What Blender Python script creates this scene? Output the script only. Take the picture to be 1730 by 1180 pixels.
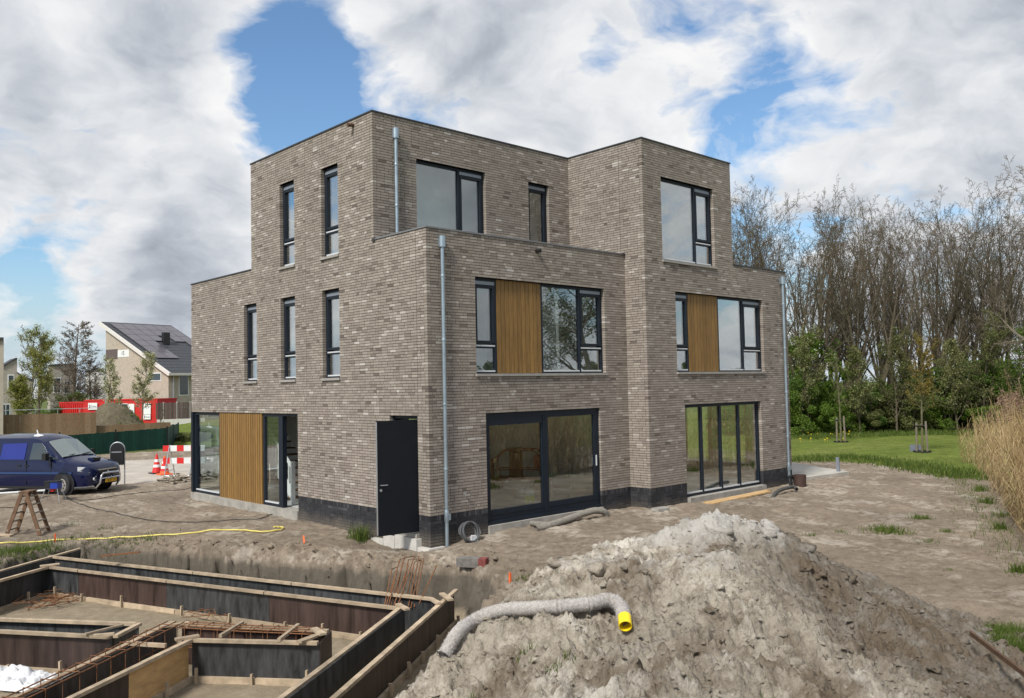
import bpy, math, random
import numpy as np
from mathutils import Vector, Matrix
R_ = math.radians
random.seed(7)
rs = np.random.RandomState(11)
for _o in list(bpy.data.objects):
    bpy.data.objects.remove(_o)
scene = bpy.context.scene
col = scene.collection

# ------------------------------------------------------------------ camera
CAM = np.array([-10.85, -14.139, 3.009])
F_PX, PITCH, ROLL, YAW = 1445.885, 0.044158814, -0.020636219, 0.817911546
_h = np.array([math.cos(YAW), math.sin(YAW), 0.0])
_rt = np.array([math.sin(YAW), -math.cos(YAW), 0.0])
FW = _h * math.cos(PITCH) + np.array([0, 0, math.sin(PITCH)])
_up = np.cross(_rt, FW)
RT = _rt * math.cos(ROLL) + _up * math.sin(ROLL)
UP = -_rt * math.sin(ROLL) + _up * math.cos(ROLL)
camd = bpy.data.cameras.new('camera')
camd.sensor_width = 36.0
camd.lens = F_PX / 1730 * 36.0
camd.clip_start = 0.1
camd.clip_end = 3000
cam = bpy.data.objects.new('camera', camd)
col.objects.link(cam)
M = Matrix.Identity(4)
for i in range(3):
    M[i][0], M[i][1], M[i][2], M[i][3] = RT[i], UP[i], -FW[i], CAM[i]
cam.matrix_world = M
scene.camera = cam


def ray(u, v):
    return FW + RT * (u - 865) / F_PX + UP * (590 - v) / F_PX


def onz(u, v, z=-0.2):            # point of the photograph on the level z
    d = ray(u, v)
    return CAM + d * (z - CAM[2]) / d[2]


def onx(u, v, x):
    d = ray(u, v)
    return CAM + d * (x - CAM[0]) / d[0]


def ony(u, v, y):
    d = ray(u, v)
    return CAM + d * (y - CAM[1]) / d[1]


def dep(u, v, D):
    return CAM + ray(u, v) * D


def cp(r, d, z=0.0):              # metres to the right / ahead of the viewpoint, on the ground plan
    p = CAM + _rt * r + _h * d
    return np.array([p[0], p[1], z])


def up_(u, d, z=0.0):             # column of the photograph at distance d
    return cp((u - 865) / F_PX * d, d, z)


# ------------------------------------------------------------------ sky and sun
SUN_AZ, SUN_EL = R_(196), R_(46)      # direction towards the sun, measured from +x
sun_dir = Vector((math.cos(SUN_AZ) * math.cos(SUN_EL), math.sin(SUN_AZ) * math.cos(SUN_EL), math.sin(SUN_EL)))
sund = bpy.data.lights.new('sun', 'SUN')
sund.energy = 3.3
sund.angle = R_(11)
sund.color = (1.0, 0.955, 0.89)
sun = bpy.data.objects.new('sun', sund)
sun.rotation_euler = (-sun_dir).to_track_quat('-Z', 'Y').to_euler()
col.objects.link(sun)

world = bpy.data.worlds.new('World')
scene.world = world
world.use_nodes = True
wt = world.node_tree
for n in list(wt.nodes):
    wt.nodes.remove(n)


def wn(t, **k):
    n = wt.nodes.new(t)
    for a, b in k.items():
        setattr(n, a, b)
    return n


def wmath(op, a, b=None, c=None, clamp=False):
    n = wn('ShaderNodeMath', operation=op, use_clamp=clamp)
    for i, x in enumerate((a, b, c)):
        if x is None:
            continue
        if isinstance(x, (int, float)):
            n.inputs[i].default_value = x
        else:
            wt.links.new(x, n.inputs[i])
    return n.outputs[0]


def wvec(op, a, b=None, scale=None):
    n = wn('ShaderNodeVectorMath', operation=op)
    for i, x in enumerate((a, b)):
        if x is None:
            continue
        if isinstance(x, (tuple, list)):
            n.inputs[i].default_value = x
        else:
            wt.links.new(x, n.inputs[i])
    if scale is not None:
        if isinstance(scale, (int, float)):
            n.inputs['Scale'].default_value = scale
        else:
            wt.links.new(scale, n.inputs['Scale'])
    return n.outputs['Value'] if op == 'DOT_PRODUCT' else n.outputs[0]


def wramp(fac, stops, interp='EASE'):
    n = wn('ShaderNodeValToRGB')
    n.color_ramp.interpolation = interp
    e = n.color_ramp.elements
    while len(e) < len(stops):
        e.new(0.5)
    for x, (p, c) in zip(e, stops):
        x.position = p
        x.color = (*c, 1) if isinstance(c, tuple) else (c, c, c, 1)
    wt.links.new(fac, n.inputs[0])
    return n.outputs[0]


def wmix(fac, a, b, typ='MIX'):
    n = wn('ShaderNodeMix', data_type='RGBA', blend_type=typ)
    for sock, x in ((n.inputs[0], fac), (n.inputs[6], a), (n.inputs[7], b)):
        if isinstance(x, (int, float)):
            sock.default_value = x
        elif isinstance(x, tuple):
            sock.default_value = (*x, 1)
        else:
            wt.links.new(x, sock)
    return n.outputs[2]


sky = wn('ShaderNodeTexSky', sky_type='NISHITA', sun_disc=False)
sky.sun_elevation = SUN_EL
sky.sun_rotation = math.pi / 2 - SUN_AZ
sky.air_density = 1.15
sky.dust_density = 0.6
sky.ozone_density = 1.6
tc = wn('ShaderNodeTexCoord')
D = wvec('NORMALIZE', tc.outputs['Generated'])
sep = wn('ShaderNodeSeparateXYZ')
wt.links.new(D, sep.inputs[0])
zc = wmath('ADD', wmath('MAXIMUM', sep.outputs[2], 0.0), 0.42)
P = wvec('SCALE', D, scale=wmath('DIVIDE', 1.0, zc))
Pf = wn('ShaderNodeCombineXYZ')
sp2 = wn('ShaderNodeSeparateXYZ')
wt.links.new(P, sp2.inputs[0])
wt.links.new(sp2.outputs[0], Pf.inputs[0])
wt.links.new(sp2.outputs[1], Pf.inputs[1])


def wnoise(vec, scale, detail, rough, dist=0.0, off=(0, 0, 0)):
    n = wn('ShaderNodeTexNoise')
    n.inputs['Scale'].default_value = scale
    n.inputs['Detail'].default_value = detail
    n.inputs['Roughness'].default_value = rough
    n.inputs['Distortion'].default_value = dist
    wt.links.new(wvec('ADD', vec, off), n.inputs['Vector'])
    return n.outputs['Fac']


PF = Pf.outputs[0]
warp = wn('ShaderNodeTexNoise')
warp.inputs['Scale'].default_value = 4.0
warp.inputs['Detail'].default_value = 5
wt.links.new(PF, warp.inputs['Vector'])
PW = wvec('ADD', PF, wvec('SCALE', wvec('SUBTRACT', warp.outputs['Color'], (.5, .5, .5)), scale=0.22))
SUNP = (math.cos(SUN_AZ) * .05, math.sin(SUN_AZ) * .05, 0)
CO = (3.1, 7.7, 0)
n_big = wnoise(PW, 2.7, 7, 0.53, 0.0, CO)
n_lit = wnoise(PW, 2.7, 7, 0.53, 0.0, (CO[0] + SUNP[0], CO[1] + SUNP[1], 0))
n_fine = wnoise(PW, 11.0, 6, 0.55, 0.2, (1.3, 0.2, 2.0))
n_mid = wnoise(PW, 5.6, 6, 0.54, 0.1, (5.3, 3.2, 1.0))
dens = wmath('MULTIPLY_ADD', wmath('SUBTRACT', n_big, 0.5), 1.15, 0.532)
dens = wmath('MULTIPLY_ADD', wmath('SUBTRACT', n_mid, 0.5), 0.55, dens)
dens = wmath('MULTIPLY_ADD', wmath('SUBTRACT', n_fine, 0.5), 0.44, dens)
# openings and banks of the cloud deck (direction, angular radius, amount)
for (u, v, rad, amt) in [(455, 100, 80, -.13), (560, 130, 95, -.20), (640, 195, 75, -.19), (480, 220, 60, -.12), (400, 222, 40, -.07),
                         (50, 470, 95, -.20), (150, 485, 65, -.17), (985, 85, 45, -.12), (1310, 215, 75, -.15), (1400, 170, 75, -.09),
                         (1255, 245, 60, -.12), (150, 165, 45, -.11), (1180, 205, 60, -.07), (1350, 110, 50, -.07), (165, 5, 60, -.14), (1290, 350, 60, -.08), (1500, 380, 80, -.06),
                         (300, 190, 150, .10), (200, 300, 170, .11), (330, 400, 120, .09), (820, 90, 130, .10), (1050, 150, 130, .08),
                         (1600, 110, 190, .09), (1560, 250, 120, .08), (1330, 285, 50, .08), (60, 90, 140, .09), (720, 40, 90, .08), (250, 520, 90, .07), (90, 545, 60, .06)]:
    d = ray(u, v)
    d = d / np.linalg.norm(d)
    dt = wvec('DOT_PRODUCT', D, tuple(d))
    a = rad / F_PX
    mr = wn('ShaderNodeMapRange', interpolation_type='SMOOTHSTEP')
    mr.inputs['From Min'].default_value = math.cos(a * 2.1)
    mr.inputs['From Max'].default_value = 1.0
    mr.inputs['To Min'].default_value = 0.0
    mr.inputs['To Max'].default_value = amt
    wt.links.new(dt, mr.inputs['Value'])
    dens = wmath('ADD', dens, mr.outputs[0])
mask = wramp(dens, [(0.35, 0.0), (0.43, 0.46), (0.53, 1.0)], 'LINEAR')
relief = wmath('MULTIPLY', wmath('SUBTRACT', n_big, n_lit), 2.6)
n_sh = wnoise(PW, 1.9, 4, 0.5, 0.0, (9.3, 2.2, 0.0))
thick = wmath('ADD', wmath('MULTIPLY', wmath('SUBTRACT', dens, 0.52), 0.9), wmath('MULTIPLY', wmath('SUBTRACT', n_sh, 0.5), 1.25))
shade = wmath('ADD', wmath('SUBTRACT', 0.68, thick), relief, clamp=True)
cloud = wramp(shade, [(0.0, (2.7, 3.0, 3.45)), (0.25, (3.6, 3.9, 4.35)), (0.50, (5.0, 5.25, 5.6)), (0.75, (6.3, 6.4, 6.55)), (1.0, (7.2, 7.2, 7.2))], 'LINEAR')
hz = wramp(sep.outputs[2], [(0.0, 1.0), (0.16, 0.0)])
skyc = wmix(1.0, sky.outputs[0], (0.80, 0.98, 1.12), 'MULTIPLY')
skyc = wmix(hz, skyc, (4.2, 4.9, 5.6))
mx = wmix(mask, skyc, cloud)
bg = wn('ShaderNodeBackground')
bg.inputs['Strength'].default_value = 0.1
wt.links.new(mx, bg.inputs['Color'])
wo = wn('ShaderNodeOutputWorld')
wt.links.new(bg.outputs[0], wo.inputs[0])

# ------------------------------------------------------------------ picture settings
vs = scene.view_settings
vs.view_transform = 'Standard'
vs.look = 'None'
vs.exposure = 0.4
vs.gamma = 1.0
vs.use_curve_mapping = False
scene.cycles.use_denoising = True
scene.cycles.max_bounces = 8
scene.cycles.transparent_max_bounces = 16
scene.cycles.sample_clamp_indirect = 6

# ------------------------------------------------------------------ mesh helpers
OFF = {}


def link(o, parent=None):
    col.objects.link(o)
    if parent is not None:
        o.parent = parent
        OFF[o.name] = OFF.get(parent.name, (0, 0, 0))
    return o


def tag(o, label=None, cat=None, group=None, kind=None):
    for k, v in (('label', label), ('category', cat), ('group', group), ('kind', kind)):
        if v:
            o[k] = v
    return o


def thing(name, label, cat, loc=(0, 0, 0), rz=None, group=None):
    o = bpy.data.objects.new(name, None)
    col.objects.link(o)
    o.empty_display_size = 0.2
    o.location = [float(c) for c in loc]
    if rz is not None:
        o.rotation_euler = (0, 0, rz)
    else:
        OFF[o.name] = tuple(float(c) for c in loc)
    return tag(o, label, cat, group)


def kids(o):
    return [c for c in bpy.data.objects if c.parent is o]


def copy_tree(o, parent=None, ch=None):
    if ch is None:
        ch = {}
        for c in bpy.data.objects:
            if c.parent:
                ch.setdefault(c.parent.name, []).append(c)
    c = o.copy()
    col.objects.link(c)
    if parent is not None:
        c.parent = parent
    for k in ch.get(o.name, []):
        copy_tree(k, c, ch)
    return c


def mesh_obj(name, me, mat, parent=None, loc=None):
    o = bpy.data.objects.new(name, me)
    if mat is not None:
        me.materials.append(mat)
    link(o, parent)
    if loc is not None:
        o.location = [float(c) for c in loc]
    return o


def np_mesh(name, V, F, rnd=None, smooth=False):
    V = np.asarray(V, dtype=np.float32)
    F = np.asarray(F, dtype=np.int32)
    me = bpy.data.meshes.new(name)
    k = F.shape[1]
    me.vertices.add(len(V))
    me.vertices.foreach_set('co', V.ravel())
    me.loops.add(F.size)
    me.loops.foreach_set('vertex_index', F.ravel())
    me.polygons.add(len(F))
    me.polygons.foreach_set('loop_start', np.arange(0, F.size, k, dtype=np.int32))
    me.polygons.foreach_set('use_smooth', np.full(len(F), bool(smooth)))
    if rnd is not None:
        a = me.attributes.new('rnd', 'FLOAT', 'FACE')
        a.data.foreach_set('value', np.asarray(rnd, dtype=np.float32))
    me.update(calc_edges=True)
    return me


class MB:
    def __init__(s):
        s.v, s.f, s.r = [], [], []

    def add(s, vs, fs, r=0.5):
        n = len(s.v)
        s.v += [tuple(map(float, p)) for p in vs]
        for f in fs:
            s.f.append(tuple(i + n for i in f))
            s.r.append(r)
        return s

    def box(s, x0, x1, y0, y1, z0, z1, r=0.5):
        x0, x1 = min(x0, x1), max(x0, x1)
        y0, y1 = min(y0, y1), max(y0, y1)
        return s.add([(x0, y0, z0), (x1, y0, z0), (x1, y1, z0), (x0, y1, z0), (x0, y0, z1), (x1, y0, z1), (x1, y1, z1), (x0, y1, z1)],
                     [(0, 3, 2, 1), (4, 5, 6, 7), (0, 1, 5, 4), (1, 2, 6, 5), (2, 3, 7, 6), (3, 0, 4, 7)], r)

    def bar(s, p, q, w, h=None, up=(0, 0, 1), r=0.5):
        p, q = Vector(p), Vector(q)
        h = h or w
        d = (q - p).normalized()
        u = Vector(up)
        if abs(d.dot(u)) > 0.98:
            u = Vector((1, 0, 0))
        sd = d.cross(u).normalized()
        u = sd.cross(d).normalized()
        c = []
        for e in (p, q):
            for a, b in ((-1, -1), (1, -1), (1, 1), (-1, 1)):
                c.append(e + sd * (a * w / 2) + u * (b * h / 2))
        return s.add(c, [(0, 1, 2, 3), (7, 6, 5, 4), (4, 5, 1, 0), (5, 6, 2, 1), (6, 7, 3, 2), (7, 4, 0, 3)], r)

    def tube(s, pts, rad, n=8, cap=True, r=0.5):
        pts = [Vector(p) for p in pts]
        m = len(pts)
        if isinstance(rad, (int, float)):
            rad = [rad] * m
        d0 = (pts[1] - pts[0]).normalized()
        a = Vector((0, 0, 1)) if abs(d0.z) < 0.9 else Vector((1, 0, 0))
        u = d0.cross(a).normalized()
        vs, fs = [], []
        for i, p in enumerate(pts):
            d = (pts[min(i + 1, m - 1)] - pts[max(i - 1, 0)]).normalized()
            u = (u - d * u.dot(d))
            if u.length < 1e-6:
                u = d.orthogonal()
            u.normalize()
            w = d.cross(u)
            for k in range(n):
                t = 2 * math.pi * k / n
                vs.append(p + (u * math.cos(t) + w * math.sin(t)) * rad[i])
        for i in range(m - 1):
            for k in range(n):
                fs.append((i * n + k, i * n + (k + 1) % n, (i + 1) * n + (k + 1) % n, (i + 1) * n + k))
        if cap:
            fs.append(tuple(range(n))[::-1])
            fs.append(tuple(range((m - 1) * n, m * n)))
        return s.add(vs, fs, r)

    def lathe(s, prof, n=24, c=(0, 0, 0), r=0.5, cap=True):
        vs, fs = [], []
        for (rr, z) in prof:
            for k in range(n):
                t = 2 * math.pi * k / n
                vs.append((c[0] + rr * math.cos(t), c[1] + rr * math.sin(t), c[2] + z))
        for i in range(len(prof) - 1):
            for k in range(n):
                fs.append((i * n + k, i * n + (k + 1) % n, (i + 1) * n + (k + 1) % n, (i + 1) * n + k))
        if cap:
            fs.append(tuple(range(n))[::-1])
            fs.append(tuple(range((len(prof) - 1) * n, len(prof) * n)))
        return s.add(vs, fs, r)

    def prism(s, poly, ext, r=0.5):           # polygon of 3d points swept by a vector
        n = len(poly)
        e = Vector(ext)
        a = [Vector(p) for p in poly]
        nrm = Vector((0, 0, 0))
        for i in range(n):
            nrm += a[i].cross(a[(i + 1) % n])
        if nrm.dot(e) > 0:
            a = a[::-1]
        return s.add(a + [p + e for p in a], [tuple(range(n)), tuple(range(n, 2 * n))[::-1]] +
                     [((i + 1) % n, i, n + i, n + (i + 1) % n) for i in range(n)], r)

    def build(s, name, mat, parent=None, smooth=False, loc=None):
        me = bpy.data.meshes.new(name)
        o = OFF.get(parent.name, (0, 0, 0)) if parent is not None else (loc or (0, 0, 0))
        me.from_pydata([(x - o[0], y - o[1], z - o[2]) for x, y, z in s.v], [], s.f)
        a = me.attributes.new('rnd', 'FLOAT', 'FACE')
        a.data.foreach_set('value', np.array(s.r, dtype=np.float32))
        me.polygons.foreach_set('use_smooth', np.full(len(s.f), bool(smooth)))
        if smooth:
            try:
                me.set_sharp_from_angle(angle=R_(40))
            except Exception:
                pass
        me.update()
        return mesh_obj(name, me, mat, parent, loc if parent is None else None)


# ------------------------------------------------------------------ noise
def _hash(ix, iy, seed):
    h = (ix.astype(np.int64) * 374761393 + iy.astype(np.int64) * 668265263 + seed * 974711) & 0x7fffffff
    h = ((h ^ (h >> 13)) * 1274126177) & 0x7fffffff
    h = h ^ (h >> 16)
    return (h & 0xffff) / 65535.0


def vnoise(x, y, seed=0):
    ix, iy = np.floor(x), np.floor(y)
    fx, fy = x - ix, y - iy
    fx, fy = fx * fx * (3 - 2 * fx), fy * fy * (3 - 2 * fy)
    a, b = _hash(ix, iy, seed), _hash(ix + 1, iy, seed)
    c, d = _hash(ix, iy + 1, seed), _hash(ix + 1, iy + 1, seed)
    return (a + (b - a) * fx) * (1 - fy) + (c + (d - c) * fx) * fy - 0.5


def fbm(x, y, f, oct=4, seed=0, gain=0.5):
    r, a = 0, 1.0
    for i in range(oct):
        r = r + a * vnoise(x * f + 13.7 * i, y * f - 7.1 * i, seed + i)
        f *= 2.03
        a *= gain
    return r


def lumps(x, y, cell, seed=0, lo=0.25, hi=0.6):     # round clods: height in units of the cell
    gx, gy = x / cell, y / cell
    ix, iy = np.floor(gx), np.floor(gy)
    out = np.zeros_like(gx)
    for dx in (-1, 0, 1):
        for dy in (-1, 0, 1):
            cx, cy = ix + dx, iy + dy
            px = cx + _hash(cx, cy, seed)
            py = cy + _hash(cx, cy, seed + 5)
            rr = lo + (hi - lo) * _hash(cx, cy, seed + 9) ** 2
            d2 = ((gx - px) ** 2 + (gy - py) ** 2) / rr ** 2
            out = np.maximum(out, np.sqrt(np.maximum(0, 1 - d2)) * rr)
    return out


def cells(x, y, cell, seed=0, tilt=.5, crev=.12):
    """broken clods: every cell a tilted block of its own height, with a crevice round it"""
    gx, gy = x / cell, y / cell
    ix, iy = np.floor(gx), np.floor(gy)
    f1 = np.full(gx.shape, 9.)
    f2 = np.full(gx.shape, 9.)
    hh = np.zeros_like(gx)
    for dx in (-1, 0, 1):
        for dy in (-1, 0, 1):
            cx, cy = ix + dx, iy + dy
            ox, oy = gx - cx - _hash(cx, cy, seed), gy - cy - _hash(cx, cy, seed + 5)
            d = np.hypot(ox, oy)
            h = _hash(cx, cy, seed + 9) + tilt * ((_hash(cx, cy, seed + 11) - .5) * ox + (_hash(cx, cy, seed + 13) - .5) * oy) * 2
            c = d < f1
            f2 = np.where(c, f1, np.minimum(f2, d))
            hh = np.where(c, h, hh)
            f1 = np.where(c, d, f1)
    return hh - .5 - .5 * np.exp(-(f2 - f1) / crev) + .35 * (1 - f1)


def sstep(a, b, x):
    t = np.clip((x - a) / (b - a), 0, 1)
    return t * t * (3 - 2 * t)


# ------------------------------------------------------------------ materials
def nodes(m):
    m.use_nodes = True
    nt = m.node_tree
    return nt, nt.nodes['Principled BSDF']


def _tex(nt, scale, detail=6, rough=0.6, coord='Object', stretch=None):
    t = nt.nodes.new('ShaderNodeTexCoord')
    n = nt.nodes.new('ShaderNodeTexNoise')
    n.inputs['Scale'].default_value = scale
    n.inputs['Detail'].default_value = detail
    n.inputs['Roughness'].default_value = rough
    src = t.outputs[coord]
    if stretch:
        mp = nt.nodes.new('ShaderNodeMapping')
        mp.inputs['Scale'].default_value = stretch
        nt.links.new(src, mp.inputs[0])
        src = mp.outputs[0]
    nt.links.new(src, n.inputs['Vector'])
    return n.outputs['Fac']


def _ramp(nt, fac, stops, interp='LINEAR'):
    n = nt.nodes.new('ShaderNodeValToRGB')
    n.color_ramp.interpolation = interp
    e = n.color_ramp.elements
    while len(e) < len(stops):
        e.new(0.5)
    for x, (p, c) in zip(e, stops):
        x.position = p
        x.color = (*c, 1) if isinstance(c, (tuple, list)) else (c, c, c, 1)
    nt.links.new(fac, n.inputs[0])
    return n.outputs[0]


def _mix(nt, fac, a, b, typ='MIX'):
    n = nt.nodes.new('ShaderNodeMix')
    n.data_type = 'RGBA'
    n.blend_type = typ
    for sock, x in ((n.inputs[0], fac), (n.inputs[6], a), (n.inputs[7], b)):
        if isinstance(x, (int, float)):
            sock.default_value = x
        elif isinstance(x, (tuple, list)):
            sock.default_value = (*x, 1)
        else:
            nt.links.new(x, sock)
    return n.outputs[2]


def _bump(nt, bs, h, strength, dist=0.01):
    b = nt.nodes.new('ShaderNodeBump')
    b.inputs['Strength'].default_value = strength
    b.inputs['Distance'].default_value = dist
    nt.links.new(h, b.inputs['Height'])
    nt.links.new(b.outputs[0], bs.inputs['Normal'])


def sc(c, k):
    return tuple(min(1.0, x * k) for x in c)


def pmat(name, c, rough=0.6, metal=0.0, var=0.15, scale=6.0, bump=0.0, bscale=60, stretch=None, c2=None, spec=0.5, rnd=0.0, bdist=0.01):
    m = bpy.data.materials.new(name)
    nt, bs = nodes(m)
    f = _tex(nt, scale, 7, 0.62, stretch=stretch)
    cc = _ramp(nt, f, [(0.32, sc(c, 1 - var)), (0.68, c2 or sc(c, 1 + var))])
    if rnd:
        at = nt.nodes.new('ShaderNodeAttribute')
        at.attribute_name = 'rnd'
        g = _ramp(nt, at.outputs['Fac'], [(0, 1 - rnd), (1, 1 + rnd)])
        cc = _mix(nt, 1.0, cc, g, 'MULTIPLY')
    nt.links.new(cc, bs.inputs['Base Color'])
    bs.inputs['Roughness'].default_value = rough
    bs.inputs['Metallic'].default_value = metal
    bs.inputs['Specular IOR Level'].default_value = spec
    if bump:
        _bump(nt, bs, _tex(nt, bscale, 5, 0.65, stretch=stretch), bump, bdist)
    return m


def rmat(name, stops, rough=0.8, bump=0.3, bscale=90, var=0.15, scale=30, spec=0.3, trans=0.0, interp='LINEAR', big=None):
    m = bpy.data.materials.new(name)
    nt, bs = nodes(m)
    at = nt.nodes.new('ShaderNodeAttribute')
    at.attribute_name = 'rnd'
    cc = _ramp(nt, at.outputs['Fac'], stops, interp)
    g = _ramp(nt, _tex(nt, scale, 6, 0.65), [(0.3, 1 - var), (0.7, 1 + var)])
    cc = _mix(nt, 1.0, cc, g, 'MULTIPLY')
    if big:
        g2 = _ramp(nt, _tex(nt, big[0], 4, 0.6), [(0.3, big[1]), (0.7, big[2])])
        cc = _mix(nt, 1.0, cc, g2, 'MULTIPLY')
    nt.links.new(cc, bs.inputs['Base Color'])
    bs.inputs['Roughness'].default_value = rough
    bs.inputs['Specular IOR Level'].default_value = spec
    if bump:
        _bump(nt, bs, _tex(nt, bscale, 5, 0.7), bump)
    if trans:
        tr = nt.nodes.new('ShaderNodeBsdfTranslucent')
        nt.links.new(cc, tr.inputs[0])
        mx = nt.nodes.new('ShaderNodeMixShader')
        mx.inputs[0].default_value = trans
        nt.links.new(bs.outputs[0], mx.inputs[1])
        nt.links.new(tr.outputs[0], mx.inputs[2])
        nt.links.new(mx.outputs[0], nt.nodes['Material Output'].inputs[0])
    return m


def glass_mat(name, f0=0.06, tint=(0.80, 0.86, 0.84), gain=1.0):
    m = bpy.data.materials.new(name)
    m.use_nodes = True
    nt = m.node_tree
    nt.nodes.remove(nt.nodes['Principled BSDF'])
    lw = nt.nodes.new('ShaderNodeLayerWeight')
    lw.inputs[0].default_value = 0.5
    p = nt.nodes.new('ShaderNodeMath')
    p.operation = 'POWER'
    p.inputs[1].default_value = 3.0
    nt.links.new(lw.outputs['Facing'], p.inputs[0])
    q = nt.nodes.new('ShaderNodeMath')
    q.operation = 'MULTIPLY_ADD'
    q.use_clamp = True
    q.inputs[1].default_value = (1 - f0) * gain
    q.inputs[2].default_value = f0
    nt.links.new(p.outputs[0], q.inputs[0])
    tr = nt.nodes.new('ShaderNodeBsdfTransparent')
    tr.inputs[0].default_value = (*tint, 1)
    gl = nt.nodes.new('ShaderNodeBsdfGlossy')
    gl.inputs['Roughness'].default_value = 0.0
    gl.inputs[0].default_value = (0.93, 0.96, 0.97, 1)
    mx = nt.nodes.new('ShaderNodeMixShader')
    nt.links.new(q.outputs[0], mx.inputs[0])
    nt.links.new(tr.outputs[0], mx.inputs[1])
    nt.links.new(gl.outputs[0], mx.inputs[2])
    nt.links.new(mx.outputs[0], nt.nodes['Material Output'].inputs[0])
    return m


MT = {}
MT['brick'] = rmat('brick', [(0.0, (0.120, 0.099, 0.084)), (.12, (0.196, 0.165, 0.142)), (.35, (0.256, 0.220, 0.187)), (.62, (0.301, 0.263, 0.225)), (.84, (0.356, 0.317, 0.275)), (.95, (0.432, 0.396, 0.353)), (1.0, (0.522, 0.495, 0.464))],
                   rough=.9, bump=.10, bscale=90, var=.10, scale=24, big=(0.55, .90, 1.10))
MT['plinth_brick'] = rmat('plinth_brick', [(0, (.016, .017, .02)), (.6, (.030, .031, .036)), (1, (.06, .06, .064))], rough=.7, bump=.1, bscale=110, var=.15, big=(1.5, .8, 1.35))
_m = MT['plinth_brick']
_nt, _bs = _m.node_tree, _m.node_tree.nodes['Principled BSDF']
_c = _bs.inputs['Base Color'].links[0].from_socket
_g = _nt.nodes.new('ShaderNodeNewGeometry')
_s = _nt.nodes.new('ShaderNodeSeparateXYZ')
_nt.links.new(_g.outputs['Position'], _s.inputs[0])
_a = _nt.nodes.new('ShaderNodeMath')
_a.operation = 'MULTIPLY_ADD'
_a.inputs[1].default_value = .55
_nt.links.new(_tex(_nt, 1.6, 6, .65), _a.inputs[0])
_nt.links.new(_s.outputs[2], _a.inputs[2])
_nt.links.new(_mix(_nt, _ramp(_nt, _a.outputs[0], [(.0, .75), (.34, 0.0)]), _c, (.17, .145, .115)), _bs.inputs['Base Color'])
MT['mortar'] = pmat('mortar', (.058, .050, .044), .95, var=.25, scale=12, bump=.4, bscale=150)
MT['dark_mortar'] = pmat('dark_mortar', (.055, .053, .052), .95, var=.25, scale=12, bump=.4, bscale=150)
MT['frame'] = pmat('frame_anthracite', (.009, .015, .024), .5, var=.12, scale=3, spec=.3)
MT['dark_panel'] = pmat('door_dark', (.006, .008, .012), .5, var=.15, scale=3, spec=.25)
MT['glass'] = glass_mat('window_glass', .13, (.93, .96, .95), 2.7)
MT['glass_clear'] = glass_mat('clear_glass', .04, (.93, .96, .95), 1.2)
MT['wood'] = pmat('stained_wood', (.215, .118, .030), .62, var=.28, scale=5, stretch=(6, 6, .5), bump=.25, bscale=40, rnd=.16)
MT['sill'] = pmat('concrete_sill', (.30, .285, .26), .85, var=.15, bump=.2)
MT['zinc'] = pmat('zinc', (.36, .44, .50), .42, metal=.75, var=.15, scale=4)
MT['drip'] = pmat('drip_rail', (.60, .62, .64), .45, metal=.2, var=.05)
MT['vent'] = pmat('vent_grille', (.22, .25, .29), .45, metal=.3, var=.08)
MT['trim'] = pmat('roof_trim', (.05, .052, .056), .5, metal=.3, var=.1)
MT['trim_light'] = pmat('roof_trim_light', (.20, .20, .205), .5, metal=.35, var=.1)
MT['concrete'] = pmat('concrete', (.30, .285, .255), .9, var=.25, scale=3, bump=.4, bscale=40)
MT['concrete_floor'] = pmat('concrete_floor', (.46, .46, .44), .5, var=.25, scale=1.2)
MT['plaster'] = pmat('plaster', (.78, .78, .74), .9, var=.10, scale=1.5)
MT['ceiling'] = pmat('ceiling_white', (.78, .78, .76), .9, var=.04)
MT['white'] = pmat('white_paint', (.72, .74, .73), .5, var=.05)
MT['steel'] = pmat('galvanised', (.45, .47, .49), .4, metal=.7, var=.12)
MT['black'] = pmat('black_plastic', (.012, .012, .013), .45, var=.2)
MT['rubber'] = pmat('rubber', (.018, .018, .019), .8, var=.2)
MT['pine'] = pmat('pine_timber', (.37, .29, .20), .85, var=.34, scale=4, stretch=(1, 1, 1), bump=.2, bscale=50, rnd=.22)
MT['old_wood'] = pmat('weathered_wood', (.135, .075, .040), .8, var=.3, scale=8, bump=.2, rnd=.2)
MT['ply_dark'] = pmat('film_faced_ply', (.028, .0120, .0085), .5, var=.5, scale=2.6, stretch=(3, 3, .3), c2=(.066, .042, .035), bump=.1, rnd=.35)
MT['ply_black'] = pmat('film_faced_ply_black', (.011, .012, .014), .5, var=.5, scale=3.0, stretch=(3, 3, .6), c2=(.065, .068, .07), bump=.1, rnd=.3)
MT['ply_light'] = pmat('plywood', (.50, .31, .135), .75, var=.22, scale=3, stretch=(1, 1, 4), bump=.1)
MT['rebar'] = pmat('rusty_steel', (.175, .075, .030), .85, var=.45, scale=25, bump=.4)
MT['rust_dark'] = pmat('rust_brown', (.095, .052, .028), .75, var=.35, scale=18)
MT['red'] = pmat('red_paint', (.50, .018, .016), .5, var=.12, scale=2)
MT['sign_red'] = pmat('sign_red', (.62, .022, .020), .5, var=.08)
MT['orange'] = pmat('orange_paint', (.80, .14, .035), .6, var=.1)
MT['yellow'] = pmat('yellow_pvc', (.86, .62, .012), .45, var=.06)
MT['cream_wall'] = pmat('cream_brick_far', (.41, .36, .29), .9, var=.12, scale=2.5)
MT['cream_wall2'] = pmat('cream_brick_far_pale', (.36, .33, .28), .9, var=.14, scale=2.5)
MT['roof_tile'] = pmat('dark_roof_tile', (.040, .043, .049), .6, var=.25, scale=5)
MT['solar'] = pmat('solar_glass', (.095, .086, .098), .25, var=.12, scale=1)
MT['grey_white'] = pmat('white_render', (.62, .60, .56), .8, var=.06)
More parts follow.
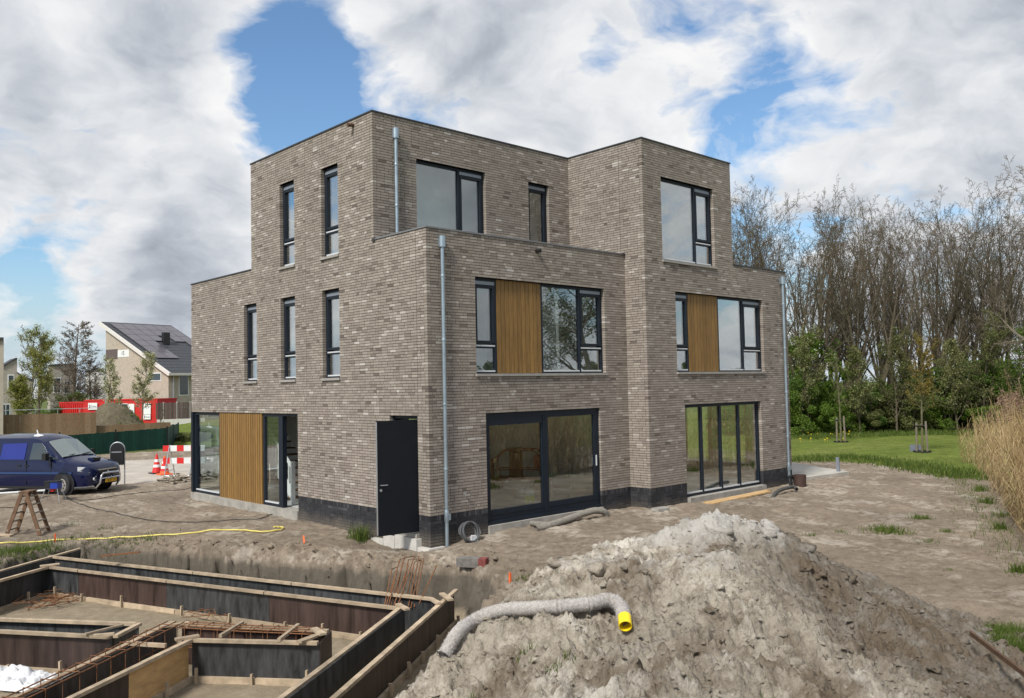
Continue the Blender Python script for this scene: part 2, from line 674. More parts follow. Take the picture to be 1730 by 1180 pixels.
MT['sand'] = pmat('pit_sand', (.30, .25, .175), .95, var=.25, scale=3, bump=.5)
# ================================================================== terrain
PIT = np.array([(-10.5, 2.9), (-4.95, 7.15), (-4.5, 6.95), (-3.50, 3.5), (-2.70, 1.1), (-1.95, -0.7), (-0.95, -2.05), (-1.15, -3.1), (-2.15, -3.75),
                (-4.3, -5.4), (-7.5, -7.7), (-11.0, -9.5), (-14.0, -4.0)])


def poly_sd(x, y, poly):            # signed distance, negative inside
    d = np.full(x.shape, 1e9)
    inside = np.zeros(x.shape, dtype=bool)
    n = len(poly)
    for i in range(n):
        ax, ay = poly[i]
        bx, by = poly[(i + 1) % n]
        ex, ey = bx - ax, by - ay
        t = np.clip(((x - ax) * ex + (y - ay) * ey) / (ex * ex + ey * ey), 0, 1)
        d = np.minimum(d, np.hypot(x - ax - t * ex, y - ay - t * ey))
        c = ((ay > y) != (by > y)) & (x < (bx - ax) * (y - ay) / (by - ay + 1e-12) + ax)
        inside ^= c
    return np.where(inside, -d, d)


STREET = np.array([(-14.0, 19.2), (-3.0, 18.9), (0.9, 18.15), (4.0, 18.4), (9.0, 17.0), (16.0, 16.0), (30.0, 24.0), (5.4, 29.6), (-2.0, 30.6), (-14.0, 32.0)])


def gz(x, y, fine=True):
    x = np.asarray(x, float)
    y = np.asarray(y, float)
    z = np.full(x.shape, -0.2) + 0.05 * fbm(x, y, 0.35, 2, 3)
    # the made-up ground in front of the house lies a little higher
    z += 0.075 * sstep(0.5, 2.5, x) * sstep(-6, -1, y) * (1 - sstep(14, 20, x))
    z -= 0.05 * sstep(-3, 0.3, x) * (1 - sstep(0, 2, x)) * sstep(-1, 1, y) * (1 - sstep(3, 5, y)) + 0.12 * sstep(-1.3, -.3, x) * (1 - sstep(0, 1, x)) * sstep(-.6, .1, y) * (1 - sstep(1.6, 2.6, y))
    z -= 0.25 * np.exp(-((x + 5.2) / 3.2) ** 2 - ((y - 7.6) / 3.4) ** 2)
    if fine:
        z += 0.030 * fbm(x, y, 1.9, 4, 21) + 0.012 * lumps(x, y, 0.19, 31) + 0.034 * fbm(x + .1 * fbm(x, y, 2, 2, 23), y, 4.2, 4, 35, .68) - .03 * np.abs(fbm(x, y, 2.6, 4, 37, .65))
        z -= 0.035 * np.maximum(0, fbm(x * 0.35 + y * 0.94, y * 0.35 - x * 0.94, 0.8, 3, 77) - .12)
    st = poly_sd(x, y, STREET)
    z = np.where(st < 0.25, np.minimum(z, -0.2 - 0.09 * sstep(0.25, -0.1, st)), z)
    # the pit
    sd = poly_sd(x, y, PIT)
    wid = 0.42 + 0.45 * sstep(3.5, 0, y) + 0.22 * fbm(x, y, 0.9, 3, 41)
    wob = 0.20 * fbm(x, y, 1.3, 3, 51) + 0.07 * fbm(x, y, 5.0, 3, 57)
    if fine:
        wob = wob + .13 * cells(x + .06 * fbm(x, y, 5, 2, 205), y, .34, 201, .5, .2) + .07 * cells(x, y, .15, 203, .5, .2)
    t = np.clip((sd + wob) / np.maximum(wid, 0.2), 0, 1)
    pf = -1.1 + 0.03 * fbm(x, y, 1.5, 3, 61)
    if fine:
        pf = pf + 0.03 * np.abs(fbm(x, y, 3.2, 3, 66)) + 0.008 * lumps(x, y, 0.1, 71)
    prof = np.where(t < .16, t * 1.4, np.where(t < .42, .224 + (t - .16) * 2.55, .887 + (t - .42) * .195))
    bank = pf + (z - pf) * prof
    if fine:
        ed = np.exp(-((sd - wid * .7) / 0.5) ** 2)
        wx, wy = x + .09 * fbm(x, y, 4, 3, 86), y + .09 * fbm(x, y, 4, 3, 88)
        rg = 1 - 2 * np.abs(fbm(wx, wy, 2.2, 4, 81, .6))
        bank = bank + ed * (.10 * (rg - .45) + .10 * fbm(wx, wy, 5, 5, 85, .68) + (.5 + fbm(x, y, .7, 2, 87)) * (.11 * cells(wx, wy, .30, 90) + .06 * cells(wx, wy, .13, 95)))
    z = np.where(t <= 0, pf, np.where(sd < 2.2, bank, z))
    return z


def ong(u, v):
    """where a sight line of the photograph meets the bare ground"""
    d = ray(u, v)
    t = np.arange(6., 60., .02)
    q = CAM[None] + d[None] * t[:, None]
    hit = np.where(q[:, 2] < gz(q[:, 0], q[:, 1], False))[0]
    return q[hit[0]] if len(hit) else onz(u, v)


def axis(segs):
    out = []
    for a, b, s in segs:
        out += list(np.arange(a, b - 1e-6, s))
    out.append(segs[-1][1])
    return np.array(out)


gxs = axis([(-16, -9, .12), (-9, 1.2, .045), (1.2, 8, .06), (8, 16, .09), (16, 24.6, .17)])
gys = axis([(-16, -11, .2), (-11, -5, .065), (-5, 7.6, .05), (7.6, 16, .09), (16, 34, .25)])
GX, GY = np.meshgrid(gxs, gys, indexing='ij')
GZ = gz(GX, GY)


def grid_faces(nx, ny):
    i, j = np.meshgrid(np.arange(nx - 1), np.arange(ny - 1), indexing='ij')
    a = (i * ny + j).ravel()
    return np.stack([a, a + ny, a + ny + 1, a + 1], 1)


# soil: dry sand, clay banks, crumbs, pale dried crust
def soil_mat(name, base, dark, pale, clay, zb=None):
    m = bpy.data.materials.new(name)
    nt, bs = nodes(m)
    f1 = _tex(nt, 0.45, 5, 0.6)
    f2 = _tex(nt, 5.0, 8, 0.7)
    f3 = _tex(nt, 45.0, 6, 0.7)
    f4 = _tex(nt, 0.8, 7, 0.68, stretch=(1.25, .8, 1))
    c = _ramp(nt, f2, [(.28, dark), (.5, base), (.74, sc(base, 1.22))])
    pm = nt.nodes.new('ShaderNodeMath')
    pm.operation = 'MULTIPLY_ADD'
    pm.inputs[1].default_value = .55
    nt.links.new(f2, pm.inputs[0])
    nt.links.new(f4, pm.inputs[2])
    c = _mix(nt, _ramp(nt, pm.outputs[0], [(.80, 0.0), (.92, .9)]), c, pale)
    g = _ramp(nt, f1, [(.3, .74), (.7, 1.2)])
    c = _mix(nt, 1.0, c, g, 'MULTIPLY')
    g = _ramp(nt, f3, [(.26, .62), (.45, 1.0), (.72, 1.18)])
    c = _mix(nt, 1.0, c, g, 'MULTIPLY')
    if zb:
        ge = nt.nodes.new('ShaderNodeNewGeometry')
        sx = nt.nodes.new('ShaderNodeSeparateXYZ')
        nt.links.new(ge.outputs['Position'], sx.inputs[0])
        ad = nt.nodes.new('ShaderNodeMath')
        ad.operation = 'MULTIPLY_ADD'
        ad.inputs[1].default_value = 0.22
        nt.links.new(_tex(nt, 2.5, 4, .6), ad.inputs[0])
        nt.links.new(sx.outputs[2], ad.inputs[2])
        mr = nt.nodes.new('ShaderNodeMapRange')
        mr.inputs['From Min'].default_value = zb[0]
        mr.inputs['From Max'].default_value = zb[1]
        nt.links.new(ad.outputs[0], mr.inputs[0])
        cl = _ramp(nt, mr.outputs[0], [(0.0, (.305, .252, .178)), (.21, (.305, .252, .178)), (.30, clay), (.80, sc(clay, 1.12)), (1.0, base)])
        k = _ramp(nt, mr.outputs[0], [(.82, 1.0), (1.0, 0.0)])
        c = _mix(nt, k, c, _mix(nt, 1.0, cl, _ramp(nt, f2, [(.3, .78), (.7, 1.2)]), 'MULTIPLY'))
    nt.links.new(c, bs.inputs['Base Color'])
    bs.inputs['Roughness'].default_value = 0.97
    bs.inputs['Specular IOR Level'].default_value = 0.15
    h = nt.nodes.new('ShaderNodeMath')
    h.operation = 'MULTIPLY_ADD'
    h.inputs[1].default_value = 0.5
    nt.links.new(f2, h.inputs[0])
    nt.links.new(f3, h.inputs[2])
    _bump(nt, bs, h.outputs[0], 1.0, 0.035)
    return m


MT['soil'] = soil_mat('site_soil', (.255, .208, .157), (.155, .122, .089), (.41, .362, .300), (.120, .104, .082), (-1.12, -0.18))
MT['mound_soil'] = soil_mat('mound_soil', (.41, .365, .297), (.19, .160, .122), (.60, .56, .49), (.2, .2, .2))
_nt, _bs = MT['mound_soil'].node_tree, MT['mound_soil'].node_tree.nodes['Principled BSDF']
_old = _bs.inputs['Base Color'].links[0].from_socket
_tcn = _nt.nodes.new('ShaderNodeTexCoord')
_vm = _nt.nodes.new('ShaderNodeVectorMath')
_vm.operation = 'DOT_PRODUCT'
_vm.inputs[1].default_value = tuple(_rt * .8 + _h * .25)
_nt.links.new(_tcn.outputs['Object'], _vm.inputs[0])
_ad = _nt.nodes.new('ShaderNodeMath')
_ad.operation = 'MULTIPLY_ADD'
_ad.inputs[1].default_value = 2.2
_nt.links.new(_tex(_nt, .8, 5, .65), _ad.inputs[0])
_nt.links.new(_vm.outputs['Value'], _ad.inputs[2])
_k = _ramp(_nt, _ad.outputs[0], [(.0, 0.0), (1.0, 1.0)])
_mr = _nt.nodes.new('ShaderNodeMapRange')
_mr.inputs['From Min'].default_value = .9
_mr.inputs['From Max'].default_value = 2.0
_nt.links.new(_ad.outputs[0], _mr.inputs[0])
_flank_shade = _ramp(_nt, _tex(_nt, 4.0, 7, .7), [(.3, (.125, .103, .078)), (.5, (.200, .172, .136)), (.72, (.31, .29, .26))])
_c2 = _mix(_nt, _mr.outputs[0], _old, _flank_shade)  # grey clay tone paints the ridge's shaded right flank into the colour
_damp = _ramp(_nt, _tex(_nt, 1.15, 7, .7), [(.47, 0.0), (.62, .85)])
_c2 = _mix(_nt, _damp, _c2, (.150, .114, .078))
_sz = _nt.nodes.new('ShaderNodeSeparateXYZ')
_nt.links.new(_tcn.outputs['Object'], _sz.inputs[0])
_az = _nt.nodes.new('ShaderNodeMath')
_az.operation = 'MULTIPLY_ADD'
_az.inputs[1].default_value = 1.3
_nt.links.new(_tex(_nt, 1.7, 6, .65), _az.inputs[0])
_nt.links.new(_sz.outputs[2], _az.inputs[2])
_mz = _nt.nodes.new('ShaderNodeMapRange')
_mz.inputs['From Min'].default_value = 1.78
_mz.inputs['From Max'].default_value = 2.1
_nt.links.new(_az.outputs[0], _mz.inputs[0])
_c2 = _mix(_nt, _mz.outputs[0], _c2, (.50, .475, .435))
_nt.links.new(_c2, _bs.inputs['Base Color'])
me = np_mesh('ground', np.stack([GX, GY, GZ], -1).reshape(-1, 3), grid_faces(len(gxs), len(gys)), smooth=True)
ground = tag(mesh_obj('ground', me, MT['soil']), kind='structure')

# ------------------------------------------------------------------ field to the horizon, lawns, street
def grass_mat(name, a, b, c, s=1.0):
    m = bpy.data.materials.new(name)
    nt, bs = nodes(m)
    f1 = _tex(nt, .35 * s, 6, .6)
    f2 = _tex(nt, 9 * s, 6, .75)
    cc = _ramp(nt, f1, [(.3, a), (.5, b), (.72, c)])
    cc = _mix(nt, 1.0, cc, _ramp(nt, f2, [(.3, .5), (.7, 1.45)]), 'MULTIPLY')
    cc = _mix(nt, 1.0, cc, _ramp(nt, _tex(nt, 1.7 * s, 5, .65), [(.3, .72), (.7, 1.25)]), 'MULTIPLY')
    nt.links.new(cc, bs.inputs['Base Color'])
    bs.inputs['Roughness'].default_value = .95
    bs.inputs['Specular IOR Level'].default_value = .1
    _bump(nt, bs, f2, .9, .06)
    return m


MT['lawn'] = grass_mat('lawn_grass', (.100, .140, .026), (.128, .165, .034), (.165, .185, .050))
MT['field'] = grass_mat('field_grass', (.085, .115, .035), (.10, .13, .04), (.13, .15, .05), .2)
fx0, fx1, fy0, fy1 = -15.6, 24.2, -15.6, 33.6
vs_, fs_ = [], []
NA = 16


def _sq(k):
    side, t = divmod(k, NA)
    t /= NA
    return [(fx0 + (fx1 - fx0) * t, fy0), (fx1, fy0 + (fy1 - fy0) * t), (fx1 - (fx1 - fx0) * t, fy1), (fx0, fy1 - (fy1 - fy0) * t)][side]


NR = 4 * NA
mx_, my_ = (fx0 + fx1) / 2, (fy0 + fy1) / 2
for q_ in (1.0, 2.2, 6.0, 60.0):
    for k in range(NR):
        x, y = _sq(k)
        vs_.append((mx_ + (x - mx_) * q_, my_ + (y - my_) * q_, -.32))
for j in range(3):
    for k in range(NR):
        fs_.append((j * NR + k, (j + 1) * NR + k, (j + 1) * NR + (k + 1) % NR, j * NR + (k + 1) % NR))
mb = MB()
mb.add(vs_, fs_)
tag(mb.build('field', MT['field']), kind='structure')


def sheet(name, poly, z, mat, thick=0.12, amp=0.0, cell=1.0, rag=0.0):
    """flat piece of ground with a ragged rim and a little relief"""
    poly = np.array(poly, float)
    lo, hi = poly.min(0), poly.max(0)
    xs = np.arange(lo[0] - cell, hi[0] + cell, cell)
    ys = np.arange(lo[1] - cell, hi[1] + cell, cell)
    X, Y = np.meshgrid(xs, ys, indexing='ij')
    sd = poly_sd(X, Y, poly) + rag * fbm(X, Y, 1.1, 3, 99)
    Z = z + amp * fbm(X, Y, .25, 3, 5) - thick * sstep(-.35, .35, sd)
    F = grid_faces(len(xs), len(ys))
    keep = (sd.ravel()[F] < cell * 1.2).any(1)
    me = np_mesh(name, np.stack([X, Y, Z], -1).reshape(-1, 3), F[keep], smooth=True)
    return tag(mesh_obj(name, me, mat), kind='structure')


sheet('lawn', [(14.2, 9.0), (20.4, 3.9), (22.0, 2.2), (20.9, -1.0), (19.6, -2.8), (18.6, -4.0), (21, -4.4), (32, -14), (70, -22), (78, 40), (16, 40)], -0.13, MT['lawn'], .16, .12, .4, .5)
sheet('lawn', [(10.8, 38.6), (20, 33), (40, 46), (34, 84), (6, 78), (4, 60)], -0.05, MT['lawn'], .3, .5, .8, .5)
sheet('verge', [(-12, 33.5), (-2, 31.6), (5.4, 30.3), (14.0, 26.5), (20, 33), (10.8, 38.6), (9, 37.9), (2.5, 34.4), (-12, 38)], -0.20, grass_mat('verge_grass', (.16, .14, .075), (.10, .125, .035), (.075, .11, .025), 2.0), .08, .03, .3, .5)
MT['paving'] = pmat('sandy_paving', (.40, .36, .31), .95, var=.2, scale=1.2, bump=.3, bscale=30)
sheet('street', STREET, -0.205, MT['paving'], .1, .0, .45, .15)

# ================================================================== the big heap of soil in front
ctrl = []
for (u, v, d) in [(1205, 868, 10.8), (1190, 935, 9.8), (1270, 1010, 8.8), (1300, 1065, 8.0), (1370, 1180, 6.9),
                  (1010, 930, 11.0), (1090, 915, 11.0), (860, 1012, 10.0), (940, 960, 10.6), (740, 1112, 9.0), (700, 1177, 8.5),
                  (1000, 1100, 8.0), (1000, 1180, 7.0), (850, 1100, 8.4), (850, 1180, 7.6), (1050, 1060, 8.6), (1100, 1000, 9.3), (1110, 935, 10.3),
                  (1440, 987, 11.3), (1390, 950, 11.3), (1330, 903, 11.2), (1500, 1032, 10.6), (1575, 1065, 10.0), (1650, 1104, 9.3), (1730, 1172, 8.3),
                  (1400, 1060, 9.2), (1500, 1120, 8.3), (1600, 1180, 7.3), (1300, 955, 10.2), (1450, 1180, 7.0), (1180, 1100, 7.6), (1200, 1180, 6.8), (1130, 1050, 8.6),
                  (1260, 1120, 7.4)]:
    ctrl.append(dep(u, v, d))
for (r, d, z) in [(2.9, 12.6, .45), (1.3, 12.6, .25), (0.2, 11.6, -.1), (-.9, 10.4, -.75), (-1.6, 9.6, -1.1), (-2.2, 8.6, -1.15), (4.3, 13.0, .35), (5.6, 12.6, -.15), (6.3, 11.6, -.3), (7.0, 10.3, -.35),
                  (7.4, 8.8, -.4), (3.0, 14.2, -.35), (.8, 14.0, -.5), (5.0, 14.2, -.45), (-.4, 12.8, -.9), (-3, 7, -1.3), (-1.6, 6.8, -.5), (0, 5.6, 0.0), (2.2, 5.3, .15), (4.2, 5.4, .0), (6.0, 6.2, -.3), (1.5, 4.2, -.4), (-1, 4.8, -.8), (5, 4.2, -.7)]:
    p = cp(r, d)
    ctrl.append(np.array([p[0], p[1], z]))
ctrl = np.array(ctrl)


def tps_fit(P):
    n = len(P)
    d = np.hypot(P[:, None, 0] - P[None, :, 0], P[:, None, 1] - P[None, :, 1])
    K = np.where(d > 0, d * d * np.log(np.maximum(d, 1e-9)), 0) + np.eye(n) * 0.02
    A = np.zeros((n + 3, n + 3))
    A[:n, :n] = K
    A[:n, n] = 1
    A[:n, n + 1:n + 3] = P[:, :2]
    A[n, :n] = 1
    A[n + 1:, :n] = P[:, :2].T
    b = np.zeros(n + 3)
    b[:n] = P[:, 2]
    return np.linalg.solve(A, b)


W_ = tps_fit(ctrl)


def mound_base(x, y):
    z = W_[-3] + W_[-2] * x + W_[-1] * y
    for i in range(len(ctrl)):
        d2 = (x - ctrl[i, 0]) ** 2 + (y - ctrl[i, 1]) ** 2
        z = z + W_[i] * 0.5 * d2 * np.log(np.maximum(d2, 1e-12))
    return z


def mound_z(x, y):
    z = mound_base(x, y)
    wx = x + .05 * fbm(x, y, 3, 3, 111)
    wy = y + .05 * fbm(x, y, 3, 3, 117)
    # streaks where soil slid down the right flank
    a, b = wx * .62 - wy * .78, wx * .78 + wy * .62
    z = z + .10 * fbm(x, y, .9, 3, 121) + .085 * fbm(a * .6, b * 1.7, 1.2, 3, 125)
    cl = np.clip(.55 + 1.4 * fbm(x, y, .6, 2, 127), .1, 1.2)
    vx, vy = x + .16 * fbm(x, y, 2.2, 3, 151), y + .16 * fbm(x, y, 2.2, 3, 153)
    rid = 1 - 2 * np.abs(fbm(vx, vy, 1.5, 5, 141, .56))
    bil = np.abs(fbm(vx, vy, 3.4, 5, 143, .62))
    z = z + .13 * (rid - .5) * (.5 + .6 * cl) - .12 * bil * cl + .10 * fbm(wx, wy, 5.5, 5, 145, .72)
    qx, qy = x + .07 * fbm(x, y, 6, 3, 161, .6), y + .07 * fbm(x, y, 6, 3, 163, .6)
    z = z + cl * (.085 * cells(qx, qy, .24, 171) * np.clip(.6 + 1.5 * fbm(x, y, .9, 2, 173), 0, 1) + .046 * cells(qx, qy, .105, 181) + .022 * cells(qx, qy, .05, 191))
    z = z + .018 * fbm(x, y, 26, 3, 195, .65)
    return z


mr_, md_ = np.arange(-3.2, 8.0, .0175), np.concatenate([np.arange(5.6, 11.6, .0165), np.arange(11.6, 14.6, .05)])
RR, DD = np.meshgrid(mr_, md_, indexing='ij')
MX = CAM[0] + _rt[0] * RR + _h[0] * DD
MY = CAM[1] + _rt[1] * RR + _h[1] * DD
MZ = mound_z(MX, MY)
GB = gz(MX, MY, False)
F = grid_faces(len(mr_), len(md_))
F = F[:, ::-1]
keep = (MZ.ravel()[F] > GB.ravel()[F] - .10).any(1)
F = F[keep]
used = np.unique(F)
remap = np.full(MX.size, -1)
remap[used] = np.arange(len(used))
V = np.stack([MX, MY, MZ], -1).reshape(-1, 3)[used]
mound_o = cp(2.5, 9.0, -.2)
me = np_mesh('soil_heap', V - mound_o, remap[F], smooth=True)
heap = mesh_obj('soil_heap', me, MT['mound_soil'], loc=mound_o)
tag(heap, 'big heap of grey-brown clay clods and sand filling the right foreground', 'soil heap')


# loose crumbs and clods: irregular little stones
def octa():
    v = [(1, 0, 0), (-1, 0, 0), (0, 1, 0), (0, -1, 0), (0, 0, 1), (0, 0, -1)]
    f = [(0, 2, 4), (2, 1, 4), (1, 3, 4), (3, 0, 4), (2, 0, 5), (1, 2, 5), (3, 1, 5), (0, 3, 5)]
    vv = [np.array(p, float) for p in v]
    ff, mid = [], {}

    def m(a, b):
        k = (min(a, b), max(a, b))
        if k not in mid:
            q = vv[a] + vv[b]
            vv.append(q / np.linalg.norm(q))
            mid[k] = len(vv) - 1
        return mid[k]
    for a, b, c in f:
        x, y, z = m(a, b), m(b, c), m(c, a)
        ff += [(a, x, z), (x, b, y), (z, y, c), (x, y, z)]
    return np.array(vv), np.array(ff)


OV, OF = octa()


def clods(name, P, S, mat, seed=1, flat=.7, org=np.zeros(3)):
    r = np.random.RandomState(seed)
    n = len(P)
    jit = 1 + .62 * (r.rand(n, len(OV)) - .5) * 2
    sq = np.stack([.75 + .6 * r.rand(n), .75 + .6 * r.rand(n), flat * (.6 + .6 * r.rand(n))], 1)
    v = OV[None] * jit[:, :, None] * sq[:, None, :] * S[:, None, None]
    t = r.rand(n) * 6.28
    c, s = np.cos(t)[:, None], np.sin(t)[:, None]
    x = v[..., 0] * c - v[..., 1] * s
    y = v[..., 0] * s + v[..., 1] * c
    V = np.stack([x, y, v[..., 2]], -1) + P[:, None, :]
    F = OF[None] + (np.arange(n) * len(OV))[:, None, None]
    me = np_mesh(name, V.reshape(-1, 3) - org, F.reshape(-1, 3), rnd=np.repeat(r.rand(n), len(OF)))
    return mesh_obj(name, me, mat, loc=org)


MT['clod'] = rmat('clod_soil', [(0, (.20, .17, .135)), (.5, (.28, .244, .196)), (.92, (.35, .31, .255)), (1, (.43, .40, .355))], rough=.98, bump=1.0, bscale=60, var=.3, scale=20, spec=.1)
# bigger broken clods, rough all over
def ico2():
    V, F = OV, OF
    vv, ff, mid = [p for p in V], [], {}

    def m(a, b):
        k = (min(a, b), max(a, b))
        if k not in mid:
            q = vv[a] + vv[b]
            vv.append(q / np.linalg.norm(q))
            mid[k] = len(vv) - 1
        return mid[k]
    for a, b, c in F:
        x, y, z = m(a, b), m(b, c), m(c, a)
        ff += [(a, x, z), (x, b, y), (z, y, c), (x, y, z)]
    return np.array(vv), np.array(ff)


IV, IF = ico2()


def big_clods(name, P, S, mat, seed):
    r = np.random.RandomState(seed)
    VV, FF, RN = [], [], []
    for i in range(len(P)):
        o = r.uniform(0, 50, 3)
        v = IV.copy()
        n1 = fbm(v[:, 0] * 1.0 + o[0] + v[:, 2] * .7, v[:, 1] + o[1] - v[:, 2] * .6, 1.3, 3, 900, .6)
        n2 = np.abs(fbm(v[:, 0] + o[2] + v[:, 2], v[:, 1] + o[0] + v[:, 2] * .8, 2.6, 3, 930, .65))
        v = v * (1 + 1.0 * n1 - .55 * n2)[:, None] * np.array([r.uniform(.8, 1.4), r.uniform(.7, 1.1), r.uniform(.45, .8)]) * S[i]
        t = r.rand() * 6.28
        c, s = math.cos(t), math.sin(t)
        VV.append(np.stack([v[:, 0] * c - v[:, 1] * s, v[:, 0] * s + v[:, 1] * c, v[:, 2]], 1) + P[i])
        FF.append(IF + i * len(IV))
        RN.append(np.full(len(IF), r.rand()))
    me = np_mesh(name, np.concatenate(VV) - mound_o, np.concatenate(FF), rnd=np.concatenate(RN), smooth=True)
    return mesh_obj(name, me, mat, loc=mound_o)


nB = 900
rB, dB = rs.uniform(-1.4, 7.0, nB), rs.uniform(6.2, 11.9, nB)
bx_, by_ = CAM[0] + _rt[0] * rB + _h[0] * dB, CAM[1] + _rt[1] * rB + _h[1] * dB
clus = fbm(bx_, by_, .8, 2, 411)
bz_ = mound_z(bx_, by_)
okb = (bz_ > gz(bx_, by_, False)) & (rs.rand(nB) < .05 + 1.3 * np.maximum(0, clus + .0) + .45 * (np.abs(dB - 10.9) < .8))
SB = .025 + .10 * rs.rand(nB) ** 2.6
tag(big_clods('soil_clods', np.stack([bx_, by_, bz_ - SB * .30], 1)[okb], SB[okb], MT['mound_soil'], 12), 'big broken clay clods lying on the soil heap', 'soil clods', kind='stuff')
nC = 5200
r_c, d_c = rs.uniform(-1.6, 7.2, nC), rs.uniform(6.0, 12.2, nC)
cx_ = CAM[0] + _rt[0] * r_c + _h[0] * d_c
cy_ = CAM[1] + _rt[1] * r_c + _h[1] * d_c
cz_ = mound_z(cx_, cy_)
ok = cz_ > gz(cx_, cy_, False)
S_ = .006 + .034 * rs.rand(nC) ** 6 + .010 * rs.rand(nC)
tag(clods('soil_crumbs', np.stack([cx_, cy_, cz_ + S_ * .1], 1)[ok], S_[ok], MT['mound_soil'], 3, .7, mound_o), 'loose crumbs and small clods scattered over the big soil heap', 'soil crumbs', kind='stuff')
nG = 4200
gx_ = np.concatenate([rs.uniform(-7, 1.2, 2600), rs.uniform(0, 16, 1600)])
gy_ = np.concatenate([rs.uniform(-4.5, 12, 2600), rs.uniform(-9, -1.0, 1600)])
sdp = poly_sd(gx_, gy_, PIT)
near = np.exp(-((sdp - .8) / .7) ** 2)
kp = ((rs.rand(nG) < .28 + near) & ((sdp > .25) | (rs.rand(nG) < .12)))
gx_, gy_, near = gx_[kp], gy_[kp], near[kp]
S_ = .008 + .02 * rs.rand(len(gx_)) ** 3 + near * .07 * rs.rand(len(gx_)) ** 5
kp = ~((gx_ > -.08) & (gy_ > -.1) | (gx_ > 6.3) & (gy_ > -.75))
gx_, gy_, S_ = gx_[kp], gy_[kp], S_[kp]
tag(clods('soil_crumbs', np.stack([gx_, gy_, gz(gx_, gy_) + S_ * .1], 1), S_, MT['soil'], 5), 'loose clods and crumbs lying on the bare ground and along the pit edge', 'soil crumbs', kind='stuff')
# ================================================================== the new brick house
H = .0625
ZP0, ZP, ZT = .375, 6.375, 9.3125
YL, YT0, YT1, XI, YD, XR, XR3 = 11.95, 1.925, 7.895, 6.477, -.652, 13.49, 10.55
house = thing('brick_house', 'new three-storey grey-brown brick house with flat roofs and dark window frames', 'house')
BIG = 99.


class Fr:
    """frame of one facade: u along the wall, d inwards, z up"""
    def __init__(s, kind, at):
        s.kind, s.at = kind, at

    def pt(s, u, d, z):
        return (u, s.at + d, z) if s.kind == 'y' else (s.at + d, u, z)

    def box(s, mb, u0, u1, d0, d1, z0, z1, r=.5):
        if s.kind == 'y':
            mb.box(u0, u1, s.at + d0, s.at + d1, z0, z1, r)
        else:
            mb.box(s.at + d0, s.at + d1, u0, u1, z0, z1, r)


FA, FB, FC, FD, FE = Fr('x', 0.), Fr('y', 0.), Fr('y', YT0), Fr('x', XI), Fr('y', YD)
WB, WT = 3.25, 5.4375
T3 = 8.4375
openA = [(5.50, 6.26, 6.1875, T3), (3.40, 4.17, 6.1875, T3), (7.61, 8.37, WB, WT), (5.50, 6.26, WB, WT), (3.40, 4.17, WB, WT), (5.42, YL + 1, -1, 2.4375), (.385, 1.40, -1, 2.4375)]
openB = [(1.573, 5.367, -1, 2.4375), (1.33, 5.63, WB, WT)]
openC = [(1.23, 3.40, 6.1875, T3), (4.917, 5.685, 6.1875, T3)]
openE = [(7.247, 9.66, 6.1875, T3), (7.744, 12.09, WB, WT), (8.024, 11.827, -1, 2.4375)]


def core(name, fr, spans, opens, mat, dback=.32, dface=.007, grow=.006):
    """mortar body of a wall: spans = [(u0,u1,z0,z1)], minus openings"""
    mb = MB()
    for (u0, u1, z0, z1) in spans:
        us = sorted({u0, u1} | {min(max(a - grow, u0), u1) for a, b, c, d in opens} | {min(max(b + grow, u0), u1) for a, b, c, d in opens})
        for a, b in zip(us, us[1:]):
            if b - a < 1e-4:
                continue
            m = (a + b) / 2
            cuts = sorted((max(c, z0), min(d + grow, z1)) for (p, q, c, d) in opens if p - grow < m < q + grow and d > z0 and c < z1)
            z = z0
            for c, d in cuts:
                if c > z:
                    fr.box(mb, a, b, dface, dback, z, c)
                z = max(z, d)
            if z < z1:
                fr.box(mb, a, b, dface, dback, z, z1)
    return mb.build(name, mat, house)


wA = core('wall', FA, [(0.008, YL, ZP0, ZP), (YT0 + .008, YT1, ZP, ZT)], openA, MT['mortar'])
wB = core('wall', FB, [(.33, XI, ZP0, ZP)], openB, MT['mortar'])
wC = core('wall', FC, [(.33, XI, ZP - .3, ZT)], openC, MT['mortar'])
wD = core('wall', FD, [(YD + .008, .33, ZP0, ZP), (YD + .008, YT0 + .33, ZP, ZT)], [], MT['mortar'])
wE = core('wall', FE, [(XI + .33, XR, ZP0, ZP), (XI + .33, XR3, ZP, ZT)], openE, MT['mortar'])
for w_, l_ in ((wA, 'left facade of grey-brown bricks in wild bond'), (wB, 'front facade around the sliding door'), (wC, 'set-back top storey facade'), (wD, 'narrow side of the projecting bay'), (wE, 'front of the projecting bay')):
    w_['label'] = l_
# plinth bodies, one between each two openings
def plinth(fr, a, b, op):
    return core('plinth', fr, [(a, b, -.55, ZP0 - .004)], op, MT['dark_mortar'])


PL = {FA: [(0., .9, plinth(FA, .008, .9, openA)), (.9, 99., plinth(FA, .9, YL, openA))], FB: [(0., 3., plinth(FB, .33, 3., openB)), (3., 99., plinth(FB, 3., XI, openB))],
      FD: [(-9., 99., plinth(FD, YD + .008, .33, []))], FE: [(0., 10., plinth(FE, XI + .33, 10., openE)), (10., 99., plinth(FE, 10., XR, openE))]}


def plinth_at(fr, u):
    return [o for a, b, o in PL[fr] if a <= u < b][0]


BR = []       # (facade, u0, u1, z0, z1, rnd, dark, out)
rb = random.Random(5)


def tone():
    t = rb.random()
    if t < .05:
        return rb.uniform(.02, .2)
    if t > .95:
        return rb.uniform(.84, .98)
    return min(max(rb.gauss(.51, .135), .10), .86)


